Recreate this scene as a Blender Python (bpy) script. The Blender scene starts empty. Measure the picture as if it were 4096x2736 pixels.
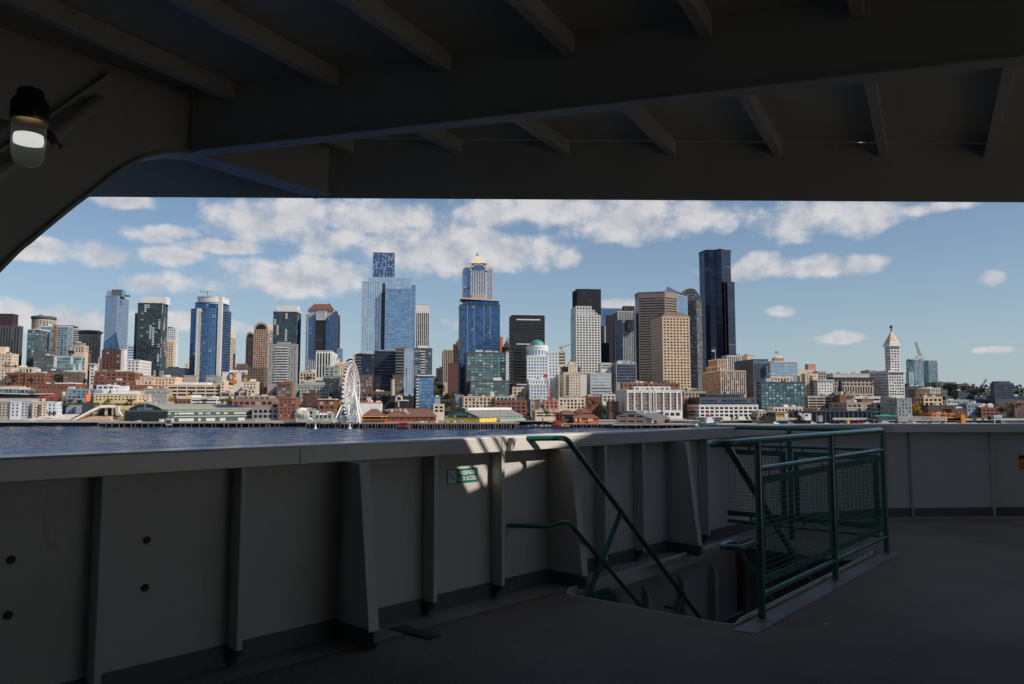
import bpy, math, random
from mathutils import Vector, Matrix
from mathutils.geometry import tessellate_polygon
random.seed(7)
R = math.radians
SC = bpy.context.scene
COL = SC.collection
EYE = 19.0                                  # camera height above the water

# ---------------------------------------------------------------- camera
FPX, CX, CY, HOR = 3100.0, 2048.0, 1368.0, 1623.0
PITCH = math.atan((HOR - CY) / FPX)
cam = bpy.data.cameras.new('camera'); camo = bpy.data.objects.new('camera', cam); COL.objects.link(camo)
cam.sensor_width = 36; cam.lens = 36 * FPX / 4096
cam.clip_start = 0.05; cam.clip_end = 20000
camo.location = (0, 0, EYE); camo.rotation_euler = (R(90) + PITCH, 0, 0)
SC.camera = camo
SC.view_settings.view_transform = 'Standard'; SC.view_settings.look = 'None'
SC.view_settings.exposure = 0.12; SC.view_settings.gamma = 1.0
SC.view_settings.use_curve_mapping = False
SC.cycles.max_bounces = 8; SC.cycles.diffuse_bounces = 5
SC.cycles.use_denoising = True
SC.cycles.caustics_reflective = False; SC.cycles.caustics_refractive = False

# ---------------------------------------------------------------- sun and sky
SUN_AZ, SUN_EL = R(114), R(39)              # clockwise from the view direction
sund = Vector((math.sin(SUN_AZ) * math.cos(SUN_EL), math.cos(SUN_AZ) * math.cos(SUN_EL), math.sin(SUN_EL)))
sl = bpy.data.lights.new('sun', 'SUN'); sl.energy = 4.2; sl.angle = R(0.53); sl.color = (1.0, 0.92, 0.82)
so = bpy.data.objects.new('sun', sl); COL.objects.link(so)
so.rotation_euler = sund.to_track_quat('Z', 'Y').to_euler(); so.location = (60, -40, 120)

def raypx(px, py):
    x = (px - CX) / FPX; u = -(py - CY) / FPX
    c, s = math.cos(PITCH), math.sin(PITCH)
    return Vector((x, c - u * s, s + u * c))

world = bpy.data.worlds.new('World'); SC.world = world; world.use_nodes = True
wt = world.node_tree; wt.nodes.clear()
def wn(t, **k):
    n = wt.nodes.new(t)
    for a, b in k.items(): setattr(n, a, b)
    return n
def wl(a, b): wt.links.new(a, b)
def wm(op, a, b=None, c=None, clamp=False):
    n = wn('ShaderNodeMath', operation=op, use_clamp=clamp)
    for i, v in enumerate((a, b, c)):
        if v is None: continue
        if isinstance(v, (int, float)): n.inputs[i].default_value = v
        else: wl(v, n.inputs[i])
    return n.outputs[0]
def wv(op, a, b=None):
    n = wn('ShaderNodeVectorMath', operation=op)
    for i, v in enumerate((a, b)):
        if v is None: continue
        if isinstance(v, (tuple, Vector)): n.inputs[i].default_value = v
        else: wl(v, n.inputs[i])
    return n.outputs['Value'] if op in ('DOT_PRODUCT', 'LENGTH') else n.outputs['Vector']
sky = wn('ShaderNodeTexSky', sky_type='NISHITA')
sky.sun_disc = False; sky.sun_elevation = SUN_EL; sky.sun_rotation = SUN_AZ
sky.altitude = 0; sky.air_density = 1.0; sky.dust_density = 0.15; sky.ozone_density = 3.0
tc = wn('ShaderNodeTexCoord'); sx = wn('ShaderNodeSeparateXYZ'); wl(tc.outputs['Generated'], sx.inputs[0])
az = wm('ARCTAN2', sx.outputs[0], sx.outputs[1]); el = wm('ARCSINE', sx.outputs[2])
cb = wn('ShaderNodeCombineXYZ'); wl(az, cb.inputs[0]); wl(el, cb.inputs[1])
ang = cb.outputs[0]                          # (azimuth, elevation) in radians
def fbm(vec, scale, detail, rough, off=(0, 0, 0), squash=1.8):
    mp = wn('ShaderNodeMapping'); wl(vec, mp.inputs[0])
    mp.inputs['Location'].default_value = off; mp.inputs['Scale'].default_value = (scale, scale * squash, 1)
    nz = wn('ShaderNodeTexNoise', noise_dimensions='2D'); wl(mp.outputs[0], nz.inputs['Vector'])
    nz.inputs['Scale'].default_value = 1; nz.inputs['Detail'].default_value = detail; nz.inputs['Roughness'].default_value = rough
    return nz.outputs[0]
# cumulus banks standing over the city: centre and half size, measured as directions
BANKS = [(1420, 870, 560, 80), (1760, 985, 420, 120), (2080, 1000, 230, 90), (2560, 870, 420, 100), (2150, 850, 500, 80), (3300, 870, 300, 85),
         (1000, 880, 200, 85), (1190, 885, 190, 90), (1330, 960, 150, 70), (3140, 1068, 340, 44), (3440, 1055, 110, 40), (2260, 1035, 75, 45),
         (1130, 1120, 320, 75), (1290, 1090, 220, 70), (660, 1135, 130, 45), (670, 1020, 140, 40), (880, 985, 170, 28), (600, 940, 110, 38),
         (410, 1010, 140, 50), (150, 1000, 150, 45), (180, 1275, 340, 62), (3350, 1350, 110, 26), (3130, 1245, 60, 26), (2480, 1225, 110, 36),
         (960, 1310, 90, 30), (3970, 1112, 45, 30), (4000, 1398, 80, 14), (3720, 835, 130, 25), (480, 800, 160, 30), (3040, 1045, 90, 40), (760, 1290, 200, 40), (1900, 1290, 110, 40), (700, 930, 90, 30)]
cov = None
for (x, y, rx, ry) in BANKS:
    r = raypx(x, y); a0 = math.atan2(r.x, r.y); e0 = math.asin(r.z / r.length)
    d = wv('SUBTRACT', ang, (a0, e0, 0)); d = wv('MULTIPLY', d, (FPX / (1.06 * rx), FPX / (1.06 * ry), 0))
    m = wm('SUBTRACT', 1.0, wv('DOT_PRODUCT', d, d))
    cov = m if cov is None else wm('MAXIMUM', cov, m)
# scattered fair-weather cloud over the rest of the sky
mp = wn('ShaderNodeVectorMath', operation='DIVIDE'); wl(tc.outputs['Generated'], mp.inputs[0])
zc = wm('ADD', wm('MAXIMUM', sx.outputs[2], 0.0), 0.18); cz = wn('ShaderNodeCombineXYZ')
for i in range(3): wl(zc, cz.inputs[i])
wl(cz.outputs[0], mp.inputs[1])
gen = fbm(mp.outputs[0], 1.5, 5, 0.55, (3.1, 1.7, 0), 1.0)
behind = wm('MULTIPLY', wm('SUBTRACT', wm('ABSOLUTE', az), 0.75), 4.0, clamp=True)
high = wm('MULTIPLY', wm('SUBTRACT', el, 0.36), 6.0, clamp=True)
outside = wm('MAXIMUM', behind, high)
gcov = wm('SUBTRACT', wm('MULTIPLY', wm('SUBTRACT', gen, 0.52), 7.0), wm('MULTIPLY', wm('SUBTRACT', 1.0, outside), 9.0))
cov = wm('MAXIMUM', wm('MAXIMUM', cov, -1.2), gcov)
n1 = fbm(ang, 21, 8, 0.56, (1.3, 0.4, 0), 1.3); n1b = fbm(ang, 21, 8, 0.56, (1.3 - 21 * 0.010, 0.4 - 21 * 1.3 * 0.014, 0), 1.3)
dens0 = wm('ADD', wm('MULTIPLY', cov, 0.92), wm('MULTIPLY', wm('SUBTRACT', n1, 0.50), 2.3))
mr = wn('ShaderNodeMapRange', interpolation_type='SMOOTHSTEP'); wl(dens0, mr.inputs[0])
mr.inputs[1].default_value = -0.08; mr.inputs[2].default_value = 0.98
dens = wm('MULTIPLY', mr.outputs[0], 0.93)
lit = wm('ADD', 0.68, wm('MULTIPLY', wm('SUBTRACT', n1, n1b), 1.9), clamp=True)
core = wm('MULTIPLY', wm('SUBTRACT', dens0, 0.55), 0.36, clamp=True)
lit = wm('SUBTRACT', lit, core, clamp=True)
cm = wn('ShaderNodeMix', data_type='RGBA'); wl(lit, cm.inputs[0])
CLOUD = 6.9
cm.inputs[6].default_value = (0.66 * CLOUD, 0.71 * CLOUD, 0.79 * CLOUD, 1); cm.inputs[7].default_value = (1.16 * CLOUD, 1.13 * CLOUD, 1.13 * CLOUD, 1)
# thin maritime air: the clear sky pales to light blue towards the horizon, evenly all round
hz = wm('POWER', wm('SUBTRACT', 1.0, wm('MINIMUM', wm('MAXIMUM', sx.outputs[2], 0.0), 1.0)), 7.0)
am = wn('ShaderNodeMix', data_type='RGBA'); wl(wm('MULTIPLY', hz, 0.80), am.inputs[0]); wl(sky.outputs[0], am.inputs[6]); am.inputs[7].default_value = (3.75, 4.75, 5.75, 1)
skyc = am.outputs[2]
mx = wn('ShaderNodeMix', data_type='RGBA'); wl(dens, mx.inputs[0]); wl(skyc, mx.inputs[6]); wl(cm.outputs[2], mx.inputs[7])
bg = wn('ShaderNodeBackground'); wl(mx.outputs[2], bg.inputs[0]); bg.inputs[1].default_value = 0.085
wo = wn('ShaderNodeOutputWorld'); wl(bg.outputs[0], wo.inputs[0])

# ---------------------------------------------------------------- helpers: objects and tags
def tag(o, label=None, cat=None, group=None, kind=None):
    if label: o['label'] = label
    if cat: o['category'] = cat
    if group: o['group'] = group
    if kind: o['kind'] = kind
    return o
def empty(name, loc):
    o = bpy.data.objects.new(name, None); o.location = loc; o.empty_display_size = 0.1; COL.objects.link(o); return o
def mesh(name, V, F, mat, parent=None, loc=(0, 0, 0), smooth=False):
    me = bpy.data.meshes.new(name); me.from_pydata([tuple(v) for v in V], [], F)
    if smooth: me.polygons.foreach_set('use_smooth', [True] * len(me.polygons))
    for m in (mat if isinstance(mat, (list, tuple)) else [mat]): me.materials.append(m)
    o = bpy.data.objects.new(name, me); COL.objects.link(o); o.location = loc
    if parent: o.parent = parent
    return o
def inst(src, parent, loc, name=None):
    o = bpy.data.objects.new(name or src.name.split('.')[0], src.data); COL.objects.link(o); o.location = loc
    if parent: o.parent = parent
    return o
class MB:
    """collects shapes for one mesh; origin is subtracted when built"""
    def __init__(s): s.V = []; s.F = []
    def add(s, V, F):
        n = len(s.V); s.V += [Vector(v) for v in V]; s.F += [tuple(i + n for i in f) for f in F]; return s
    def box(s, c, sx, sy, sz, u=None):
        """box with base centre c; u = plan direction of its local x"""
        u = Vector((u[0], u[1]) if u else (1, 0)).normalized(); w = Vector((-u.y, u.x))
        P = []
        for dz in (0, sz):
            for a, b in ((-1, -1), (1, -1), (1, 1), (-1, 1)):
                q = u * (a * sx / 2) + w * (b * sy / 2); P.append((c[0] + q.x, c[1] + q.y, c[2] + dz))
        return s.add(P, [(0, 3, 2, 1), (4, 5, 6, 7), (0, 1, 5, 4), (1, 2, 6, 5), (2, 3, 7, 6), (3, 0, 4, 7)])
    def prism(s, pts, z0, z1, cap0=True, cap1=True):
        n = len(pts); P = [(p[0], p[1], z0) for p in pts] + [(p[0], p[1], z1) for p in pts]
        F = [(i, (i + 1) % n, n + (i + 1) % n, n + i) for i in range(n)]
        if cap0: F.append(tuple(range(n - 1, -1, -1)))
        if cap1: F.append(tuple(range(n, 2 * n)))
        return s.add(P, F)
    def extrude(s, pts3, vec):
        n = len(pts3); vec = Vector(vec); P = [Vector(p) for p in pts3]; P = P + [p + vec for p in P]
        F = [(i, (i + 1) % n, n + (i + 1) % n, n + i) for i in range(n)] + [tuple(range(n - 1, -1, -1)), tuple(range(n, 2 * n))]
        return s.add(P, F)
    def tube(s, pts, r, n=10, r2=None):
        pts = [Vector(p) for p in pts]; L = len(pts); rings = []
        up = None
        for i, p in enumerate(pts):
            if i == 0: t = pts[1] - p
            elif i == L - 1: t = p - pts[i - 1]
            else: t = (p - pts[i - 1]).normalized() + (pts[i + 1] - p).normalized()
            t.normalize()
            if up is None:
                up = Vector((0, 0, 1)) if abs(t.z) < 0.9 else Vector((1, 0, 0))
            a = (up - t * up.dot(t)).normalized(); b = t.cross(a); up = a
            rr = r if r2 is None else r + (r2 - r) * i / (L - 1)
            rings.append([p + (a * math.cos(k * 2 * math.pi / n) + b * math.sin(k * 2 * math.pi / n)) * rr for k in range(n)])
        V = [v for q in rings for v in q]; F = []
        for i in range(L - 1):
            for k in range(n): F.append((i * n + k, i * n + (k + 1) % n, (i + 1) * n + (k + 1) % n, (i + 1) * n + k))
        F.append(tuple(range(n - 1, -1, -1))); F.append(tuple((L - 1) * n + k for k in range(n)))
        return s.add(V, F)
    def bar(s, a, b, w, h=None):
        """square bar between two points"""
        a, b = Vector(a), Vector(b); t = (b - a).normalized(); up = Vector((0, 0, 1)) if abs(t.z) < 0.95 else Vector((1, 0, 0))
        x = t.cross(up).normalized() * (w / 2); y = x.cross(t).normalized() * ((h or w) / 2)
        return s.add([a - x - y, a + x - y, a + x + y, a - x + y, b - x - y, b + x - y, b + x + y, b - x + y],
                     [(0, 1, 2, 3), (7, 6, 5, 4), (0, 4, 5, 1), (1, 5, 6, 2), (2, 6, 7, 3), (3, 7, 4, 0)])
    def lathe(s, prof, c, n=24, axis=None):
        c = Vector(c); V = []
        for (r, z) in prof:
            for k in range(n): V.append(c + Vector((r * math.cos(2 * math.pi * k / n), r * math.sin(2 * math.pi * k / n), z)))
        F = []
        for i in range(len(prof) - 1):
            for k in range(n): F.append((i * n + k, i * n + (k + 1) % n, (i + 1) * n + (k + 1) % n, (i + 1) * n + k))
        F.append(tuple(range(n - 1, -1, -1))); F.append(tuple((len(prof) - 1) * n + k for k in range(n)))
        return s.add(V, F)
    def build(s, name, mat, parent=None, smooth=False):
        o = Vector(parent.location) if parent else Vector((0, 0, 0))
        pp = parent.parent if parent else None
        while pp: o += Vector(pp.location); pp = pp.parent
        ob = mesh(name, [v - o for v in s.V], s.F, mat, parent, smooth=smooth)
        return ob
def autosmooth(o, ang=35):
    me = o.data
    me.polygons.foreach_set('use_smooth', [True] * len(me.polygons))
    try: me.set_sharp_from_angle(angle=R(ang))
    except Exception: pass
    return o
def bevel(o, w, seg=2):
    m = o.modifiers.new('bevel', 'BEVEL'); m.width = w; m.segments = seg; m.limit_method = 'ANGLE'; m.angle_limit = R(40); return o
def fillet(pts, r, n=5):
    pts = [Vector(p) for p in pts]; out = [pts[0]]
    for i in range(1, len(pts) - 1):
        a, b, c = pts[i - 1], pts[i], pts[i + 1]
        d1 = (a - b); d2 = (c - b); k = min(r, d1.length * .49, d2.length * .49)
        p, q = b + d1.normalized() * k, b + d2.normalized() * k
        for j in range(n + 1):
            t = j / n; out.append(p * (1 - t) ** 2 + b * 2 * t * (1 - t) + q * t * t)
    out.append(pts[-1]); return out

# ---------------------------------------------------------------- materials
MATS = {}
def pmat(name, col, rough=0.7, metal=0.0, var=0.12, scale=0.3, bump=0.0, bscale=40, spec=0.5, scale2=None, streak=0, coat=0, rust=0):
    if name in MATS: return MATS[name]
    m = bpy.data.materials.new(name); m.use_nodes = True; nt = m.node_tree; b = nt.nodes['Principled BSDF']
    b.inputs['Roughness'].default_value = rough; b.inputs['Metallic'].default_value = metal
    b.inputs['Specular IOR Level'].default_value = spec
    if coat: b.inputs['Coat Weight'].default_value = coat; b.inputs['Coat Roughness'].default_value = 0.15
    t = nt.nodes.new('ShaderNodeTexCoord')
    nz = nt.nodes.new('ShaderNodeTexNoise'); nz.inputs['Scale'].default_value = scale; nz.inputs['Detail'].default_value = 6; nz.inputs['Roughness'].default_value = .65
    if streak:
        mp = nt.nodes.new('ShaderNodeMapping'); mp.inputs['Scale'].default_value = (1, 1, streak); nt.links.new(t.outputs['Object'], mp.inputs[0]); nt.links.new(mp.outputs[0], nz.inputs['Vector'])
    else: nt.links.new(t.outputs['Object'], nz.inputs['Vector'])
    rp = nt.nodes.new('ShaderNodeValToRGB'); e = rp.color_ramp.elements
    e[0].position = .3; e[1].position = .7
    e[0].color = tuple(c * (1 - var) for c in col) + (1,); e[1].color = tuple(min(1, c * (1 + var)) for c in col) + (1,)
    nt.links.new(nz.outputs[0], rp.inputs[0]); nt.links.new(rp.outputs[0], b.inputs['Base Color'])
    if rust:
        mp = nt.nodes.new('ShaderNodeMapping'); mp.inputs['Scale'].default_value = (1, 1, .22); nt.links.new(t.outputs['Object'], mp.inputs[0])
        n3 = nt.nodes.new('ShaderNodeTexNoise'); n3.inputs['Scale'].default_value = 7; n3.inputs['Detail'].default_value = 8; n3.inputs['Roughness'].default_value = .7; nt.links.new(mp.outputs[0], n3.inputs['Vector'])
        mr_ = nt.nodes.new('ShaderNodeMapRange'); mr_.inputs[1].default_value = .62; mr_.inputs[2].default_value = .76; mr_.inputs[4].default_value = rust; nt.links.new(n3.outputs[0], mr_.inputs[0])
        mxr = nt.nodes.new('ShaderNodeMix'); mxr.data_type = 'RGBA'; nt.links.new(mr_.outputs[0], mxr.inputs[0]); nt.links.new(rp.outputs[0], mxr.inputs[6]); mxr.inputs[7].default_value = (.20, .11, .06, 1); nt.links.new(mxr.outputs[2], b.inputs['Base Color'])
    if bump:
        n2 = nt.nodes.new('ShaderNodeTexNoise'); n2.inputs['Scale'].default_value = bscale; n2.inputs['Detail'].default_value = 4
        nt.links.new(t.outputs['Object'], n2.inputs['Vector'])
        bp = nt.nodes.new('ShaderNodeBump'); bp.inputs['Strength'].default_value = bump; bp.inputs['Distance'].default_value = .02
        nt.links.new(n2.outputs[0], bp.inputs['Height']); nt.links.new(bp.outputs[0], b.inputs['Normal'])
    MATS[name] = m; return m
def emit(name, col, s):
    m = bpy.data.materials.new(name); m.use_nodes = True; b = m.node_tree.nodes['Principled BSDF']
    b.inputs['Base Color'].default_value = (.8, .8, .8, 1); b.inputs['Emission Color'].default_value = (*col, 1); b.inputs['Emission Strength'].default_value = s
    return m
# ================================================================ THE FERRY DECK (metres, eye at the origin of plan)
def D(x, y, z): return Vector((x, y, z + EYE))
white_steel = pmat('white_painted_steel', (.52, .50, .47), .40, var=.05, scale=1.6, bump=.11, bscale=16, rust=.5)
roof_steel = pmat('canopy_painted_steel', (.55, .545, .50), .5, var=.07, scale=1.2, bump=.13, bscale=16, rust=.5)
cap_paint = pmat('cap_rail_paint', (.62, .59, .55), .2, var=.06, scale=2, bump=.05, bscale=16, rust=.4)
kick_paint = pmat('grey_kick_paint', (.085, .09, .095), .5, var=.15, scale=2, bump=.1)
deck_mat = pmat('nonskid_deck', (.165, .138, .108), .72, var=.30, scale=.9, bump=1.0, bscale=75, rust=.45)
margin_mat = pmat('smooth_deck_paint', (.20, .195, .185), .45, var=.14, scale=2.2, bump=.2, bscale=14)
green = pmat('green_gloss_paint', (.011, .115, .082), .22, var=.2, scale=3, bump=.1, bscale=60, coat=.4)
green_flat = pmat('green_panel_paint', (.010, .10, .072), .35, var=.2, scale=3)
steel = pmat('bolt_steel', (.20, .16, .12), .4, metal=.8, var=.4, scale=30)
dark_metal = pmat('dark_metal', (.02, .02, .02), .45, var=.3, scale=8)
black_plastic = pmat('black_housing', (.012, .013, .013), .4, var=.2, scale=10)
brass = pmat('brass', (.35, .23, .08), .35, metal=.9, var=.3, scale=20)
rust = pmat('rusty_edge', (.22, .075, .03), .8, var=.5, scale=9)

rust_bolt = pmat('rusty_bolt', (.055, .035, .022), .6, var=.5, scale=40)
E1 = Vector((math.sin(R(40)), math.cos(R(40)), 0)); E2 = Vector((E1.y, -E1.x, 0))
SA = Vector((0.444, 6.799, 0))
FL = -1.6
def S(a, b, z=FL):                           # stair frame: a along the stairs, b to the right
    q = SA + E1 * a + E2 * b; return D(q.x, q.y, z)
WD = Vector((math.sin(R(43)), math.cos(R(43)), 0)); WN = Vector((-WD.y, WD.x, 0))   # wall direction, outward normal
R0 = Vector((-2.556, 3.904, 0))
def W(s, off=.13, z=FL):                     # bulwark frame
    q = R0 + WD * s + WN * off; return D(q.x, q.y, z)
# inner edge of the cap rail in plan, then its offset curves
corner = [R0 + WD * t for t in (-5.5, -3, -1, 0, 1, 2, 3, 4, 5, 6, 7, 7.6)]
c0 = corner[-1]
tail = [Vector((c0.x + .62, c0.y + .70, 0)), Vector((c0.x + 1.3, c0.y + 1.20, 0)), Vector((5.5, 11.24, 0)), Vector((7.4, 11.34, 0)), Vector((9.5, 11.36, 0)), Vector((13, 11.1, 0)), Vector((18, 10.2, 0))]
path = corner + tail
def offset(path, d):
    out = []
    for i, p in enumerate(path):
        a = path[max(0, i - 1)]; b = path[min(len(path) - 1, i + 1)]
        t = (b - a).normalized(); out.append(p + Vector((-t.y, t.x, 0)) * d)
    return out
def strip(mb, pA, zA, pB, zB):
    V = [D(p.x, p.y, zA) for p in pA] + [D(p.x, p.y, zB) for p in pB]; n = len(pA)
    mb.add(V, [(i, i + 1, n + i + 1, n + i) for i in range(n - 1)])
def sweep(mb, path, prof):
    """profile of (offset, z) swept along the rail path, closed"""
    n = len(prof); L = len(path); rows = [offset(path, o) for o, z in prof]
    V = []
    for i in range(L):
        for k in range(n): V.append(D(rows[k][i].x, rows[k][i].y, prof[k][1]))
    F = []
    for i in range(L - 1):
        for k in range(n): F.append((i * n + k, (i + 1) * n + k, (i + 1) * n + (k + 1) % n, i * n + (k + 1) % n))
    F.append(tuple(range(n))); F.append(tuple((L - 1) * n + k for k in range(n - 1, -1, -1)))
    mb.add(V, F)

# ---- bulwark
bul = empty('bulwark', W(2, .13)); tag(bul, 'grey painted steel bulwark with cap rail and ribs around the ferry deck', 'bulwark')
m = MB(); sweep(m, path, [(.13, -.30), (.142, -.30), (.142, -3.6), (.13, -3.6)]); m.build('plate', white_steel, bul)
m = MB(); sweep(m, path, [(.0, -.268), (.012, -.259), (.245, -.2592), (.255, -.268), (.255, -.34), (.24, -.34), (.24, -.30), (.02, -.30), (.016, -.385), (.0, -.385)])
bevel(m.build('cap_rail', cap_paint, bul), .005)
m = MB(); sweep(m, path, [(.118, -1.475), (.1285, -1.472), (.1285, -1.6), (.112, -1.6)]); m.build('kick_strip', kick_paint, bul)
def stiff(s, dep=.115, zt=-.302, foot=True):
    o = MB(); th = .012
    a0, a1 = W(s, .129), W(s, .13 - dep)
    def P(off, z, ds=0): return W(s + ds, off, z)
    V = [(.129, zt), (.13 - dep, zt), (.13 - dep, -1.49), (.129, -1.49)]
    o.extrude([P(a, z) for a, z in V], WD * th)
    o.extrude([P(.13 - dep - .001, zt), P(.13 - dep - .012, zt), P(.13 - dep - .012, -1.49), P(.13 - dep - .001, -1.49)], WD * .038)
    return bevel(o.build('stiffener', white_steel, bul), .004)
for s in (-.35, .485, 1.294, 2.877, 3.625, 5.074, 5.737, 7.08): 
    stiff(s)
    o = MB(); o.extrude([W(s - .002, .127, -1.491), W(s - .002, .005, -1.491), W(s - .002, .1, -1.6), W(s - .002, .127, -1.6)], WD * .045); o.build('stiffener_foot', kick_paint, bul)
def bracket(s, sh, top=.27, bot=.42):
    o = MB()
    def P(off, z, ds=0): return W(s + ds, off, z)
    b1 = bot - (bot - top) * (.115 / 1.2)
    o.extrude([P(.129, -.392), P(.13 - top, -.392), P(.13 - b1, -1.485), P(.129, -1.485)], WD * .012)
    fl = [P(.13 - top - .012, -.392, -.035), P(.13 - top, -.392, -.035), P(.13 - b1, -1.485, -.035), P(.13 - b1 - .012, -1.485, -.035)]
    o.extrude(fl, WD * .085)
    bevel(o.build('bracket', white_steel, bul), .011, 3)
    o = MB(); o.extrude([P(.127, -1.486, -.002), P(.13 - b1 - .013, -1.486, -.002), P(.13 - bot - .013, -1.565, -.002), P(.13 - bot + .04, -1.6, -.002), P(.127, -1.6, -.002)], WD * .052)
    bevel(o.build('bracket_foot', kick_paint, bul), .008)
bracket(2.10, 0); bracket(4.375, 0); bracket(6.40, 0, .25, .40)
# ribs on the far bulwark
def rib_at(px):
    r = raypx(px, 1900); best = None
    off = offset(path, .13)
    for i in range(len(off) - 1):
        a, b = off[i], off[i + 1]; dd = b - a
        den = r.x * dd.y - r.y * dd.x
        if abs(den) < 1e-9: continue
        t = (a.x * dd.y - a.y * dd.x) / den; k = (a.x * r.y - a.y * r.x) / den
        k = (a.x * r.y - a.y * r.x) / (r.x * dd.y - r.y * dd.x)
        if 0 <= k <= 1 and t > 0: best = (a + dd * k, dd.normalized())
    return best
for X in (3120, 3335, 3638, 3962, 4290):
    p, t = rib_at(X); n = Vector((t.y, -t.x, 0)); o = MB()
    q = p + n * .001
    o.extrude([D(q.x, q.y, -.305), D(q.x + n.x * .06, q.y + n.y * .06, -.39), D(q.x + n.x * .06, q.y + n.y * .06, -1.595), D(q.x, q.y, -1.595)], t * .012)
    bevel(o.build('stiffener', white_steel, bul), .003)
for s, z in ((.104, -.79), (.104, -1.068), (.786, -.775), (.786, -1.045)):
    c = W(s, .13, z); o = MB(); 
    for rr, h in ((.022, .006), (.013, .02)):
        ring = []
        for h2 in (0.0005, h):
            for k in range(12): ring.append(c - WN * h2 + WD * (rr * math.cos(k * math.pi / 6)) + Vector((0, 0, rr * math.sin(k * math.pi / 6))))
        o.add(ring, [(k, (k + 1) % 12, 12 + (k + 1) % 12, 12 + k) for k in range(12)] + [tuple(range(23, 11, -1))])
    o.build('bolt', rust_bolt, bul)
o = MB(); c = W(1.73, -.001, -.262)
for s in (1.7, 3.62, 7.5):
    o = MB(); o.extrude([W(s, -.0015, -.27), W(s, -.004, -.27), W(s, -.004, -.383), W(s, -.0015, -.383)], WD * .006); o.build('weld_seam', white_steel, bul)

# ---- deck floor with the stair opening
LEN, WID = 3.62, 1.53
def rounded(a0, b0, a1, b1, r, n=4):
    pts = []
    for (ca, cb_, st) in ((a1 - r, b1 - r, 0), (a0 + r, b1 - r, 90), (a0 + r, b0 + r, 180), (a1 - r, b0 + r, 270)):
        for k in range(n + 1):
            t = R(st + 90 * k / n); pts.append((ca + r * math.cos(t), cb_ + r * math.sin(t)))
    return pts
hole = [S(a, b) for a, b in rounded(0, 0, LEN, WID, .09)]
wall_in = offset(path, .1295)
outer = [D(p.x, p.y, FL) for p in wall_in] + [D(18, -5, FL), D(-7.5, -5, FL)]
def holed(name, outer, hole, mat, z=None):
    loops = [outer, hole]; tris = tessellate_polygon([[Vector(p) for p in l] for l in loops]); V = outer + hole
    F = []
    for t in tris:
        a, b, c = (V[i] for i in t); n = (b - a).cross(c - a)
        F.append(t if n.z > 0 else (t[0], t[2], t[1]))
    return mesh(name, V, F, mat)
fl = holed('deck_floor', outer, hole, deck_mat); tag(fl, kind='structure')
mg = holed('margin_strip', [S(a, b, FL + .004) for a, b in ((-.12, 1.58), (-.10, 1.75), (LEN + .14, 1.75), (LEN + .16, 1.58))], [S(a, b, FL + .004) for a, b in ((0, 1.6), (0, 1.602), (.002, 1.602))], margin_mat)
mg.parent = fl
o = MB(); strip(o, offset(path, .128), FL + .004, offset(path, -.16), FL + .004); o.build('waterway_strip', margin_mat, fl)
o = MB(); o.extrude([S(-.02, -.02, FL + .005), S(-.02, -.36, FL + .005), S(LEN, -.42, FL + .005), S(LEN, -.02, FL + .005)], (0, 0, .001)); o.build('stair_side_strip', margin_mat, fl)
o = MB(); o.box(D(2.311, 5.845, FL + .001), .03, .008, .004, (1, -.2)); tag(o.build('paper_scrap', pmat('paper', (.75, .75, .72), .8)), 'tiny white paper scrap lying on the brown deck', 'litter')
# drain grating
g = empty('deck_drain', D(-.69, 5.63, FL)); tag(g, 'dark slotted drain grating set in the deck beside the bulwark', 'drain')
gu = Vector((.79, -.62, 0)).normalized(); gv = Vector((.62, .79, 0)).normalized()
o = MB(); o.box(D(-.69, 5.63, FL + .005), .40, .13, .003, gu); o.build('pan', dark_metal, g)
for k in range(-9, 10):
    q = Vector((-.69, 5.63, 0)) + gu * (k * .02)
    o = MB(); o.box(D(q.x, q.y, FL + .0085), .007, .115, .006, gu); o.build('slat', kick_paint, g)

# ---- stairwell
sw = empty('stairwell_casing', S(1.8, .76)); tag(sw, 'open stairwell in the deck with pale coaming and ribbed walls', 'stairwell')
hp = rounded(0, 0, LEN, WID, .09); hp2 = rounded(-.012, -.012, LEN + .012, WID + .012, .1)
o = MB(); n = len(hp)
up_ = lambda a: .03 if a > .06 else .002
V = [S(a, b, FL + up_(a)) for a, b in hp] + [S(a, b, FL + up_(a)) for a, b in hp2] + [S(a, b, FL - .11) for a, b in hp] + [S(a, b, FL + .0) for a, b in hp2]
F = []
for i in range(n):
    j = (i + 1) % n
    F += [(i, j, n + j, n + i), (i, 2 * n + i, 2 * n + j, j), (n + i, n + j, 3 * n + j, 3 * n + i)]
o.add(V, F); o.build('coaming', white_steel, sw)
o = MB()
o.extrude([S(-1.2, -.10, FL - .02), S(LEN + 1.5, -.10, FL - .02), S(LEN + 1.5, -.10, -4.6), S(-1.2, -.10, -4.6)], E2 * -.02); o.build('side_wall', white_steel, sw)
o = MB(); o.extrude([S(-1.2, WID + .12, FL - .02), S(LEN + 1.5, WID + .12, FL - .02), S(LEN + 1.5, WID + .12, -4.6), S(-1.2, WID + .12, -4.6)], E2 * .02); o.build('side_wall', white_steel, sw)
o = MB(); o.extrude([S(LEN + 1.2, -.09, FL - .02), S(LEN + 1.2, WID + .11, FL - .02), S(LEN + 1.2, WID + .11, -3.7), S(LEN + 1.2, -.09, -3.7)], E1 * .02); o.build('end_wall', white_steel, sw)
o = MB(); o.extrude([S(-.2, -.29, FL - .02), S(-.2, WID + .11, FL - .02), S(-.2, WID + .11, -4.6), S(-.2, -.29, -4.6)], E1 * -.02); o.build('end_wall', white_steel, sw)
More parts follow.
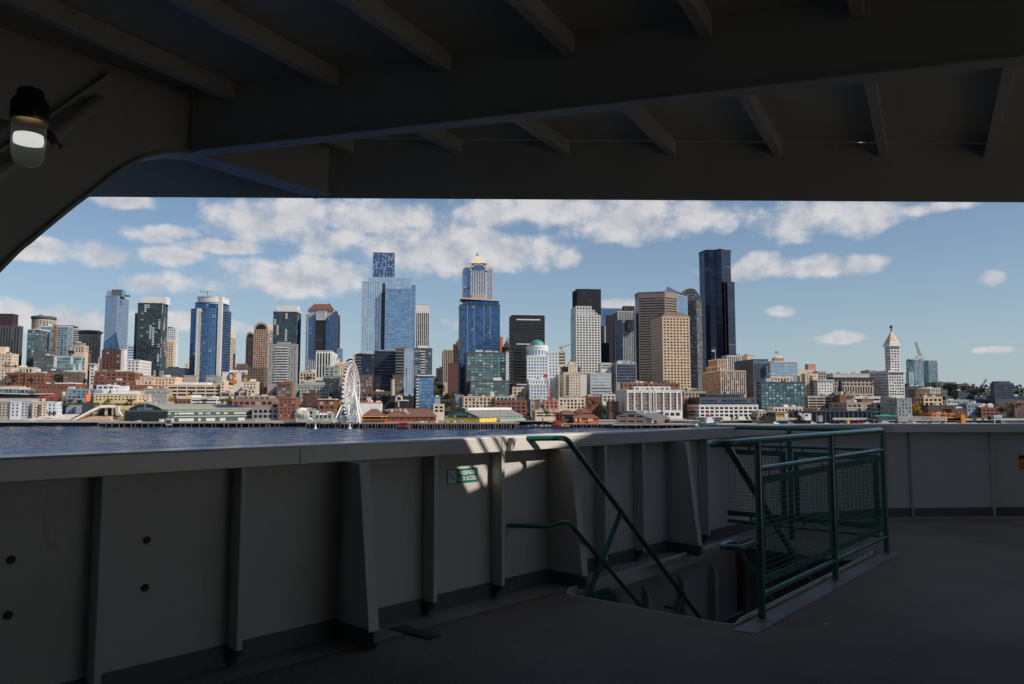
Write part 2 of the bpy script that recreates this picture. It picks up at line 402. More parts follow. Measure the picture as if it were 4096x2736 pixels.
o = MB(); o.extrude([S(-.2, -.09, -4.58), S(LEN + 1.2, -.09, -4.58), S(LEN + 1.2, WID + .11, -4.58), S(-.2, WID + .11, -4.58)], (0, 0, -.02)); o.build('landing', white_steel, sw)
for a, mt_ in ((.72, white_steel), (1.47, white_steel), (2.22, white_steel), (2.97, white_steel), (3.72, rust)):
    o = MB(); o.extrude([S(a, -.099, FL - .20), S(a, -.02, FL - .30), S(a, -.02, -4.5), S(a, -.099, -4.5)], E1 * .012); o.extrude([S(a - .03, -.0195, FL - .30), S(a + .035, -.0195, FL - .30), S(a + .035, -.0195, -4.5), S(a - .03, -.0195, -4.5)], E2 * .01)
    ob = o.build('stiffener', mt_, sw)
    if mt_ is rust: tag(ob, 'rust streaked wall rib')
st = empty('staircase', S(.1, .76)); tag(st, 'steel stairs going down through the deck between green handrails', 'staircase')
for k in range(1, 14):
    a = .12 + k * .235; z = FL - k * .195
    o = MB(); o.extrude([S(a, .14, z), S(a + .25, .14, z), S(a + .25, WID - .14, z), S(a, WID - .14, z)], (0, 0, -.03)); o.build('tread', deck_mat, st)
for b in (.12, WID - .15):
    o = MB(); o.extrude([S(.15, b, FL - .02), S(.50, b, FL - .02), S(3.6, b, FL - 2.75), S(3.3, b, FL - 2.85)], E2 * .012); o.build('stringer', green_flat, st)

# ---- left handrail of the stairs
hr = empty('stair_handrail', S(0, .05)); tag(hr, 'green tube handrail leading from the bulwark down the open stairs', 'handrail')
b0 = SA + E2 * .06
def H(s, z): q = b0 + E1 * s; return D(q.x, q.y, z)
o = MB(); o.tube(fillet([D(.075, 6.79, -.285), D(.40, 6.85, -.282), H(-.03, -.28), H(4.0, -.30 - .83 * 4.0)], .14), .024, 12); autosmooth(o.build('top_rail', green, hr))
o = MB(); o.tube(fillet([D(-.05, 6.80, -1.03), D(.33, 6.73, -1.03), H(-.03, -.975), H(3.2, -.985 - .80 * 3.2)], .12), .019, 12); autosmooth(o.build('lower_rail', green, hr))
o = MB(); o.tube([H(.83, -1.0), H(.10, -1.88)], .024, 10); autosmooth(o.build('strut', green, hr))
o = MB(); o.tube([H(2.04, -1.95), H(1.6, -2.5)], .024, 10); o.tube([H(1.92, -2.1), H(1.92, -2.1) - E2 * .3], .014, 8); autosmooth(o.build('strut', green, hr))
o = MB(); q = W(3.74, .0, -.26); o.extrude([W(3.70, -.003, -.268), W(3.76, -.003, -.268), W(3.72, -.003, -.38), W(3.68, -.003, -.38)], WN * -.045); bevel(o.build('end_bracket', white_steel, hr), .004)

# ---- guard railing round the opening
gr = empty('guard_railing', S(1.9, 1.647)); tag(gr, 'green tube guard railing with wire mesh panels around the stairwell', 'railing')
GA, GB = (.247, 1.94, 3.653), 1.647
BK = -.36                                     # where the back rails meet the bulwark
for a in GA:
    o = MB(); o.tube([S(a, GB), S(a, GB, -.265)], .028, 12); autosmooth(o.build('post', green, gr))
    o = MB(); o.lathe([(.05, 0), (.046, .008), (.034, .012)], S(a, GB, FL + .005), 16); o.build('weld_collar', margin_mat, gr)
o = MB(); o.tube([S(3.653, .62), S(3.653, .62, -.265)], .028, 12); autosmooth(o.build('post', green, gr))
# near top rail: runs along the posts, returns in a loop and goes down the stairs as the right handrail
loop = fillet([S(3.653, BK - .04, -.265), S(3.653, GB, -.265), S(.1, GB, -.265), S(-.21, GB - .02, -.27), S(-.21, GB - .18, -.275), S(.02, GB - .19, -.28), S(.12, GB - .19, -.30), S(3.6, GB - .19, -.30 - .77 * 3.48)], .10, 7)
o = MB(); o.tube(loop, .027, 12); autosmooth(o.build('top_rail', green, gr))
loop = fillet([S(.247, GB - .01, -1.02), S(-.05, GB - .03, -1.03), S(-.07, GB - .18, -1.03), S(.20, GB - .19, -1.035), S(2.6, GB - .19, -1.035 - .8 * 2.4)], .09, 6)
o = MB(); o.tube(loop, .022, 12); autosmooth(o.build('lower_handrail', green, gr))
for z in (-.48, -1.41):
    for a0, a1 in ((GA[0], GA[1]), (GA[1], GA[2])):
        o = MB(); o.tube([S(a0 + .02, GB, z), S(a1 - .02, GB, z)], .021, 12); autosmooth(o.build('rail', green, gr))
    o = MB(); o.tube([S(3.653, GB - .02, z), S(3.653, .64, z)], .021, 12); autosmooth(o.build('rail', green, gr))
    o = MB(); o.tube([S(3.653, .60, z), S(3.653, BK, z)], .021, 12); autosmooth(o.build('rail', green, gr))
    o = MB(); o.lathe([(.036, 0), (.036, .012)], Vector((0, 0, 0)), 14)
    fo = S(3.653, BK + .005, z); o2 = MB(); o2.tube([fo, fo - E2 * -.012], .036, 14); o2.build('flange', green, gr)
def panel(P0, P1, inward, zt=-.535, zb=-1.345):
    """wire panel between two plan points"""
    P0, P1 = Vector(P0), Vector(P1); u = (P1 - P0); L = u.length; u.normalize(); n = Vector(inward).normalized()
    pn = empty('mesh_panel', P0 - Vector(gr.location)); pn.parent = gr
    def Q(x, z, d=0): q = P0 + u * x + n * d; return Vector((q.x, q.y, z + EYE))
    org = Vector(P0)
    def bld(o, name, mat):
        ob = mesh(name, [v - org for v in o.V], o.F, mat, pn); return ob
    w = .062
    o = MB()
    for (x0, x1, z0, z1) in ((0, L, zt - w, zt), (0, L, zb, zb + w), (0, w, zb + w, zt - w), (L - w, L, zb + w, zt - w)):
        o.extrude([Q(x0, z0), Q(x1, z0), Q(x1, z1), Q(x0, z1)], n * .007)
    bevel(bld(o, 'frame', green_flat), .0015, 1)
    o = MB()
    k = w * .7
    while k < L - w * .6:
        o.bar(Q(k, zb + w * .6, .003), Q(k, zt - w * .6, .003), .0032); k += .042
    z = zb + w * .7
    while z < zt - w * .6:
        o.bar(Q(w * .6, z, -.001), Q(L - w * .6, z, -.001), .0032); z += .042
    tag(bld(o, 'wire_mesh', green_flat), kind='stuff')
    for zz in (zt - .018, zb + .018):
        for f in (.12, .5, .88):
            o = MB(); c = Q(L * f, zz, -.0005); o.tube([c, c - n * .009], .0085, 8); bld(o, 'bolt', steel)
            s = 1 if zz > -1 else -1
            o = MB(); o.extrude([Q(L * f - .012, zz, .008), Q(L * f + .012, zz, .008), Q(L * f + .012, zz + s * .06, .008), Q(L * f - .012, zz + s * .06, .008)], n * .003); bld(o, 'tab', green_flat)
    for f in (.45,):
        for x in (.022, L - .022):
            o = MB(); c = Q(x, zb + (zt - zb) * f, -.0005); o.tube([c, c - n * .009], .0085, 8); bld(o, 'bolt', steel)
panel(S(GA[0] + .045, GB), S(GA[1] - .045, GB), -E2)
panel(S(GA[1] + .045, GB), S(GA[2] - .045, GB), -E2)
panel(S(3.653, GB - .05), S(3.653, .665), -E1)
panel(S(3.653, .575), S(3.653, BK + .05), -E1)
o = MB(); o.box(S(3.640, BK + .03, -.93), .06, .025, .03, E2); bevel(o.build('latch', white_steel, gr), .008)

# ---- signs
FONT = bpy.data.fonts.load('<builtin>') if False else None
def text(name, body, size, mat, parent, loc, xdir, ydir, align='CENTER', ext=.0006, sxx=1.0, bold=0.0):
    cu = bpy.data.curves.new(name, 'FONT'); cu.body = body; cu.size = size; cu.align_x = align; cu.align_y = 'CENTER'; cu.extrude = ext; cu.offset = bold
    to = bpy.data.objects.new(name, cu); COL.objects.link(to); bpy.context.view_layer.update()
    me = bpy.data.meshes.new_from_object(to.evaluated_get(bpy.context.evaluated_depsgraph_get())); bpy.data.objects.remove(to)
    me.materials.clear(); me.materials.append(mat)
    x = Vector(xdir).normalized(); y = Vector(ydir).normalized(); z = x.cross(y)
    pl = Vector(parent.location) if parent else Vector((0, 0, 0))
    M = Matrix(((x.x * sxx, y.x, z.x, loc[0] - pl.x), (x.y * sxx, y.y, z.y, loc[1] - pl.y), (x.z * sxx, y.z, z.z, loc[2] - pl.z), (0, 0, 0, 1)))
    me.transform(M); o = bpy.data.objects.new(name, me); COL.objects.link(o); o.parent = parent
    return o
    o.matrix_world = Matrix(((x.x * sxx, y.x, z.x, loc[0]), (x.y * sxx, y.y, z.y, loc[1]), (x.z * sxx, y.z, z.z, loc[2]), (0, 0, 0, 1)))
    if parent:
        o.parent = parent; o.matrix_parent_inverse = Matrix.Translation(-Vector(parent.location))
    return o
sign_green = pmat('sign_green', (.0, .16, .105), .4, var=.06)
sign_white = pmat('sign_white', (.72, .74, .72), .45, var=.05)
UP = Vector((0, 0, 1))
sg = empty('deck_sign', W(3.295, .127, -.57)); tag(sg, 'green sign reading PASSENGER DECK ACCESS with stair pictogram on the bulwark', 'sign')
o = MB(); o.extrude([W(3.125, .1295, -.628), W(3.465, .1295, -.628), W(3.465, .1295, -.512), W(3.125, .1295, -.512)], WN * -.0025); o.build('board', sign_green, sg)
o = MB(); o.extrude([W(3.133, .1265, -.622), W(3.222, .1265, -.622), W(3.222, .1265, -.518), W(3.133, .1265, -.518)], WN * -.0015); o.build('pictogram_panel', sign_white, sg)
steps = [(3.142, -.545)]
x, z = 3.142, -.545
top = []
for k in range(4): top += [(x, z), (x + .016, z)]; x += .016; z -= .016
poly = [(3.142, -.541), (3.158, -.541), (3.158, -.557), (3.174, -.557), (3.174, -.573), (3.19, -.573), (3.19, -.589), (3.212, -.589), (3.212, -.594), (3.185, -.594), (3.185, -.578), (3.169, -.578), (3.169, -.562), (3.153, -.562), (3.153, -.546), (3.142, -.546)]
o = MB(); o.extrude([W(a, .1248, b) for a, b in poly], WN * -.001)
o.extrude([W(a, .1248, b) for a, b in ((3.196, -.528), (3.207, -.541), (3.207, -.534), (3.212, -.534), (3.212, -.548), (3.198, -.548), (3.198, -.543), (3.203, -.543), (3.192, -.531))], WN * -.001)
o.build('stair_pictogram', dark_metal, sg)
text('lettering', 'PASSENGER', .046, sign_white, sg, W(3.345, .1255, -.548), WD, UP, sxx=.80, bold=.0008)
text('lettering', 'DECK ACCESS', .046, sign_white, sg, W(3.343, .1255, -.594), WD, UP, sxx=.74, bold=.0008)
p, t = rib_at(4105)
ys = empty('warning_sign', D(p.x, p.y, -.6)); tag(ys, 'small orange warning sign on the far bulwark', 'sign')
n = Vector((t.y, -t.x, 0)); q = p + n * .002
def Y(a, z, d=0): c = q + t * a + n * d; return D(c.x, c.y, z)
o = MB(); o.extrude([Y(-.11, -.93), Y(.11, -.93), Y(.11, -.72), Y(-.11, -.72)], n * .003); o.build('board', pmat('sign_orange', (.72, .27, .03), .5), ys)
o = MB(); o.extrude([Y(-.10, -.778, .004), Y(.10, -.778, .004), Y(.10, -.728, .004), Y(-.10, -.728, .004)], n * .001)
o.extrude([Y(-.06, -.86, .004), Y(.06, -.86, .004), Y(0, -.79, .004)], n * .001)
for z in (-.885, -.90, -.915): o.extrude([Y(-.08, z, .004), Y(.08, z, .004), Y(.08, z + .006, .004), Y(-.08, z + .006, .004)], n * .001)
o.build('print', dark_metal, ys)
# ================================================================ CANOPY OVER THE DECK
K = .9
PD = Vector((math.sin(R(38)), math.cos(R(38)), 0)); PN = Vector((-PD.y, PD.x, 0))     # side plate direction, outboard normal
P0 = Vector((-2.34, 3.645, 0))
def onplate(px, py, off=0):
    r = raypx(px, py); P = P0 + PN * off; t = P.dot(PN) / r.dot(PN); return r * t
CEIL, BEAMZ, FASZ, STZ = 1.79, 1.42, 1.386, 1.692
FA, FB = Vector((-2.79, 5.05, 0)), Vector((3.49, 5.19, 0)); FD = (FB - FA).normalized(); FN = Vector((-FD.y, FD.x, 0))
can = empty('deck_canopy', D(0, 3, CEIL)); tag(can, 'dark grey steel canopy with ribs and a deep beam above the ferry deck', 'canopy')
FE = FA + FD * 27.0; FS = FA - FD * 3.5
# ceiling plate
o = MB(); o.extrude([D(-8, -5, CEIL), D(10.5, -5, CEIL), D(10.5, FA.y + .28, CEIL), D(FS.x, FS.y - .02, CEIL)], (0, 0, .035)); o.build('ceiling_plate', roof_steel, can)
# fascia along the outer edge
o = MB(); o.extrude([D(FS.x, FS.y, FASZ), D(FE.x, FE.y, FASZ), D(FE.x, FE.y, CEIL + .035), D(FS.x, FS.y, CEIL + .035)], FN * .014); o.build('fascia', roof_steel, can)
# main beam: web and bottom flange
BA, BB = Vector((-1.835, 4.247, 0)), Vector((2.087, 3.053, 0)); BD = (BB - BA).normalized(); BN = Vector((-BD.y, BD.x, 0))
BE = BB + BD * 8.6; BW = BA + BN * .035
o = MB()
a = BA + BN * .04; b = BE + BN * .04
o.extrude([D(a.x, a.y, BEAMZ + .013), D(b.x, b.y, BEAMZ + .013), D(b.x, b.y, CEIL - .002), D(a.x, a.y, CEIL - .002)], BN * .012); o.build('beam_web', roof_steel, can)
o = MB(); a0 = BA + BD * .12
o.extrude([D(BA.x + BN.x * .035, BA.y + BN.y * .035, BEAMZ), D(a0.x, a0.y, BEAMZ), D(BE.x, BE.y, BEAMZ), D(BE.x + BN.x * .095, BE.y + BN.y * .095, BEAMZ), D(a0.x + BN.x * .095, a0.y + BN.y * .095, BEAMZ), D(BA.x + BN.x * .06, BA.y + BN.y * .06, BEAMZ)], (0, 0, .012)); bevel(o.build('beam_flange', roof_steel, can), .003)
# second beam behind the camera keeps the grid going
for back in (-3.0, -6.2):
    o = MB(); a = BA + BN * (back + .04) - BD * 3; b = BE + BN * (back + .04)
    o.extrude([D(a.x, a.y, BEAMZ), D(b.x, b.y, BEAMZ), D(b.x, b.y, CEIL - .002), D(a.x, a.y, CEIL - .002)], BN * .012); o.build('beam_web', roof_steel, can)
# ribs under the plate
RU = Vector((math.sin(R(28.2)), math.cos(R(28.2)), 0)); RNn = Vector((RU.y, -RU.x, 0))
def beam_s(nc):      # where rib nc crosses the beam web
    p = RNn * nc; den = RU.dot(BN); return (BA.dot(BN) + .04 - p.dot(BN)) / den
def fas_s(nc):
    p = RNn * nc; return (FA.dot(FN) - p.dot(FN)) / RU.dot(FN)
def rib(nc, s0, s1):
    p = RNn * nc; q0, q1 = p + RU * s0, p + RU * s1; o = MB()
    h = RNn
    a, b = q0, q1
    o.extrude([D(a.x, a.y, STZ + .012), D(b.x, b.y, STZ + .012), D(b.x, b.y, CEIL - .001), D(a.x, a.y, CEIL - .001)], h * .01)
    a, b = q0 - h * .046, q1 - h * .046 - RU * .0
    o.extrude([D(a.x, a.y, STZ), D(b.x, b.y, STZ), D((q1 + h * .01).x, (q1 + h * .01).y, STZ), D((q0 + h * .01).x, (q0 + h * .01).y, STZ)], (0, 0, .012))
    bevel(o.build('rib', roof_steel, can), .004)
for k in range(-5, 12):
    nc = .9 * (-.225 + .70 * (k - 5)) + .012
    bs, fs = beam_s(nc), fas_s(nc)
    pb = RNn * nc + RU * bs
    inside = (pb - P0).dot(PN) < -.02
    if inside:
        rib(nc, bs - 7.0, bs - .012)
    e0 = RNn * nc + RU * fs
    if (e0 - P0).dot(PN) < -.05:
        s0 = bs + .02 if inside else None
        if s0 is None:
            s0 = (P0.dot(PN) - (RNn * nc).dot(PN)) / RU.dot(PN) + .05
        if fs - s0 > .1: rib(nc, s0, fs - .012)
# weld beads where plate meets beam and fascia
o = MB(); a = BA + BN * .037 + BD * .05; b = BE + BN * .037; o.bar(D(a.x, a.y, CEIL - .004), D(b.x, b.y, CEIL - .004), .007)
a = FS - FN * .003; b = FE - FN * .003; o.bar(D(a.x, a.y, CEIL - .004), D(b.x, b.y, CEIL - .004), .006)
a = BA + BN * .03 + BD * .03; o.bar(D(a.x, a.y, BEAMZ + .02), D(a.x, a.y, CEIL - .004), .008); o.build('weld_bead', roof_steel, can)
# side plate with the arched opening, and the flange along its edge
ARC = [(0, 1081), (120, 970), (230, 878), (300, 822), (363, 776), (455, 702), (520, 661), (581, 634), (647, 621), (722, 617), (792, 624), (862, 645), (956, 674), (1096, 718), (1237, 759), (1312, 782)]
arc = [onplate(x, y) for x, y in ARC]
d0 = (arc[0] - arc[1]).normalized()
pre = [arc[0] + d0 * .9 + Vector((0, 0, -.10)), arc[0] + d0 * 1.25 + Vector((0, 0, -.45)), arc[0] + d0 * 1.3 + Vector((0, 0, -1.6))]
curve = list(reversed(pre)) + arc
# densify with a spline
def spline(P, n=4):
    out = []
    for i in range(len(P) - 1):
        p0, p1, p2, p3 = P[max(0, i - 1)], P[i], P[i + 1], P[min(len(P) - 1, i + 2)]
        for j in range(n):
            t = j / n
            out.append(0.5 * ((2 * p1) + (p2 - p0) * t + (2 * p0 - 5 * p1 + 4 * p2 - p3) * t * t + (3 * p1 - p0 - 3 * p2 + p3) * t ** 3))
    out.append(P[-1]); return out
curve = spline(curve)
zfix = lambda v: Vector((v.x, v.y, v.z + EYE))
curve = [zfix(v) for v in curve]
V = []; F = []
endp = curve[-1]
for c in curve:
    V += [c, Vector((c.x, c.y, EYE + CEIL - .001))]
for i in range(len(curve) - 1): F.append((2 * i, 2 * i + 1, 2 * i + 3, 2 * i + 2))
back = [Vector((c.x, c.y, c.z)) + PN * .012 for c in V]; n = len(V)
F += [tuple(n + k for k in reversed(f)) for f in F]
F += [(2 * i, 2 * i + 2, n + 2 * i + 2, n + 2 * i) for i in range(len(curve) - 1)]
side = mesh('side_plate', [v - Vector(can.location) for v in V + back], F, roof_steel, can)
# remaining plate behind the arch limb
c = curve[0]; o = MB(); f = c - PD * 4.5
o.extrude([Vector((f.x, f.y, EYE - 1.6)), Vector((c.x - PD.x * .001, c.y - PD.y * .001, EYE - 1.6)), Vector((c.x - PD.x * .001, c.y - PD.y * .001, EYE + CEIL - .001)), Vector((f.x, f.y, EYE + CEIL - .001))], PN * .012); o.build('side_plate', roof_steel, can)
V = []; F = []
for i, c in enumerate(curve):
    t = (curve[min(i + 1, len(curve) - 1)] - curve[max(i - 1, 0)]).normalized(); nn = PN.cross(t).normalized()
    if nn.z > 0: nn = -nn
    for off, h in ((-.035, .002), (.13, .002), (.13, -.012), (-.035, -.012)):
        V.append(c + PN * off - nn * (h) * -1)
n = 4
for i in range(len(curve) - 1):
    for k in range(4): F.append((i * 4 + k, (i + 1) * 4 + k, (i + 1) * 4 + (k + 1) % 4, i * 4 + (k + 1) % 4))
fo = mesh('arch_flange', [v - Vector(can.location) for v in V], F, roof_steel, can); autosmooth(fo, 40)
# flat bar and gusset on the side plate, seen at upper left
a, b = zfix(onplate(-40, 634, -.03)), zfix(onplate(449, 291, -.03))
o = MB(); o.bar(a, b, .05, .014); o.build('flat_bar', roof_steel, can)

# ---- pipe along the arch
pp = empty('conduit_pipe', zfix(onplate(250, 560, -.09))); tag(pp, 'grey pipe running diagonally along the canopy side to an elbow', 'pipe')
pts = fillet([zfix(onplate(-260, 880, -.10)), zfix(onplate(60, 655, -.10)), zfix(onplate(372, 428, -.10)), zfix(onplate(395, 398, .0))], .06, 6)
o = MB(); o.tube(pts, .030, 16); autosmooth(o.build('pipe', white_steel, pp))
c0_, c1_ = zfix(onplate(178, 562, -.10)), zfix(onplate(205, 543, -.10)); o = MB(); o.tube([c0_, c1_], .036, 16); autosmooth(o.build('clamp', dark_metal, pp))
tt = (c1_ - c0_).normalized(); mid = (c0_ + c1_) / 2; dn = PN.cross(tt).normalized(); dn = dn if dn.z < 0 else -dn
o = MB(); o.tube([mid - dn * .045 - PN * .025, mid + dn * .05 - PN * .045], .007, 8); o.tube([mid + dn * .05 - PN * .045, mid + dn * .062 - PN * .048], .013, 6); o.build('clamp_bolt', brass, pp)

# ---- bulkhead lamp
r = raypx(112, 600); dep = 2.95 / r.y; LC = r * dep                 # axis point level with the globe
SCL = 2.95 / FPX
lamp = empty('deck_lamp', D(LC.x, LC.y, LC.z)); tag(lamp, 'lit jar lamp with ribbed glass globe and black housing under the canopy', 'lamp')
def lz(py): return raypx(112, py).z * dep
rg = 62 * SCL
zt, zb = lz(470), lz(655)
prof = []
o = MB(); hz0, hz1 = lz(476), lz(352)
o.lathe([(rg * 1.14, 0), (rg * 1.16, (hz1 - hz0) * .12), (rg * 1.12, (hz1 - hz0) * .55), (rg * .98, (hz1 - hz0) * .66), (rg * .86, (hz1 - hz0) * .68), (rg * .80, (hz1 - hz0) * .95), (rg * .70, (hz1 - hz0))], D(LC.x, LC.y, hz0), 28); autosmooth(o.build('housing', black_plastic, lamp))
o = MB(); o.lathe([(rg * 1.03, -.012), (rg * 1.13, -.01), (rg * 1.14, 0)], D(LC.x, LC.y, hz0), 28); autosmooth(o.build('collar', brass, lamp))
hg = zt - zb; NS = 96; V = []; F = []
gp = [(1.0, 0), (.985, .35), (.96, .62), (.93, .76), (.84, .88), (.66, .95), (.4, .985), (.12, 1.0)]
for (q, h) in gp:
    for k in range(NS):
        rib_ = 1 + (.014 if k % 2 else -.014) * (1 if h < .8 else 0)
        V.append(D(LC.x + rg * q * rib_ * math.cos(2 * math.pi * k / NS), LC.y + rg * q * rib_ * math.sin(2 * math.pi * k / NS), zt - .012 - hg * h))
for i in range(len(gp) - 1):
    for k in range(NS): F.append((i * NS + k, (i + 1) * NS + k, (i + 1) * NS + (k + 1) % NS, i * NS + (k + 1) % NS))
F.append(tuple((len(gp) - 1) * NS + k for k in range(NS)))
gm = bpy.data.materials.new('ribbed_glass'); gm.use_nodes = True; gb = gm.node_tree.nodes['Principled BSDF']
gb.inputs['Base Color'].default_value = (.86, .92, .90, 1); gb.inputs['Roughness'].default_value = .16; gb.inputs['Transmission Weight'].default_value = .86; gb.inputs['IOR'].default_value = 1.06
mesh('glass_globe', [v - Vector(lamp.location) for v in V], F, gm, lamp, smooth=True)
o = MB(); zz0, zz1 = lz(575), lz(538); o.lathe([(rg * .80, zz0 - LC.z), (rg * .84, (zz0 + zz1) / 2 - LC.z), (rg * .80, zz1 - LC.z)], D(LC.x, LC.y, LC.z), 24); autosmooth(o.build('light_element', emit('lamp_glow', (1.0, .97, .90), .68), lamp))
o = MB(); gp0 = zfix(onplate(-20, 300, -.03)); 
pl = [zfix(onplate(-60, 290, -.42)), zfix(onplate(60, 330, -.42)), zfix(onplate(70, 486, -.42)), zfix(onplate(-60, 458, -.42))]
o.extrude(pl, PN * .012)
o.extrude([zfix(onplate(60, 330, -.42)), zfix(onplate(72, 330, -.42)), zfix(onplate(78, 480, -.42)), zfix(onplate(70, 484, -.42))], PN * .40)
o.build('mounting_plate', roof_steel, lamp)

# ================================================================ UNSEEN FERRY BULKHEAD AND ADDED LIGHT BLOCKERS (out of frame)
dh = empty('deckhouse', D(8, -3, FL)); tag(dh, 'unseen bulkhead behind the deck with added plates that shade and shape sunlight', 'deckhouse')
dh_paint = pmat('deckhouse_paint', (.42, .41, .39), .6, var=.06)
o = MB(); o.extrude([D(-8, -4.2, FL), D(10.5, -4.2, FL), D(10.5, -4.2, CEIL), D(-8, -4.2, CEIL)], (0, -.02, 0)); o.build('bulkhead', dh_paint, dh)
bounce_mat = pmat('pale_bounce_paint', (.34, .30, .235), .6, var=.1)
o = MB(); o.extrude([D(6.3, -4.9, FL + .004), D(17.5, -4.9, FL + .004), D(17.5, 6.5, FL + .004), D(6.3, 4.9, FL + .004)], (0, 0, .002)); o.build('bounce_strip', bounce_mat, fl)  # unseen pale strip added to bounce sunlight up to the ceiling
# unseen plates added on the canopy edge; their sloping gap shapes the sun patch
tl = math.tan(SUN_EL)
def project(px, py, off):                       # where the sun ray to a point of the bulwark crosses the front
    r = raypx(px, py); Q = R0 + WN * off; t = Q.dot(WN) / r.dot(WN); p = r * t
    h = Vector((math.sin(SUN_AZ), math.cos(SUN_AZ), tl)); k = (FA - p).dot(FN) / Vector((h.x, h.y, 0)).dot(FN)
    q = p + h * k; return (q - FA).dot(FD), q.z
e = [project(1895, 1752, 0), project(1850, 1957, .13), project(1950, 1930, .13), project(2124, 1850, .13), project(2340, 1735, 0)]
GAPS = e
def U(a, z): q = FA + FD * a + FN * -.02; return D(q.x, q.y, z)
top = 14.0
zr = CEIL + .028
o = MB(); o.extrude([U(-3, zr), U(5.2, zr), U(5.2, 1.94), U(-3, 1.94)], FN * -.02); o.build('shade_lip', dh_paint, dh)  # added lip, trims the left edge of the sun patch
o = MB(); o.extrude([U(-3, 2.0), U(4.55, 2.0), U(4.55, 12), U(-3, 12)], FN * -.03); o.build('shade_plate', dh_paint, dh)  # added plate, keeps sky light off the far bulwark
sl_ = (e[4][1] - e[2][1]) / (e[4][0] - e[2][0])
def dz(a): return e[2][1] + sl_ * (a - e[2][0])
aR = 8.75
o = MB(); o.extrude([U(5.201, zr), U(30, zr), U(30, top), U(aR, top), U(aR, dz(aR)), U(5.201, dz(5.201))], FN * -.03); o.build('shade_plate', dh_paint, dh)  # added blocker, its sloped cut shapes the sun patch
for px in (1962, 2024, 2057):
    a, z = project(px, 1775, 0)
    o = MB(); o.tube([U(4.6, z) + FN * -.05, U(9, z) + FN * -.05], .020, 8); o.build('rail', dh_paint, dh)
for a in ():
    o = MB(); o.tube([U(a, 1.9) + FN * -.05, U(a, 3.0) + FN * -.05], .03, 8); o.build('rail_post', dh_paint, dh)
o = MB(); o.extrude([U(aR + .001, zr) + FN * -.04, U(30, zr) + FN * -.04, U(30, top) + FN * -.04, U(aR + .001, top) + FN * -.04], FN * -.02); o.build('inner_shade_plate', dh_paint, dh)  # second added plate backing the light blocker
o = MB(); o.box(D(15.6, 9.2, FL), 12.4, 7.4, 7.6); o.build('sky_blocker', dh_paint, dh)  # unseen block added to keep horizon sky off the walls
o = MB(); o.box(D(9.37, 9.0, FL), .06, 1.0, 2.0); o.build('door', kick_paint, dh)  # door dressing the added sky-blocking block
o = MB(); o.extrude([D(6.5, 2.6, -.2), D(6.5, 5.1, -.2), D(6.5, 5.1, CEIL - .003), D(6.5, 2.6, CEIL - .003)], (.02, 0, 0)); o.build('bounce_blocker', dh_paint, dh)  # unseen screen added to darken the canopy side plate
# ================================================================ WATER AND LAND
wmat = bpy.data.materials.new('harbour_water'); wmat.use_nodes = True; nt = wmat.node_tree; b = nt.nodes['Principled BSDF']
b.inputs['Base Color'].default_value = (.012, .045, .13, 1); b.inputs['Roughness'].default_value = .12; b.inputs['IOR'].default_value = 1.33; b.inputs['Specular IOR Level'].default_value = .30
t = nt.nodes.new('ShaderNodeTexCoord')
def wnoise(sc, det, st):
    mp = nt.nodes.new('ShaderNodeMapping'); mp.inputs['Scale'].default_value = (sc * st, sc, sc); mp.inputs['Rotation'].default_value = (0, 0, .25); nt.links.new(t.outputs['Object'], mp.inputs[0])
    n = nt.nodes.new('ShaderNodeTexNoise'); n.inputs['Scale'].default_value = 1; n.inputs['Detail'].default_value = det; n.inputs['Roughness'].default_value = .62; nt.links.new(mp.outputs[0], n.inputs['Vector']); return n.outputs[0]
a1, a2, a3 = wnoise(.30, 3, .5), wnoise(.075, 4, .45), wnoise(.008, 3, .45)
ad = nt.nodes.new('ShaderNodeMath'); ad.operation = 'MULTIPLY_ADD'; nt.links.new(a2, ad.inputs[0]); ad.inputs[1].default_value = 1.2; nt.links.new(a1, ad.inputs[2])
bp = nt.nodes.new('ShaderNodeBump'); bp.inputs['Strength'].default_value = 1.0; bp.inputs['Distance'].default_value = .7
nt.links.new(ad.outputs[0], bp.inputs['Height']); nt.links.new(bp.outputs[0], b.inputs['Normal'])
rp = nt.nodes.new('ShaderNodeValToRGB'); rp.color_ramp.elements[0].position = .40; rp.color_ramp.elements[1].position = .66
rp.color_ramp.elements[0].color = (.010, .036, .105, 1); rp.color_ramp.elements[1].color = (.018, .045, .10, 1); nt.links.new(a3, rp.inputs[0]); nt.links.new(rp.outputs[0], b.inputs['Base Color'])
import numpy as np
rg_ = np.random.RandomState(4); gx = np.arange(-580, 290, 2.4); gy = np.arange(215, 800, 2.4); GX, GY = np.meshgrid(gx, gy); HZ = np.zeros_like(GX)
for k in range(26):
    lam = 4.8 * (1.065 ** k) ; an = rg_.normal(1.2, .5); ph = rg_.uniform(0, 6.28); HZ += .0105 * lam ** .82 * np.sin(2 * np.pi / lam * (GX * np.cos(an) + GY * np.sin(an)) + ph)
HZ *= .85 + .35 * np.sin(GX * .013 + 1.1) * np.sin(GY * .021 + GX * .004); ed = np.minimum(1, np.minimum(np.minimum(GX - gx[0], gx[-1] - GX), np.minimum(GY - gy[0], gy[-1] - GY)) / 12); HZ = HZ * ed + .25 * (ed - 1) * 0
nxg, nyg = len(gx), len(gy); idx = np.arange(nxg * nyg).reshape(nyg, nxg)
FQ = np.stack([idx[:-1, :-1], idx[:-1, 1:], idx[1:, 1:], idx[1:, :-1]], -1).reshape(-1, 4); VQ = np.stack([GX, GY, HZ], -1).reshape(-1, 3)
k0 = len(VQ); x0, x1, y0, y1 = gx[0], gx[-1], gy[0], gy[-1]
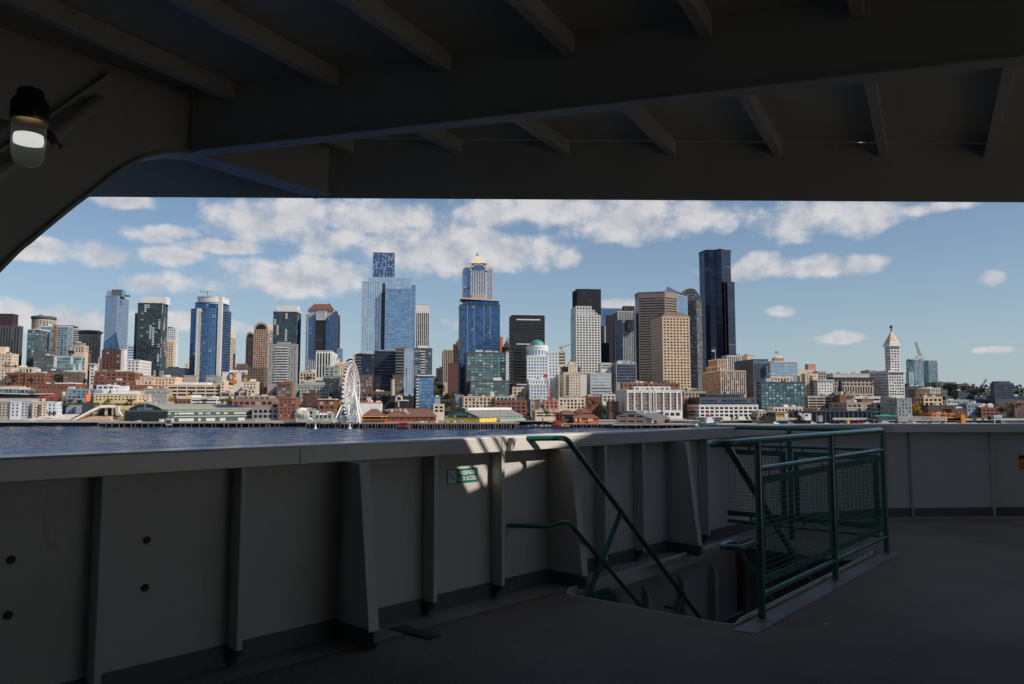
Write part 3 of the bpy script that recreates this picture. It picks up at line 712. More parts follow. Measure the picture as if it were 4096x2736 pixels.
far = [(-4000, -2500, 0), (4000, -2500, 0), (4000, y0, 0), (-4000, y0, 0), (-4000, y1, 0), (4000, y1, 0), (4000, 1000, 0), (-4000, 1000, 0), (x0, y0, 0), (x1, y0, 0), (x1, y1, 0), (x0, y1, 0)]
ffar = [(0, 1, 2, 3), (4, 5, 6, 7), (3, 8, 11, 4), (9, 2, 5, 10)]
wme = bpy.data.meshes.new('water'); wme.from_pydata(VQ.tolist() + far, [], FQ.tolist() + [tuple(k0 + i for i in f) for f in ffar]); wme.materials.append(wmat); wme.polygons.foreach_set('use_smooth', [True] * len(wme.polygons))
wob = bpy.data.objects.new('water', wme); COL.objects.link(wob); tag(wob, kind='structure')

T7 = math.tan(R(7))
def shore(x): return 765 + T7 * x * .8
def ground(x, y):
    s = y - shore(x)
    P = ((0, 4), (70, 5), (170, 10), (400, 27), (620, 48), (900, 60), (1300, 64), (2600, 52))
    if s <= 0: return 4
    for (a, za), (c, zc_) in zip(P, P[1:]):
        if s < c: return za + (zc_ - za) * (s - a) / (c - a)
    return P[-1][1]
hill_mat = pmat('hillside', (.03, .034, .02), .95, var=.4, scale=.03)
V = []; F = []; xs = list(range(-2600, 3001, 140)); ss = [0, 40, 70, 120, 170, 280, 400, 520, 620, 760, 900, 1300, 2600]
for s in ss:
    for x in xs: V.append((x, shore(x) + s, ground(x, shore(x) + s)))
nx = len(xs)
for i in range(len(ss) - 1):
    for j in range(nx - 1): F.append((i * nx + j, i * nx + j + 1, (i + 1) * nx + j + 1, (i + 1) * nx + j))
tag(mesh('hillside', V, F, hill_mat), kind='structure')
quay_mat = pmat('quay_concrete', (.30, .28, .25), .85, var=.15, scale=.2)
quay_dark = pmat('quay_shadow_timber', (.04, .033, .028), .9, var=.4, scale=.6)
o = MB()
for i in range(nx - 1):
    x0, x1 = xs[i], xs[i + 1]
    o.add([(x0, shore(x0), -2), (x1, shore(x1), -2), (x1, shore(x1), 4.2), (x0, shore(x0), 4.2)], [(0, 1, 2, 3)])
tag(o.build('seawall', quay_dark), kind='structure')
o = MB()
for i in range(nx - 1):
    x0, x1 = xs[i], xs[i + 1]
    o.add([(x0, shore(x0) - 3, 4.25), (x1, shore(x1) - 3, 4.25), (x1, shore(x1) + 45, 4.9), (x0, shore(x0) + 45, 4.9), (x0, shore(x0) - 3, 3.5), (x1, shore(x1) - 3, 3.5)], [(0, 1, 2, 3), (4, 5, 1, 0)])
tag(o.build('promenade', quay_mat), kind='structure')

# ================================================================ CITY: positions read off as directions, each thing at its own distance
CROP = {'a': (0, 1120, 2.5286), 'b': (600, 1120, 2.5286), 'c': (1200, 950, 1.984), 'd': (1750, 950, 1.984), 'e': (2200, 950, 1.984), 'f': (2750, 950, 1.984), 'g': (3400, 1250, 3.2),
        'A': (1150, 1400, 3.354), 'B': (1800, 1400, 3.354), 'C': (2400, 1400, 3.354), 'D': (3000, 1400, 3.354), 'E': (0, 1440, 3.913), 'F': (550, 1440, 3.354), 'n': (0, 0, 1)}
def nat(c, x, y): ox, oy, s = CROP[c]; return ox + x / s, oy + y / s
def at(c, x, y, Y):
    r = raypx(*nat(c, x, y)); k = Y / r.y; return Vector((r.x * k, Y, r.z * k + EYE))
def slope(c, x, y):
    r = raypx(*nat(c, x, y)); return r.x / r.y
COLS = dict(wh=(.68, .66, .63), crm=(.66, .54, .41), bei=(.60, .48, .36), tan=(.68, .49, .33), brk=(.235, .095, .06), brd=(.12, .06, .047), brn=(.16, .11, .08), gry=(.30, .295, .29), dgr=(.10, .105, .11),
            blk=(.022, .022, .026), ltg=(.50, .50, .49), blg=(.26, .32, .40), grn=(.33, .38, .34), pnk=(.44, .22, .17), org=(.62, .17, .05), yel=(.66, .53, .30), dbl=(.05, .07, .10), stn=(.42, .36, .29), mar=(.07, .03, .035), whb=(.60, .64, .69), fin=(.40, .49, .58), dfr=(.09, .15, .26), dts=(.045, .055, .06), bri=(.30, .185, .145), wtl=(.60, .57, .54))
def wall(c):
    return pmat('wall_' + c, COLS[c], .85, var=.10, scale=.12)
def glassmat(name, c1, c2, metal, rough, blinds=0, bc=(.42, .40, .36), tilt=.015):
    m = bpy.data.materials.new(name); m.use_nodes = True; nt = m.node_tree; b = nt.nodes['Principled BSDF']; L = nt.links.new
    oi = nt.nodes.new('ShaderNodeObjectInfo'); ge = nt.nodes.new('ShaderNodeNewGeometry')
    ad = nt.nodes.new('ShaderNodeMath'); ad.operation = 'ADD'; L(oi.outputs['Random'], ad.inputs[0]); L(ge.outputs['Random Per Island'], ad.inputs[1])
    wh = nt.nodes.new('ShaderNodeTexWhiteNoise'); wh.noise_dimensions = '1D'; L(ad.outputs[0], wh.inputs['W'])
    mx = nt.nodes.new('ShaderNodeMix'); mx.data_type = 'RGBA'; L(wh.outputs['Value'], mx.inputs[0]); mx.inputs[6].default_value = (*c1, 1); mx.inputs[7].default_value = (*c2, 1); out = mx.outputs[2]
    if blinds:
        sp = nt.nodes.new('ShaderNodeSeparateColor'); L(wh.outputs['Color'], sp.inputs[0])
        lt = nt.nodes.new('ShaderNodeMath'); lt.operation = 'LESS_THAN'; L(sp.outputs[1], lt.inputs[0]); lt.inputs[1].default_value = blinds
        m2 = nt.nodes.new('ShaderNodeMix'); m2.data_type = 'RGBA'; L(lt.outputs[0], m2.inputs[0]); L(out, m2.inputs[6]); m2.inputs[7].default_value = (*bc, 1); out = m2.outputs[2]
    L(out, b.inputs['Base Color']); b.inputs['Metallic'].default_value = metal; b.inputs['Roughness'].default_value = rough; b.inputs['Specular IOR Level'].default_value = .6
    s1 = nt.nodes.new('ShaderNodeVectorMath'); s1.operation = 'SUBTRACT'; L(wh.outputs['Color'], s1.inputs[0]); s1.inputs[1].default_value = (.5, .5, .5)
    s2 = nt.nodes.new('ShaderNodeVectorMath'); s2.operation = 'SCALE'; L(s1.outputs[0], s2.inputs[0]); s2.inputs['Scale'].default_value = tilt
    s3 = nt.nodes.new('ShaderNodeVectorMath'); s3.operation = 'ADD'; L(s2.outputs[0], s3.inputs[0]); L(ge.outputs['Normal'], s3.inputs[1])
    s4 = nt.nodes.new('ShaderNodeVectorMath'); s4.operation = 'NORMALIZE'; L(s3.outputs[0], s4.inputs[0]); L(s4.outputs[0], b.inputs['Normal'])
    return m
GL = dict(dk=glassmat('window_glass', (.012, .014, .016), (.05, .055, .06), .0, .12, .14), blk=glassmat('black_glass', (.008, .009, .012), (.03, .032, .04), .2, .1, .04, (.10, .10, .11)),
          blu=glassmat('blue_glass', (.14, .28, .48), (.24, .42, .62), .8, .08, tilt=.03), dee=glassmat('deep_blue_glass', (.05, .115, .255), (.09, .19, .37), .8, .07, .03, (.30, .36, .42), tilt=.03),
          tea=glassmat('teal_glass', (.05, .12, .13), (.22, .40, .40), .6, .1, .12, (.45, .62, .60), tilt=.05), dtl=glassmat('dark_teal_glass', (.015, .04, .045), (.075, .14, .15), .55, .1, .05, (.40, .52, .52), tilt=.05), sky=glassmat('pale_glass', (.34, .46, .58), (.50, .62, .74), .8, .1, .04, (.6, .65, .7), tilt=.03),
          nav=glassmat('navy_glass', (.022, .035, .07), (.045, .065, .12), .6, .22, .02, (.12, .15, .2), tilt=.02), mix=glassmat('apartment_glass', (.03, .05, .06), (.14, .19, .22), .5, .1, .22, (.38, .44, .46), tilt=.06),
          red=glassmat('red_brown_glass', (.06, .015, .014), (.12, .035, .03), .2, .2, .05))
# style: bay width, floor height, window share across, window share up, recess
ST = dict(pun=(3.6, 3.7, .50, .52, .3), sq=(3.4, 3.5, .60, .62, .4), fed=(4.3, 3.8, .62, .54, .9), rib=(9, 3.8, .99, .52, .35), ver=(3.2, 15, .62, .985, .5), ver2=(3.4, 12, .55, .97, .5), cur=(3.0, 3.8, .93, .90, .08), cur2=(4.5, 3.8, .95, .80, .1),
          con=(4.2, 3.1, .80, .70, .3), fin=(2.6, 3.6, .66, .93, .3), sto=(3.8, 3.8, .62, .70, .35), ind=(5.2, 3.9, .72, .62, .35), smi=(3.5, 3.6, .72, .56, .4), gar=(9, 3.2, .93, .55, 1.6), apt=(3.2, 3.0, .42, .52, .25), lof=(2.1, 3.45, .62, .52, .3), none=None)
NWIN = [0]
def facade(root, V, F, P, A, B, z0, z1, zb, sty, alt=None, mt=1.2, ms=.8):
    """wall polygon of one face with real openings; panes go to P"""
    A, B = Vector(A), Vector(B); d = B - A; Wd = d.length; d.normalize(); n = Vector((d.y, -d.x))
    def q(x, z, dep=0): p = A + d * x - n * dep; return (p.x, p.y, z)
    def quad(a, b, c, e): k = len(V); V.extend((a, b, c, e)); F.append((k, k + 1, k + 2, k + 3))
    if sty is None or Wd < 2.0 or z1 - zb < 2:
        quad(q(0, z0), q(Wd, z0), q(Wd, z1), q(0, z1)); return
    bw, fh, fw, fv, rec = sty
    ms = min(ms, Wd * .08); nc = max(1, round((Wd - 2 * ms) / bw)); zt = z1 - min(mt, (z1 - zb) * .2); nr = max(1, round((zt - zb) / fh))
    cw = (Wd - 2 * ms) / nc; ch = (zt - zb) / nr
    if zb > z0: quad(q(0, z0), q(Wd, z0), q(Wd, zb), q(0, zb))
    quad(q(0, zt), q(Wd, zt), q(Wd, z1), q(0, z1))
    w, h = cw * fw, ch * fv
    for r in range(nr):
        b0 = zb + r * ch; s0 = b0 + (ch - h) * .5; s1 = s0 + h
        if s0 - b0 > .02: quad(q(0, b0), q(Wd, b0), q(Wd, s0), q(0, s0))
        if b0 + ch - s1 > .02: quad(q(0, s1), q(Wd, s1), q(Wd, b0 + ch), q(0, b0 + ch))
        x = 0
        for c in range(nc):
            xa = ms + c * cw + (cw - w) / 2; xb = xa + w
            quad(q(x, s0), q(xa, s0), q(xa, s1), q(x, s1)); x = xb
            quad(q(xa, s0), q(xa, s0, rec), q(xa, s1, rec), q(xa, s1)); quad(q(xb, s0, rec), q(xb, s0), q(xb, s1), q(xb, s1, rec))
            quad(q(xa, s0), q(xb, s0), q(xb, s0, rec), q(xa, s0, rec)); quad(q(xa, s1, rec), q(xb, s1, rec), q(xb, s1), q(xa, s1))
            P.append((q((xa + xb) / 2, (s0 + s1) / 2, rec), (d.x, d.y), w, h, r, c))
        quad(q(x, s0), q(Wd, s0), q(Wd, s1), q(x, s1))
def block(root, pts, z0, z1, zb, sty, wm, gm, side=None, alt=None, roofm=None, roof=True, over=.3, mt=1.2, cap=300, extra=None, name='wall', rt=.6):
    """one volume of a building: wall with openings on the faces turned to the water, window panes, roof slab"""
    V = []; F = []; P = []; n = len(pts); o = Vector(root.location)
    fronts = []
    for i in range(n):
        A, B = Vector(pts[i][:2]), Vector(pts[(i + 1) % n][:2]); d = B - A; nn = Vector((d.y, -d.x)); mid = (A + B) / 2
        vis = nn.dot(-mid) > 0
        s = sty if vis else None
        if vis and side is not None and i in side: s = side[i]
        facade(root, V, F, P, A, B, z0, z1, max(zb, z0 + 1), s, mt=mt)
    mesh(name, [Vector(v) - o for v in V], F, wm, root)
    if roof:
        c = sum((Vector(p[:2]) for p in pts), Vector((0, 0))) / n; m = MB()
        q = [Vector(p[:2]) + (Vector(p[:2]) - c).normalized() * over * 1.4 for p in pts]
        m.prism(q, z1 - .3, z1 + rt); m.build('roof', roofm or wm, root)
    panes(root, P, gm, alt, cap)
def panes(root, P, gm, alt=None, cap=300):
    if not P: return
    o = Vector(root.location); groups = {}; bulk = MB(); bulk2 = MB(); count = root.get('nw', 0)
    rnd = random.Random(len(P) * 13 + int(o.x)); runs = {}
    for k, (c, d, w, h, r, col) in enumerate(sorted(P, key=lambda p: -p[0][2])):
        isalt = False
        if alt:
            key = (round(d[0], 3), col)
            st, left = runs.get(key, (False, 0))
            if left <= 0: st = rnd.random() < alt[0]; left = rnd.randint(min(2, alt[2]), alt[2])
            runs[key] = (st, left - 1); isalt = st
        dist = math.hypot(c[0], c[1]); nn = Vector((d[1], -d[0])); cosv = abs(nn.dot(Vector(c[:2]).normalized()))
        wp, hp = w * FPX / dist * cosv, h * FPX / dist
        dv = Vector((d[0], d[1], 0)) * (w / 2); nv = Vector((d[1], -d[0], 0)) * .06; C = Vector(c); up = Vector((0, 0, h / 2))
        if wp >= 9.5 and hp >= 6.5 and count < cap:
            key = (round(d[0], 3), round(w, 2), round(h, 2), isalt)
            if key not in groups:
                nv2 = Vector((d[1], -d[0], 0)) * .05
                m = MB(); m.extrude([-dv - up, dv - up, dv + up, -dv + up], nv2)
                ob = mesh('panel' if isalt else 'window', m.V, m.F, alt[1] if isalt else gm, root, loc=C - o); groups[key] = ob
            else: inst(groups[key], root, C - o)
            count += 1; NWIN[0] += 1
        else: (bulk2 if isalt else bulk).add([C - dv - up + nv * .5, C + dv - up + nv * .5, C + dv + up + nv * .5, C - dv + up + nv * .5], [(0, 1, 2, 3)])
    root['nw'] = count
    if bulk.F: tag(bulk.build('window', gm, root), kind='stuff')
    if bulk2.F: tag(bulk2.build('panel', alt[1], root), kind='stuff')
def footprint(c, xl, xc, xr, yt, Dd, side, phi, dep=None):
    u = Vector((math.cos(R(phi)), math.sin(R(phi)))); v = Vector((-u.y, u.x)); C = at(c, xc, yt, Dd); C2 = Vector((C.x, C.y))
    def hit(dirn, m, dflt):          # length along dirn from C2 to the ray with slope m
        den = dirn.x - m * dirn.y
        if abs(den) < 1e-6: return dflt
        return (m * C2.y - C2.x) / den
    if side == 'F':
        C = at(c, xl, yt, Dd); C2 = Vector((C.x, C.y)); Wd = hit(u, slope(c, xr, yt), 20); Dp = dep or min(40, max(12, Wd * .8))
        pts = [C2, C2 + u * Wd, C2 + u * Wd + v * Dp, C2 + v * Dp]
    elif side == 'L':
        Wd = hit(u, slope(c, xr, yt), 20); Dp = hit(v, slope(c, xl, yt), 30); Dp = dep or (min(75, max(8, Dp)) if Dp > 0 else 40)
        pts = [C2, C2 + u * Wd, C2 + u * Wd + v * Dp, C2 + v * Dp]
    else:
        Wd = hit(-u, slope(c, xl, yt), 20); Dp = hit(v, slope(c, xr, yt), 30); Dp = dep or (min(75, max(8, Dp)) if Dp > 0 else 40)
        pts = [C2 - u * Wd, C2, C2 + v * Dp, C2 - u * Wd + v * Dp]
    return pts, u, v
def B(c, xl, xc, xr, yt, yb, Dd, side, sty, wc, gl, label, name='office_tower', cat=None, phi=7, dep=None, pent=(), alt=None, root=None, sside=None, roofc=None, bal=None, mt=1.2, over=.3, base=None, units=2, group=None, rt=.6, cap=300):
    """building whose left edge, corner and right edge are seen at xl, xc, xr, its roof at yt, its windows down to yb"""
    pts, u, v = footprint(c, xl, xc, xr, yt, Dd, side, phi, dep)
    z1 = at(c, xc, yt, Dd).z; zb = at(c, xc, yb, Dd).z; mid = sum(pts, Vector((0, 0))) / 4
    z0 = min(ground(p.x, p.y) for p in pts) - 1.5
    if base is not None: z0 = base
    z0 = min(z0, zb - 1) if root is None else zb - 2
    if root is None:
        root = empty(name, (mid.x, mid.y, z0)); tag(root, label, cat or ('tower' if 'tower' in name else 'building'), group)
    sd = None
    if sside is not None: sd = {3: sside, 1: sside}
    wm = wall(wc) if isinstance(wc, str) else wc
    block(root, pts, z0, z1, zb, ST[sty], wm, GL[gl], side=sd, alt=alt, roofm=wall(roofc) if roofc else None, mt=mt, over=over, rt=rt, cap=cap)
    for pn in pent:
        xa, xb, yp = pn[:3]; pc = pn[3] if len(pn) > 3 else (roofc or wc)
        Y = Dd + 9; a, b_ = at(c, xa, yp, Y), at(c, xb, yp, Y); wd = abs(b_.x - a.x); m = MB()
        m.box(((a.x + b_.x) / 2 - v.x * 0, Y + min(10, wd * .3), z1 + .55), wd, min(18, wd * .7), max(.5, a.z - z1 - .55), u); m.build('penthouse', (wall(pc) if pc in COLS else GL[pc]) if isinstance(pc, str) else pc, root)
    rn = random.Random(int(xl * 7 + yt))
    for k in range(units):
        q = pts[0] + (pts[1] - pts[0]) * rn.uniform(.12, .88) + (pts[3] - pts[0]) * rn.uniform(.15, .6); m = MB(); s = rn.uniform(1.6, 4.0)
        m.box((q.x, q.y, z1 + rt - .05), s * 1.4, s, rn.uniform(1.0, 2.6), u); m.build('roof_unit', wall(rn.choice(('ltg', 'gry', 'wh', 'dgr'))), root)
    if bal:
        b0, b1, bm, fh = bal[:4]; A = pts[0] + (pts[1] - pts[0]) * b0; E = pts[0] + (pts[1] - pts[0]) * b1; wd = (E - A).length; nn = Vector((u.y, -u.x)); mm = (A + E) / 2 + nn * .75
        z = z1 - 4; first = None
        while z > zb:
            if first is None:
                m = MB(); m.box((0, 0, 0), wd, 1.5, .22, u); f = nn * .72; m.box((f.x, f.y, .22), wd, .06, .85, u); m.box((-f.x * 0 + u.x * wd * .5, u.y * wd * .5, .22), .06, 1.4, .85, u)
                first = mesh('balcony', m.V, m.F, bm, root, loc=Vector((mm.x, mm.y, z)) - Vector(root.location))
            else: inst(first, root, Vector((mm.x, mm.y, z)) - Vector(root.location))
            z -= fh
    return root, pts, u, v, z1
# ================================================================ BUILDINGS, from the left edge of the view to the right
white_panel = pmat('white_facade_panel', (.66, .69, .70), .5, var=.08)
bal_w = pmat('white_balcony', (.62, .62, .60), .6, var=.1); bal_g = pmat('grey_balcony', (.20, .20, .20), .6, var=.1); bal_d = pmat('dark_balcony', (.07, .065, .06), .6, var=.1)
# --- far left, Belltown
B('a', -60, 205, 228, 470, 860, 1000, 'R', 'ver', 'dgr', 'blk', 'dark grey ribbed office tower cut by the left edge of the view', units=0)
B('a', -40, 132, 187, 345, 470, 1160, 'R', 'sq', 'mar', 'blk', 'dark maroon speckled tower rising behind the ribbed tower', units=0)
B('a', 230, 280, 403, 500, 860, 950, 'L', 'con', 'dgr', 'tea', 'teal glass apartment tower with slanted white roof beside the ribbed tower', sside=ST['con'], roofc='wh', name='glass_tower')
B('a', 408, 690, 738, 470, 770, 980, 'R', 'con', 'blg', 'tea', 'grey glass tower framed in white verticals under an overhanging dark roof', pent=((430, 712, 455, 'dgr'),), alt=(.12, white_panel, 30), name='glass_tower', roofc='wh')
B('a', 735, 735, 808, 500, 640, 1320, 'F', 'rib', 'ltg', 'dk', 'pale striped slab seen between the glass tower and the cylindrical tower')
B('a', 735, 735, 830, 640, 760, 1010, 'F', 'none', 'gry', 'dk', 'windowless grey block below the striped slab', name='office_building')
B('a', 755, 755, 855, 668, 730, 935, 'F', 'sto', 'bei', 'dk', 'small tan building with three square windows near the cylindrical tower', name='office_building')
B('a', 1068, 1190, 1307, 162, 700, 1200, 'R', 'fin', 'blg', 'blu', 'tall slim blue grey glass tower with a stepped crown', name='glass_tower', sside=ST['con'], pent=((1083, 1230, 110, 'sky'), (1130, 1228, 97, 'dgr'), (1262, 1305, 152, 'dgr')), units=0)
B('a', 1395, 1640, 1700, 238, 975, 1150, 'R', 'con', 'dts', 'dtl', 'dark glass apartment tower with scattered white vertical strips and white cap', name='glass_tower', alt=(.17, white_panel, 9), pent=((1430, 1668, 168, 'wh'),), units=0, sside=ST['con'])
B('a', 1366, 1366, 1394, 338, 900, 1155, 'F', 'con', 'dgr', 'blk', 'lower dark side wing of the white stripped glass tower', name='glass_tower', units=0)
B('b', 150, 262, 291, 493, 640, 1400, 'R', 'pun', 'whb', 'dk', 'pale slab tower with small windows behind the white stripped tower', pent=((178, 222, 475, 'dgr'),), units=0)
B('b', 160, 240, 266, 630, 890, 1200, 'R', 'pun', 'crm', 'dk', 'cream tower with curved top beside the dark glass apartment tower', pent=((170, 250, 600, 'crm'),), units=0)
B('a', 1290, 1290, 1360, 665, 800, 1250, 'F', 'rib', 'whb', 'blu', 'small pale glass block between the two slim towers', units=1)
B('b', 355, 355, 385, 850, 940, 1160, 'F', 'pun', 'crm', 'dk', 'sliver of a cream tower left of the blue curved tower', units=0)
B('b', 728, 762, 808, 512, 930, 1150, 'L', 'pun', 'crm', 'dk', 'slim cream tower with balconies behind the blue curved tower', sside=ST['con'], pent=((735, 806, 500, 'crm'),), units=0, mt=9)
B('b', 1248, 1488, 1530, 325, 660, 1150, 'R', 'con', 'dbl', 'dtl', 'dark teal apartment tower topped by a white box', name='glass_tower', pent=((1278, 1486, 256, 'wh'), (1262, 1500, 300, 'whb')), alt=(.15, white_panel, 6), units=0)
B('b', 1198, 1488, 1500, 655, 1050, 900, 'R', 'apt', 'gry', 'mix', 'grey apartment tower with white balconies up the middle', name='apartment_tower', bal=(.24, .70, bal_w, 3.0), pent=((1285, 1410, 627, 'gry'),), units=0)
B('c', 127, 249, 312, 902, 1112, 950, 'R', 'ver', 'wh', 'blk', 'squat office block striped in white and black verticals', sside=None, mt=2.5, units=0)
B('c', 296, 296, 335, 885, 1000, 1100, 'F', 'cur', 'blg', 'blu', 'narrow pale blue glass block behind the striped block', units=0, name='glass_tower')
# --- centre: tall glass pair
r_, p_, u_, v_, z_ = B('c', 490, 490, 651, 350, 900, 1120, 'F', 'ver2', 'fin', 'sky', 'wide pale blue glass tower of several slabs with white vertical fins', name='glass_tower', units=0, dep=35)
B('c', 652, 652, 676, 365, 900, 1130, 'F', 'cur', 'dbl', 'nav', '', root=r_, units=0, dep=25)
B('c', 677, 677, 882, 407, 880, 1115, 'F', 'cur2', 'blg', 'blu', '', root=r_, units=0, dep=38)
B('c', 883, 883, 918, 380, 880, 1122, 'F', 'cur', 'blg', 'blu', '', root=r_, units=0, dep=30)
B('c', 535, 535, 881, 318, 402, 1140, 'F', 'fin', 'fin', 'sky', '', root=r_, units=0, dep=20)
B('c', 580, 580, 748, 120, 312, 1350, 'F', 'fin', 'dfr', 'dee', 'very tall slim tower of dark glass flecked with white, rising behind the pale blue tower', name='glass_tower', alt=(.36, pmat('pale_blue_panel', (.42, .50, .57), .5), 1), units=0, dep=38)
B('c', 918, 1030, 1050, 530, 880, 1300, 'R', 'ver', 'wh', 'blk', 'tall tower of black and white verticals with plain white top band', mt=26, units=0)
B('c', 905, 1050, 1073, 882, 1095, 900, 'R', 'con', 'dgr', 'mix', 'dark apartment tower with balconies and white rooftop box', name='apartment_tower', bal=(.36, .62, bal_w, 3.1), pent=((935, 1015, 858, 'wh'),), units=1)
B('c', 903, 920, 1066, 1103, 1385, 850, 'L', 'cur', 'dbl', 'blu', 'blue glass apartment block with white slabs below a flat roof', name='apartment_building', pent=((925, 1072, 1090, 'whb'),), bal=(0, .18, bal_w, 3.3), units=0)
B('c', 830, 830, 912, 895, 1235, 1000, 'F', 'ver2', 'fin', 'sky', 'slim pale blue tower with white fins behind the dark hotel', name='glass_tower', units=0)
r_, *_ = B('c', 440, 440, 594, 928, 1092, 880, 'F', 'cur', 'blk', 'nav', 'large dark hotel of glass over brown stone with terraces', name='hotel_building', units=1, bal=(.0, .30, bal_g, 3.3), pent=((455, 500, 918, 'brn'),))
B('c', 595, 595, 760, 905, 1092, 890, 'F', 'rib', 'blk', 'nav', '', root=r_, units=1, pent=((620, 755, 892, 'blg'),))
B('c', 758, 758, 830, 882, 1092, 878, 'F', 'con', 'brn', 'nav', '', root=r_, units=0, bal=(.05, .95, bal_g, 3.3))
B('c', 450, 450, 575, 1093, 1260, 872, 'F', 'sq', 'brn', 'mix', '', root=r_, units=0)
B('c', 576, 576, 735, 1097, 1250, 884, 'F', 'sq', 'blk', 'nav', '', root=r_, units=0)
B('c', 736, 736, 823, 1095, 1210, 870, 'F', 'sq', 'brn', 'mix', '', root=r_, units=0)
B('c', 450, 450, 735, 1225, 1300, 850, 'F', 'ind', 'brn', 'blk', '', root=r_, units=4)
B('c', 640, 640, 905, 1262, 1320, 845, 'F', 'none', 'blk', 'blk', 'dark low service block with ducts below the hotel', name='office_building', units=3)
B('d', 15, 48, 137, 893, 1150, 1250, 'L', 'fin', 'bei', 'blk', 'tan office tower with a grid front in the gap left of the deep blue tower', units=1, pent=((60, 135, 884, 'bei'),))
B('d', 126, 126, 182, 850, 1000, 1190, 'F', 'fin', 'brn', 'blk', 'dark brown stepped tower partly hidden by the deep blue tower', units=0, pent=((145, 182, 825, 'brn'), (160, 182, 805, 'brn')))
B('d', 84, 84, 180, 1000, 1240, 1170, 'F', 'none', 'brd', 'blk', 'dark shaded office block below the brown stepped tower', units=0)
B('d', -10, -10, 43, 1040, 1110, 1120, 'F', 'fin', 'tan', 'dk', 'small orange tan block above the wooded slope', name='office_building', units=1)
# --- blue tower, black tower, domed block
r_, p_, u_, v_, z_ = B('d', 181, 181, 496, 533, 1235, 1050, 'F', 'cur', 'dee_frame' if False else 'dbl', 'dee', 'deep blue glass tower with thin orange fins and a slanted roof slab', name='glass_tower', units=0, dep=38)
B('d', 218, 218, 490, 497, 530, 1056, 'F', 'cur', 'dbl', 'dee', '', root=r_, units=0, dep=30)
m = MB(); A, E_ = at('d', 186, 476, 1048), at('d', 491, 495, 1058); m.extrude([A, E_, E_ + Vector((-4, 34, 0)), A + Vector((-4, 34, 0))], (0, 0, -1.6)); m.build('roof_slab', wall('bei'), r_)
for xx in (237, 289, 366, 417):
    a, b_ = at('d', xx, 533, 1049), at('d', xx, 1000, 1049); uu = (xx - 181) / 315 * 0; k = (p_[1] - p_[0]) * ((xx - 181) / 315.); q = p_[0] + k + Vector((u_.y, -u_.x)) * .45
    m = MB(); m.box((q.x, q.y, at('d', xx, 1240, 1050).z), .42, .8, z_ - at('d', xx, 1240, 1050).z, u_); m.build('fin', wall('bei'), r_)
B('d', 496, 496, 519, 792, 900, 1300, 'F', 'none', 'org', 'dk', 'orange red sliver of a tower beside the deep blue tower', units=0)
B('d', 515, 515, 572, 872, 960, 1260, 'F', 'con', 'brn', 'blk', 'dark block with a grey lattice gable roof left of the black tower', units=0)
r_, p_, u_, v_, z_ = B('d', 570, 597, 851, 612, 1165, 1000, 'L', 'rib', 'blk', 'blk', 'black office tower with thin horizontal ribs and white bands', units=0, roofc='wh', dep=40)
for (ya, yb2) in ((646, 655), (841, 849), (1162, 1170)):
    a, b_ = at('d', 628, ya, 1000), at('d', 628, yb2, 1000); q0 = p_[0] + (p_[1] - p_[0]) * .12; q1 = p_[0] + (p_[1] - p_[0]) * .86; nn = Vector((u_.y, -u_.x)); m = MB()
    m.extrude([(q0.x + nn.x * .12, q0.y + nn.y * .12, b_.z), (q1.x + nn.x * .12, q1.y + nn.y * .12, b_.z), (q1.x + nn.x * .12, q1.y + nn.y * .12, a.z), (q0.x + nn.x * .12, q0.y + nn.y * .12, a.z)], (nn.x * .3, nn.y * .3, 0)); m.build('band', wall('wh'), r_)
r_, *_ = B('d', 214, 230, 541, 912, 1255, 880, 'L', 'con', 'dgr', 'tea', 'wide green glass apartment block with dark frame and white right end', name='apartment_building', pent=((298, 358, 893, 'ltg'), (375, 433, 898, 'ltg')), units=2)
B('d', 542, 542, 568, 912, 1130, 882, 'F', 'none', 'ltg', 'tea', '', root=r_, units=0)
B('d', 245, 262, 571, 1138, 1255, 845, 'L', 'con', 'dgr', 'tea', 'lower green glass block with a white roof box in front of the wide one', name='apartment_building', pent=((440, 507, 1112, 'wh'),), units=0)
B('d', 958, 958, 1017, 906, 1010, 1060, 'F', 'rib', 'crm', 'dk', 'cream striped tower below the small tower crane', units=0)
r_, p_, u_, v_, z_ = B('d', 760, 760, 960, 906, 1200, 905, 'F', 'sq', 'wh', 'blu', 'white office block with a green dome on a round drum', units=0, name='office_building')
B('d', 703, 712, 880, 940, 1120, 892, 'L', 'sq', 'wh', 'blu', '', root=r_, units=0)
B('d', 705, 725, 891, 1126, 1165, 880, 'L', 'sq', 'wh', 'blu', '', root=r_, units=2)
B('d', 700, 731, 889, 1168, 1280, 872, 'L', 'sq', 'wh', 'blu', '', root=r_, units=2)
dc = at('d', 791, 860, 915); rad = (at('d', 878, 860, 915).x - at('d', 705, 860, 915).x) / 2; z1 = at('d', 791, 878, 915).z; zb = at('d', 791, 945, 915).z
pts = [(dc.x + rad * math.cos(2 * math.pi * k / 20), 915 + rad * math.sin(2 * math.pi * k / 20)) for k in range(20)]
block(r_, pts, zb - 6, z1, zb, (5.2, 6.5, .7, .7, .4), wall('wh'), GL['blu'], roof=True, name='drum', mt=4)
m = MB(); R0_ = (at('d', 878, 860, 915).x - dc.x) * .97; z2 = at('d', 791, 860, 915).z; m.lathe([(R0_, z1 - EYE * 0 - 0), (R0_, z2), (R0_ * .74, z2 + .2)], (dc.x, 915, 0), 28); autosmooth(m.build('dome_base', wall('wh'), r_), 40)
rd = (at('d', 852, 840, 915).x - at('d', 732, 840, 915).x) / 2; zt = at('d', 791, 812, 915).z; h = zt - z2
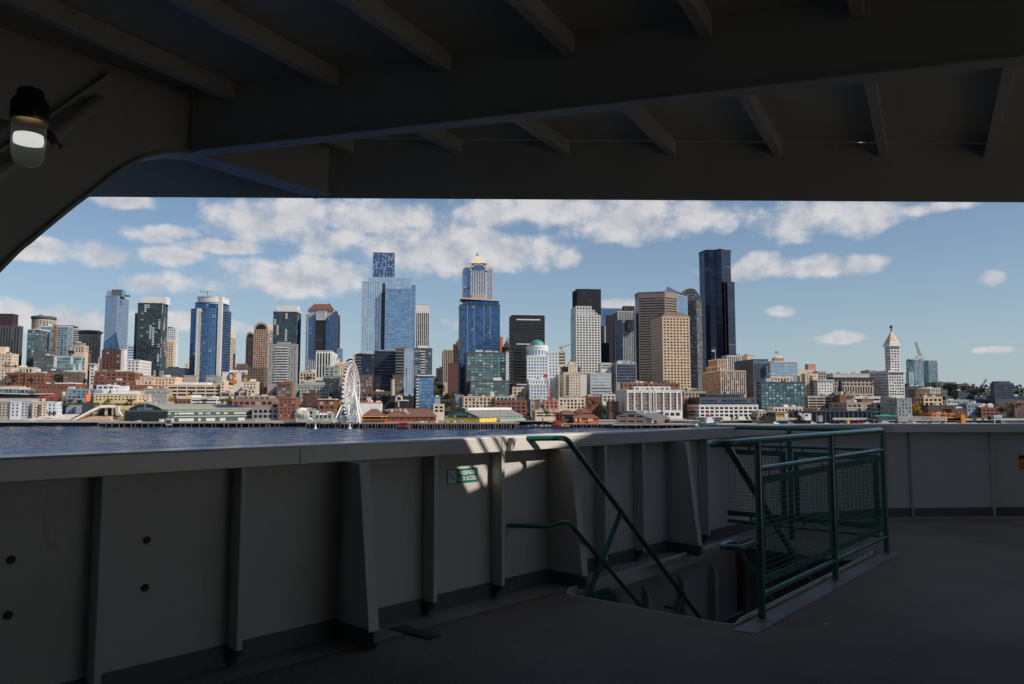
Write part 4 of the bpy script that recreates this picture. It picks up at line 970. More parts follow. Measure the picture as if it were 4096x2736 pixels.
m = MB(); m.lathe([(rd * math.cos(t), z2 + h * math.sin(t)) for t in [k * math.pi / 2 / 8 for k in range(8)]] + [(.3, zt)], (dc.x, 915, 0), 28); autosmooth(m.build('dome', pmat('copper_green', (.07, .25, .21), .5, var=.15), r_))
r_, *_ = B('d', 968, 1003, 1141, 1072, 1275, 880, 'L', 'apt', 'crm', 'mix', 'cream stepped apartment tower with dark glass shoulders', name='apartment_tower', units=0, bal=(.16, .30, bal_d, 3.0))
B('d', 1035, 1040, 1112, 1008, 1072, 884, 'L', 'apt', 'crm', 'mix', '', root=r_, units=1, pent=((1055, 1085, 968, 'brn'), (1042, 1095, 985, 'stn')))
B('d', 975, 990, 1132, 1030, 1070, 888, 'L', 'cur', 'dbl', 'nav', '', root=r_, units=2)
B('d', 958, 962, 1172, 1274, 1362, 815, 'L', 'sto', 'crm', 'dk', 'cream three storey block below the stepped apartment tower', name='office_building', units=3)
# --- black tower behind the white stepped grid tower
B('d', 1061, 1108, 1297, 410, 620, 1260, 'L', 'fin', 'blk', 'blk', 'black office tower rising behind a white stepped grid tower', units=0, dep=40)
r_, *_ = B('d', 1060, 1098, 1294, 616, 1090, 1150, 'L', 'fed', 'wh', 'blk', 'white grid office tower with stepped corner in front of the black one', units=0, sside=ST['cur'], dep=40)
for (xr_, yt_, yb_) in ((1222, 546, 576), (1246, 576, 598), (1270, 598, 616)): B('d', 1060, 1098, xr_, yt_, yb_, 1150, 'L', 'fed', 'wh', 'blk', '', root=r_, units=0, sside=ST['cur'], dep=38, mt=.6, rt=.5)
B('e', 410, 410, 600, 562, 700, 1500, 'F', 'cur', 'blg', 'dee', 'far blue glass tower behind the dark tower gap', name='glass_tower', units=0)
B('e', 446, 452, 500, 620, 1000, 1400, 'L', 'none', 'blk', 'blk', 'dark slab tower in the gap between the white grid and grey grid towers', units=0)
B('e', 405, 405, 470, 838, 1000, 1270, 'F', 'cur', 'dbl', 'nav', 'low dark glass block in the gap between the towers', units=0)
B('e', 405, 405, 430, 705, 900, 1300, 'F', 'none', 'blk', 'blk', 'black sliver of a tower next to the white grid tower', units=0)
B('e', 590, 590, 672, 545, 600, 1320, 'F', 'ver', 'brn', 'blk', 'brown striped top of a tower behind the grey grid tower', units=0)
r_, *_ = B('e', 490, 538, 674, 586, 985, 1200, 'L', 'fin', 'ltg', 'blk', 'grey stone grid tower with blue glass shoulder', units=0, sside=ST['cur'])
B('e', 508, 515, 579, 655, 985, 1188, 'L', 'cur', 'dbl', 'nav', '', root=r_, units=0)
B('e', 614, 614, 660, 655, 730, 1196, 'F', 'cur', 'blk', 'blk', '', root=r_, units=0, dep=6)
B('e', 495, 524, 686, 1002, 1150, 950, 'L', 'cur', 'gry', 'nav', 'mid height dark blue glass block with cluttered roof', name='office_building', sside=ST['sq'], pent=((535, 640, 975, 'gry'),), units=5)
B('e', 402, 402, 486, 998, 1045, 960, 'F', 'rib', 'wh', 'dk', 'white banded top of a building between the towers', name='office_building', units=0)
B('e', 290, 320, 486, 1078, 1260, 885, 'L', 'rib', 'ltg', 'sky', 'low grey office block with pale glass ribbons', name='office_building', units=2, sside=ST['cur'])
# --- right of centre
r_, p_, u_, v_, z_ = B('e', 800, 891, 1107, 628, 1215, 1000, 'L', 'fed', 'tan', 'dk', 'tan concrete office tower with deep windows and a low hipped roof', units=0, sside=ST['fed'], phi=7)
c = sum(p_, Vector((0, 0))) / 4; zr_ = at('e', 990, 592, 1010).z
m = MB(); q = [Vector((p.x, p.y, z_ + .55)) for p in p_]; w_ = [Vector((c.x + (p.x - c.x) * .62, c.y + (p.y - c.y) * .62, zr_)) for p in p_]; m.add(q + w_, [(0, 1, 5, 4), (1, 2, 6, 5), (2, 3, 7, 6), (3, 0, 4, 7), (4, 5, 6, 7)]); m.build('hip_roof', wall('brn'), r_)
r_, *_ = B('f', 115, 262, 462, 1058, 1245, 1000, 'L', 'fin', 'tan', 'dk', 'tan brick stepped tower with dark shaded left side', units=1, sside=ST['fin'])
B('f', 165, 240, 318, 966, 1055, 1012, 'L', 'fin', 'tan', 'dk', '', root=r_, units=0, sside=ST['fin'])
B('f', 148, 240, 262, 1020, 1055, 1008, 'L', 'fin', 'tan', 'dk', '', root=r_, units=0, sside=ST['fin'])
B('f', 275, 316, 428, 938, 1055, 1180, 'L', 'ver', 'wh', 'blk', 'white striped slab behind the tan stepped tower', units=1)
B('f', 425, 472, 530, 934, 975, 1180, 'L', 'none', 'crm', 'dk', 'plain beige block beside the white striped slab', units=1)
B('f', 372, 520, 641, 968, 1140, 1050, 'L', 'fin', 'dgr', 'blu', 'dark grey tower with blue glass front and shaded side', units=0, sside=ST['fin'])
r_, *_ = B('f', 642, 656, 871, 992, 1115, 1000, 'L', 'rib', 'blg', 'sky', 'blue grey apartment block with a copper cupola', name='apartment_building', units=0, pent=((668, 862, 980, 'ltg'),))
B('f', 655, 660, 836, 1107, 1140, 905, 'L', 'sto', 'crm', 'dk', 'cream rooftop row of windows above the green glass block', name='office_building', units=1)
B('f', 545, 580, 932, 1148, 1375, 850, 'L', 'con', 'dbl', 'tea', 'wide green glass office block with dark left side', name='glass_building', units=3, sside=ST['none'], pent=((620, 660, 1118, 'ltg'),))
B('D', 630, 636, 930, 268, 330, 1060, 'L', 'none', 'crm', 'dk', 'long cream slab behind the tan hotel', name='office_building', units=0, pent=((765, 877, 190, 'pnk'),))
B('D', 690, 740, 905, 320, 610, 940, 'L', 'apt', 'bei', 'dk', 'tan brick hotel with fire escape on its front', name='hotel_building', units=2, sside=ST['apt'], bal=(.4, .58, bal_d, 3.0))
B('D', 905, 905, 1020, 292, 410, 1000, 'F', 'sto', 'stn', 'dk', 'stone building with scalloped top behind the cream block', name='office_building', units=2)
B('D', 660, 672, 740, 350, 600, 960, 'L', 'pun', 'crm', 'dk', 'narrow cream block beside the tan hotel', name='office_building', units=1)
B('D', 905, 905, 1108, 405, 615, 930, 'F', 'pun', 'wh', 'dk', 'cream white block with a heavy cornice next to the long stone building', name='office_building', units=2, over=1.2)
B('D', 1110, 1110, 1612, 318, 378, 1070, 'F', 'none', 'ltg', 'dk', 'pale flat roofed block behind the long stone building', name='office_building', units=3)
r_, p_, u_, v_, z_ = B('D', 1108, 1118, 1652, 383, 480, 1000, 'L', (lambda: 'ar')() if False else 'ind', 'stn', 'blk', 'long stone building with tall arched windows and dark cornice', name='office_building', units=0, over=2.2, roofc='blk', dep=30, rt=1.5)
B('D', 1112, 1120, 1650, 480, 585, 998, 'L', 'ver2', 'stn', 'red', '', root=r_, units=0, dep=28)
B('D', 740, 776, 1210, 622, 780, 880, 'L', 'gar', 'stn', 'blk', 'open parking garage with dark horizontal decks', name='parking_garage', units=2, sside=ST['none'])
B('D', 1410, 1410, 1750, 628, 690, 905, 'F', 'gar', 'wh', 'blk', 'white open deck garage behind the brick chimney', name='parking_garage', units=3)
B('D', 1060, 1300, 1690, 708, 825, 835, 'L', 'ind', 'stn', 'dk', 'brown four storey office block with shaded left side behind the terminal', name='office_building', units=4, sside=ST['none'])
B('D', 1690, 1690, 1990, 716, 890, 832, 'F', 'ind', 'gry', 'dk', 'grey four storey office block behind the terminal', name='office_building', units=2)
B('D', 1745, 1972, 2168, 650, 895, 800, 'L', 'sto', 'gry', 'tea', 'tall grey grid office block with dark side wall', name='office_building', units=2, sside=ST['none'])
B('D', 1500, 1500, 1660, 660, 705, 850, 'F', 'none', 'brk', 'dk', 'low brick shed behind the brown office block', name='brick_building', units=2)
B('g', 135, 245, 332, 745, 900, 1150, 'L', 'rib', 'stn', 'blu', 'grey blue office block behind the white pointed tower', units=1, sside=ST['none'])
B('g', 0, 0, 258, 785, 840, 1120, 'F', 'none', 'crm', 'dk', 'cream parapet block above the stone cornice', name='office_building', units=2)
B('g', 715, 818, 936, 608, 945, 1700, 'L', 'fin', 'blg', 'tea', 'left one of the two far teal glass towers behind the tower crane', name='glass_tower', alt=(.2, white_panel, 4), pent=((755, 830, 595, 'blg'),), units=0, sside=ST['cur'])
B('g', 758, 758, 812, 765, 940, 1640, 'F', 'fin', 'whb', 'tea', 'short pale glass wing in front of the left far teal tower', name='glass_tower', units=0)
B('g', 926, 1005, 1118, 622, 940, 1720, 'L', 'fin', 'blg', 'tea', 'right one of the two far teal glass towers with reddish roof box', name='glass_tower', pent=((985, 1090, 612, 'pnk'),), units=0, sside=ST['none'])
for (x0, x1, y0, y1, D_, st_, wc, gl, lb) in (
    (1105, 1360, 895, 960, 1480, 'con', 'dgr', 'mix', 'long dark apartment block on the far ridge with rooftop huts'), (1375, 1600, 918, 990, 1450, 'con', 'brd', 'mix', 'dark red apartment block on the ridge near the crane jib'),
    (1488, 1588, 940, 1000, 1420, 'con', 'blk', 'nav', 'small black apartment block at the end of the ridge'), (1382, 1512, 1003, 1110, 1250, 'apt', 'dbl', 'mix', 'dark blue apartment block with white bays on the wooded slope'),
    (1150, 1246, 988, 1100, 1210, 'apt', 'dgr', 'mix', 'dark grey apartment block below the ridge'), (716, 1000, 948, 1090, 1180, 'apt', 'dbl', 'mix', 'dark brick apartment block right of the white pointed tower'),
    (843, 1020, 985, 1200, 1100, 'apt', 'brn', 'mix', 'brown apartment block stepping up the slope'), (910, 1156, 968, 1060, 1140, 'sto', 'crm', 'mix', 'cream apartment block with yellow roof hut on the slope'),
    (1640, 1728, 985, 1090, 1440, 'con', 'brk', 'mix', 'red brick apartment block beside the leaning crane jib'), (1726, 1842, 970, 1095, 1420, 'con', 'brn', 'mix', 'brown apartment block left of the dark blue slab'),
    (1590, 1745, 1080, 1130, 1220, 'con', 'dbl', 'mix', 'slate roofed block below the red brick apartments'), (2050, 2240, 1075, 1130, 1120, 'con', 'dbl', 'nav', 'low dark block at the right edge of the view'),
    (1838, 2240, 1112, 1165, 1060, 'rib', 'dbl', 'nav', 'wide dark blue podium below the dark blue slab'), (2100, 2240, 1168, 1370, 900, 'apt', 'brd', 'mix', 'dark red brick block at the right edge above the trees'),
    (945, 1182, 1082, 1195, 950, 'ind', 'tan', 'blk', 'tan brick loft block with a stepped top'), (1240, 1602, 1122, 1165, 1010, 'con', 'ltg', 'mix', 'pale low block with vents behind the brown lofts'),
    (1000, 1500, 1192, 1320, 925, 'apt', 'brd', 'mix', 'dark brown brick loft block behind the orange shed'), (1496, 1678, 1168, 1318, 905, 'sto', 'blg', 'mix', 'blue grey loft block with white cornice'),
    (1680, 1902, 1218, 1320, 900, 'ind', 'brk', 'blk', 'red loft block with large dark windows'), (1680, 1838, 1186, 1216, 915, 'none', 'wh', 'dk', 'white penthouse above the red loft block'),
    (1300, 1500, 1240, 1330, 880, 'apt', 'brd', 'mix', 'narrow maroon loft block by the orange wall'), (1055, 1335, 1297, 1345, 810, 'sto', 'org', 'dk', 'low orange red brick building behind the walkway')):
    B('g', x0, x0, x1, y0, y1, D_, 'F', st_, wc, gl, lb, name='apartment_building' if 'apartment' in lb else 'brick_building' if ('loft' in lb or 'brick' in lb) else 'office_building', units=3)
B('g', 1834, 1850, 2090, 908, 1105, 1000, 'L', 'con', 'dbl', 'nav', 'dark blue slab block with stepped roof at the right', name='apartment_tower', units=0, pent=((1878, 2044, 880, 'dbl'),))
B('g', 985, 985, 1160, 1052, 1080, 960, 'F', 'sto', 'brn', 'blk', 'brown top storey of the stepped loft block', name='brick_building', units=1)
# --- waterfront row, centre and right
r_, p_, u_, v_, z_ = B('C', 250, 360, 1096, 540, 815, 800, 'L', 'lof', 'bri', 'mix', 'large white loft block with brick infill and red penthouses on its roof', name='loft_building', units=0, sside=ST['apt'], dep=46, roofc='wtl', over=.7)
zb_ = at('C', 360, 815, 800).z; nn = Vector((u_.y, -u_.x)); Lw = (p_[1] - p_[0]).length
for xx in (368, 457, 553, 655, 676, 716, 746, 847, 938, 1028, 1088):
    f = (xx - 360) / 736; q = p_[0] + u_ * (Lw * f) + nn * .4; m = MB(); m.box((q.x, q.y, 3), 1.5 if xx not in (655, 676, 716, 746) else .9, .9, z_ - 3.2, u_); m.build('pier', wall('wh'), r_)
for zz in (zb_ - 1.6, z_ - 2.6): q = p_[0] + u_ * (Lw / 2) + nn * .3; m = MB(); m.box((q.x, q.y, zz), Lw - .2, .7, 2.2, u_); m.build('band', wall('wh'), r_)
m = MB(); q = p_[0] + v_ * 23 - u_ * .15; m.box((q.x, q.y, 3), 45.6, .32, z_ - 3.3, v_); m.build('side_wall', wall('wtl'), r_)
B('C', 455, 455, 945, 497, 535, 806, 'F', 'ind', 'wh', 'dk', '', root=r_, units=0, dep=20)
B('C', 275, 300, 640, 448, 497, 815, 'L', 'ind', 'brk', 'dk', '', root=r_, units=3, pent=((405, 510, 425, 'brk'), (540, 640, 418, 'brk')))
B('C', 640, 640, 1070, 455, 497, 816, 'F', 'ind', 'brk', 'dk', '', root=r_, units=4, pent=((870, 1000, 440, 'brk'), (985, 1010, 425, 'brk')))
B('C', 850, 850, 1090, 815, 895, 801, 'F', 'ind', 'wh', 'blk', '', root=r_, units=0, dep=4)
B('C', 1100, 1130, 1420, 560, 740, 850, 'L', 'sto', 'stn', 'red', 'brown stone building with rounded gable and red bays', name='stone_building', units=2, pent=((1160, 1300, 512, 'stn'),))
B('C', 1098, 1110, 1222, 650, 815, 835, 'L', 'sto', 'brk', 'dk', 'red and cream brick building with stepped gable beside the white long block', name='brick_building', units=2)
r_, *_ = B('C', 1175, 1330, 2122, 740, 900, 800, 'L', (lambda: 'ind')(), 'wh', 'blk', 'long white office block with dark windows and a dark glass upper storey', name='office_building', units=0, sside=ST['ind'], dep=40)
B('C', 1310, 1340, 2088, 645, 735, 806, 'L', 'cur2', 'dgr', 'nav', '', root=r_, units=0, dep=30)
B('C', 1400, 1420, 1938, 592, 640, 812, 'L', 'cur2', 'dgr', 'nav', '', root=r_, units=2, dep=20)
B('C', 2118, 2118, 2360, 822, 900, 765, 'F', 'pun', 'stn', 'dk', 'low stone row behind the orange terrace', name='stone_building', units=2)
B('D', 115, 115, 320, 838, 905, 768, 'F', 'pun', 'stn', 'dk', 'low stone row with flat roof left of the cream strip building', name='stone_building', units=1)
B('D', 230, 318, 706, 772, 830, 800, 'L', 'sto', 'crm', 'dk', 'cream two storey strip building below the green glass block', name='office_building', units=2, sside=ST['none'])
B('D', 705, 705, 906, 784, 820, 805, 'F', 'sto', 'brk', 'dk', 'low red brick row right of the cream strip building', name='brick_building', units=1)
B('B', 75, 75, 182, 612, 775, 835, 'F', 'rib', 'gry', 'blu', 'narrow blue ribbon block left of the tan loft', name='office_building', units=2)
B('B', 155, 182, 604, 628, 775, 800, 'L', 'sto', 'bei', 'dk', 'tan loft block with a stair tower above the green pier shed', name='loft_building', units=3, pent=((538, 592, 562, 'bei'),), cap=300)
B('B', 604, 604, 1030, 682, 900, 790, 'F', 'ind', 'brk', 'blk', 'red brick loft block with dark square windows', name='brick_building', units=1)
B('B', 612, 612, 886, 628, 680, 800, 'F', 'con', 'ltg', 'nav', 'grey glass penthouse on the red brick loft block', name='office_building', units=3)
B('B', 838, 838, 1010, 502, 640, 880, 'F', 'sto', 'crm', 'dk', 'cream block with square openings between black tower and domed block', name='office_building', units=1)
B('B', 1078, 1078, 1132, 668, 880, 795, 'F', 'sto', 'gry', 'mix', 'narrow grey house at the left end of the old brick row', name='loft_building', units=1)
B('B', 1132, 1132, 1210, 672, 780, 796, 'F', 'sto', 'brk', 'mix', 'narrow red house in the old brick row', name='brick_building', units=1)
B('B', 1210, 1210, 1268, 662, 780, 797, 'F', 'sto', 'ltg', 'mix', 'narrow white house in the old brick row', name='loft_building', units=2)
B('B', 1268, 1268, 1457, 672, 780, 795, 'F', 'sto', 'pnk', 'dk', 'pink brick block with arched windows behind the red crane', name='brick_building', units=2)
B('B', 1145, 1145, 1485, 812, 900, 770, 'F', 'gar', 'crm', 'blk', 'low beige parking garage behind the red crane', name='parking_garage', units=2)
B('B', 1810, 1810, 2042, 628, 730, 850, 'F', 'sto', 'brk', 'dk', 'orange brick block beside the white arcade building', name='brick_building', units=2)
B('B', 2042, 2042, 2222, 598, 690, 855, 'F', 'ind', 'wh', 'blk', 'white building with arched openings and cluttered roof', name='office_building', units=5)
B('B', 2136, 2136, 2262, 694, 840, 805, 'F', 'ind', 'brd', 'dk', 'dark red brick block left of the large white loft', name='brick_building', units=1)
B('A', 1970, 1970, 2050, 634, 720, 830, 'F', 'cur', 'blg', 'sky', 'pale blue block right of the blue glass apartments', name='office_building', units=1)
B('A', 1958, 1958, 2105, 730, 840, 790, 'F', 'ind', 'crm', 'blk', 'cream gateway building right of the blue glass apartments', name='office_building', units=0)
B('A', 2196, 2196, 2290, 562, 640, 900, 'F', 'sto', 'tan', 'dk', 'small tan block on the slope below the tan tower', name='office_building', units=0)
B('A', 935, 935, 1262, 708, 800, 775, 'F', 'none', 'wh', 'dk', 'plain white warehouse with an orange roof edge behind the wheel', name='warehouse', units=3, roofc='org', pent=((1060, 1120, 635, 'ltg'),))
B('A', 415, 640, 668, 662, 800, 785, 'R', 'ind', 'brk', 'dk', 'red brick loft left of the wheel with pale cornice', name='brick_building', units=1, roofc='crm', over=.9)
B('A', 205, 420, 445, 582, 780, 850, 'R', 'apt', 'brd', 'mix', 'dark maroon apartment block with pale windows left of the wheel', name='apartment_building', units=1, pent=((287, 367, 532, 'brd'),))
B('A', 115, 115, 355, 798, 925, 735, 'F', 'sto', 'grn', 'dk', 'low grey green pavilion behind the carousel', name='pavilion', units=3)
B('A', 355, 355, 605, 850, 925, 738, 'F', 'sto', 'grn', 'dk', 'low grey green pavilion beside the wheel', name='pavilion', units=2)
r_, *_ = B('A', 492, 492, 690, 222, 350, 925, 'F', 'ind', 'grn', 'mix', 'grey green terraced apartment block left of the wheel', name='apartment_building', units=3)
B('A', 470, 470, 720, 352, 655, 920, 'F', 'con', 'gry', 'mix', '', root=r_, units=0, bal=(.06, .9, bal_d, 3.1))
B('A', 606, 606, 690, 125, 240, 1010, 'F', 'none', 'crm', 'dk', 'plain cream stair tower above the terraced apartments', name='office_building', units=1)
B('A', 640, 640, 812, 182, 480, 1000, 'F', 'apt', 'tan', 'dk', 'tan block of small windows behind the wheel', name='office_building', units=2)
B('A', 160, 160, 382, 300, 400, 1060, 'F', 'sto', 'crm', 'dk', 'low cream block below the striped block', name='office_building', units=4, pent=((310, 372, 262, 'crm'),))
B('A', 880, 880, 942, 64, 180, 1080, 'F', 'pun', 'crm', 'dk', 'cream block above the dark mansard', name='office_building', units=1)
B('A', 790, 790, 882, 140, 185, 1075, 'F', 'sto', 'brn', 'dk', 'dark mansard roofed building behind the wheel top', name='office_building', units=0, pent=((810, 870, 118, 'brn'),))
# --- left of centre, mid rows
B('a', -60, -60, 122, 748, 880, 905, 'F', 'pun', 'crm', 'dk', 'cream apartment block at the left edge below the ribbed tower', name='apartment_building', units=2, pent=((-60, 50, 675, 'crm'),))
B('a', -60, -60, 118, 888, 1060, 850, 'F', 'pun', 'crm', 'dk', 'pale cream hotel at the left edge above the market', name='apartment_building', units=1)
B('E', 105, 105, 378, 202, 390, 845, 'F', 'pun', 'brk', 'nav', 'red brick apartment house with a tree in front of it', name='brick_building', units=3)
B('E', 392, 392, 708, 210, 395, 846, 'F', 'pun', 'brk', 'nav', 'red brick apartment house with white vent pipe', name='brick_building', units=3, pent=((540, 612, 135, 'wh'),))
r_, *_ = B('E', 710, 710, 992, 172, 345, 862, 'F', 'pun', 'brn', 'mix', 'brown brick apartments with fire escapes', name='brick_building', units=2, bal=(.55, .9, bal_d, 3.4))
B('E', 993, 993, 1258, 186, 348, 858, 'F', 'pun', 'brn', 'mix', 'brown brick apartments with a green roof edge', name='brick_building', units=2, roofc='grn')
B('E', 285, 285, 516, 118, 205, 905, 'F', 'sto', 'crm', 'mix', 'small house with white roof and red ground floor on the slope', name='house', units=1, pent=((310, 395, 86, 'crm'),))
B('a', 340, 340, 546, 768, 915, 935, 'F', 'pun', 'dgr', 'tea', 'dark brick apartment block left of the green glass hotel', name='apartment_building', units=2, pent=((360, 500, 722, 'dgr'),))
B('a', 545, 832, 862, 772, 915, 915, 'R', 'cur', 'ltg', 'tea', 'green glass hotel with staggered panes', name='hotel_building', units=1, alt=(.15, white_panel, 3), sside=ST['cur'])
B('a', 690, 868, 922, 718, 1050, 960, 'R', 'sq', 'brn', 'blk', 'dark brown stone block with a cornice behind the green glass hotel', units=1, over=1.2)
B('a', 910, 960, 986, 852, 1060, 900, 'R', 'pun', 'wh', 'dk', 'narrow white stone block with a pediment', name='stone_building', units=1, over=1.2)
B('a', 998, 998, 1032, 788, 930, 985, 'F', 'ver2', 'wh', 'blk', 'sliver of a black and white block left of the red brown tower', units=0)
B('a', 1030, 1045, 1222, 710, 900, 945, 'F', 'sto', 'brd', 'red', 'red brown brick tower with dark windows', units=0)
B('a', 1223, 1262, 1282, 706, 910, 950, 'R', 'none', 'wh', 'dk', 'blank white slab attached to the red brown brick tower', units=0)
B('a', 1284, 1412, 1532, 812, 975, 905, 'R', 'pun', 'wh', 'nav', 'white office block with small windows left of the dark glass tower', name='office_building', units=1, sside=ST['pun'])
r_, *_ = B('a', 958, 958, 1292, 928, 1090, 850, 'F', 'ind', 'brk', 'dk', 'brick terraced hotel with rows of dark glazed balconies', name='hotel_building', units=5)
B('a', 945, 945, 1056, 972, 1090, 840, 'F', 'ind', 'brk', 'dk', '', root=r_, units=1)
B('a', 1000, 1000, 1285, 1022, 1092, 834, 'F', 'ind', 'brk', 'dk', '', root=r_, units=2)
B('a', 1292, 1370, 1448, 942, 1060, 860, 'R', 'sto', 'brk', 'dk', 'orange brick block right of the terraced hotel', name='brick_building', units=2, sside=ST['sto'])
B('a', 1418, 1418, 1545, 982, 1080, 845, 'F', 'pun', 'tan', 'dk', 'tan plain block beside the orange brick block', name='office_building', units=2)
B('a', 1374, 1374, 1546, 1014, 1060, 832, 'F', 'pun', 'tan', 'dk', 'low tan block in front of the plain tan block', name='office_building', units=1)
B('b', -58, -58, 262, 984, 1085, 840, 'F', 'pun', 'tan', 'dk', 'wide flat tan block above the market garage', name='office_building', units=4)
B('a', 1310, 1310, 1545, 1066, 1110, 825, 'F', 'pun', 'brk', 'dk', 'low brick row under the tan blocks', name='brick_building', units=1)
B('E', 585, 585, 1188, 380, 460, 810, 'F', 'pun', 'brk', 'dk', 'long low red brick market hall with white roof units', name='brick_building', units=4, pent=((720, 1150, 355, 'wh'),))
B('E', 1515, 1515, 1792, 398, 455, 815, 'F', 'ind', 'wh', 'nav', 'white two storey house with wide windows in the market', name='house', units=2)
r_, *_ = B('E', 1045, 1045, 1500, 458, 600, 795, 'F', 'con', 'blg', 'mix', 'blue grey apartments with curved bay towers', name='apartment_building', units=1, pent=((1070, 1150, 418, 'ltg'),))
B('E', 1470, 1470, 2152, 532, 640, 790, 'F', 'pun', 'yel', 'dk', 'long yellow two storey building with square windows', name='market_building', units=0, roofc='wh')
B('E', 2153, 2153, 2350, 545, 640, 800, 'F', 'apt', 'crm', 'dk', 'cream end house of the long yellow building', name='market_building', units=1)
B('E', 1640, 1640, 2255, 490, 530, 800, 'F', 'none', 'wh', 'dk', 'white terrace block above the yellow building', name='house', units=2, pent=((1850, 1985, 405, 'wh'),))
B('F', 85, 85, 396, 388, 580, 805, 'F', 'ind', 'stn', 'sky', 'stone coloured market building with painted name on its front', name='market_building', units=3)
r_, *_ = B('F', 398, 398, 1172, 335, 490, 825, 'F', 'gar', 'crm', 'red', 'long tan market garage with rows of dark red openings', name='parking_garage', units=5, pent=((480, 920, 300, 'wh'),))
B('F', 1115, 1170, 1222, 288, 430, 830, 'R', 'pun', 'crm', 'dk', 'plain cream stair tower at the end of the market garage', name='office_building', units=1)
B('F', 1115, 1245, 1292, 432, 500, 812, 'R', 'rib', 'crm', 'nav', 'cream pavilion on stilts below the market garage', name='pavilion', units=1, over=1)
B('F', 622, 622, 784, 212, 300, 965, 'F', 'none', 'stn', 'dk', 'left stone podium block of the blue curved tower', name='office_building', units=0)
B('F', 925, 1078, 1128, 214, 310, 965, 'R', 'ind', 'stn', 'sky', 'right stone podium block of the blue curved tower', name='office_building', units=0)
B('F', 370, 370, 640, 112, 215, 1020, 'F', 'none', 'ltg', 'dk', 'grey concrete hall behind the tan blocks', name='office_building', units=3)
B('F', 1312, 1312, 1702, 104, 290, 1010, 'F', 'pun', 'brn', 'blk', 'dark brown brick block behind the mural building', name='brick_building', units=2, pent=((1325, 1452, 50, 'brn'),))
B('F', 1408, 1600, 1692, 295, 420, 885, 'R', 'pun', 'crm', 'dk', 'cream art deco block with a short tower', name='office_building', units=1, pent=((1512, 1580, 256, 'crm'),), sside=ST['none'])
B('F', 1364, 1364, 1472, 428, 480, 850, 'F', 'sto', 'crm', 'dk', 'low cream house left of the four storey cream block', name='house', units=1)
B('F', 1472, 1472, 1582, 392, 480, 848, 'F', 'sto', 'crm', 'nav', 'four storey cream block above the pink terraces', name='office_building', units=1)
B('F', 1690, 1690, 1872, 358, 420, 905, 'F', 'sto', 'brk', 'red', 'low red brick block behind the brick bay tower', name='brick_building', units=2, roofc='ltg')
B('F', 1872, 2062, 2142, 318, 490, 885, 'R', 'con', 'brk', 'mix', 'brick apartment tower with white window bays', name='apartment_tower', units=2, pent=((1962, 2046, 282, 'brk'),), sside=ST['pun'])
B('A', 130, 130, 562, 468, 660, 905, 'F', 'pun', 'grn', 'dk', 'grey green apartment block with small dark windows', name='apartment_building', units=2, pent=((225, 480, 432, 'grn'),))
B('F', 488, 488, 716, 528, 600, 775, 'F', 'sto', 'brk', 'dk', 'low red brick house by the yellow tree', name='brick_building', units=1, pent=((656, 722, 470, 'yel'),))
B('F', 722, 722, 1068, 510, 605, 778, 'F', 'rib', 'wh', 'nav', 'white modern house with horizontal windows above the aquarium', name='house', units=2, pent=((722, 830, 470, 'wh'), (942, 1068, 490, 'wh')))
r_, *_ = B('F', 1195, 1195, 1822, 528, 615, 780, 'F', 'ind', 'bri', 'red', 'pink terraced block with a long row of openings', name='apartment_building', units=2)
B('F', 1330, 1330, 1790, 488, 525, 800, 'F', 'ind', 'stn', 'blk', 'stone terrace block behind the pink terraces', name='apartment_building', units=4)
B('F', 1540, 1540, 1892, 640, 790, 765, 'F', 'ind', 'gry', 'blk', 'unfinished grey concrete frame beside the brick block', name='office_building', units=1)
B('F', 1895, 2128, 2192, 520, 770, 765, 'R', 'pun', 'brk', 'dk', 'six storey red brick block with dark windows above the carousel', name='brick_building', units=1, sside=ST['pun'])
for (x0, x1, yt, wc, lb) in ((-30, 160, 655, 'stn', 'left part of the grey waterfront apartments, cut by the left edge'), (162, 318, 658, 'whb', 'grey waterfront apartments with pale blue bays'), (320, 512, 648, 'ltg', 'pale waterfront apartments with white window bays'), (513, 736, 656, 'crm', 'beige waterfront apartments with stacked balconies'), (737, 892, 662, 'whb', 'pale blue end house of the waterfront apartments')):
    B('E', x0, x0, x1, yt, 890, 770 + (x0 % 3), 'F', 'apt', wc, 'nav', lb, name='apartment_building', units=0, group='waterfront apartments', bal=(.42, .62, bal_d, 3.0) if wc == 'crm' else None)
# ================================================================ LANDMARK TOWERS
def root_at(c, x, y, Dd, name, label, cat=None, group=None):
    p = at(c, x, y, Dd); r = empty(name, (p.x, p.y, ground(p.x, p.y) - 1.5)); tag(r, label, cat or ('tower' if 'tower' in name else 'building'), group); return r
def px_pts(c, L): return [Vector((at(c, x, 500, Y).x, Y)) for x, Y in L]
def zat(c, y, Y, x=0): return at(c, x or {'b': 500, 'c': 300}.get(c, 300), y, Y).z
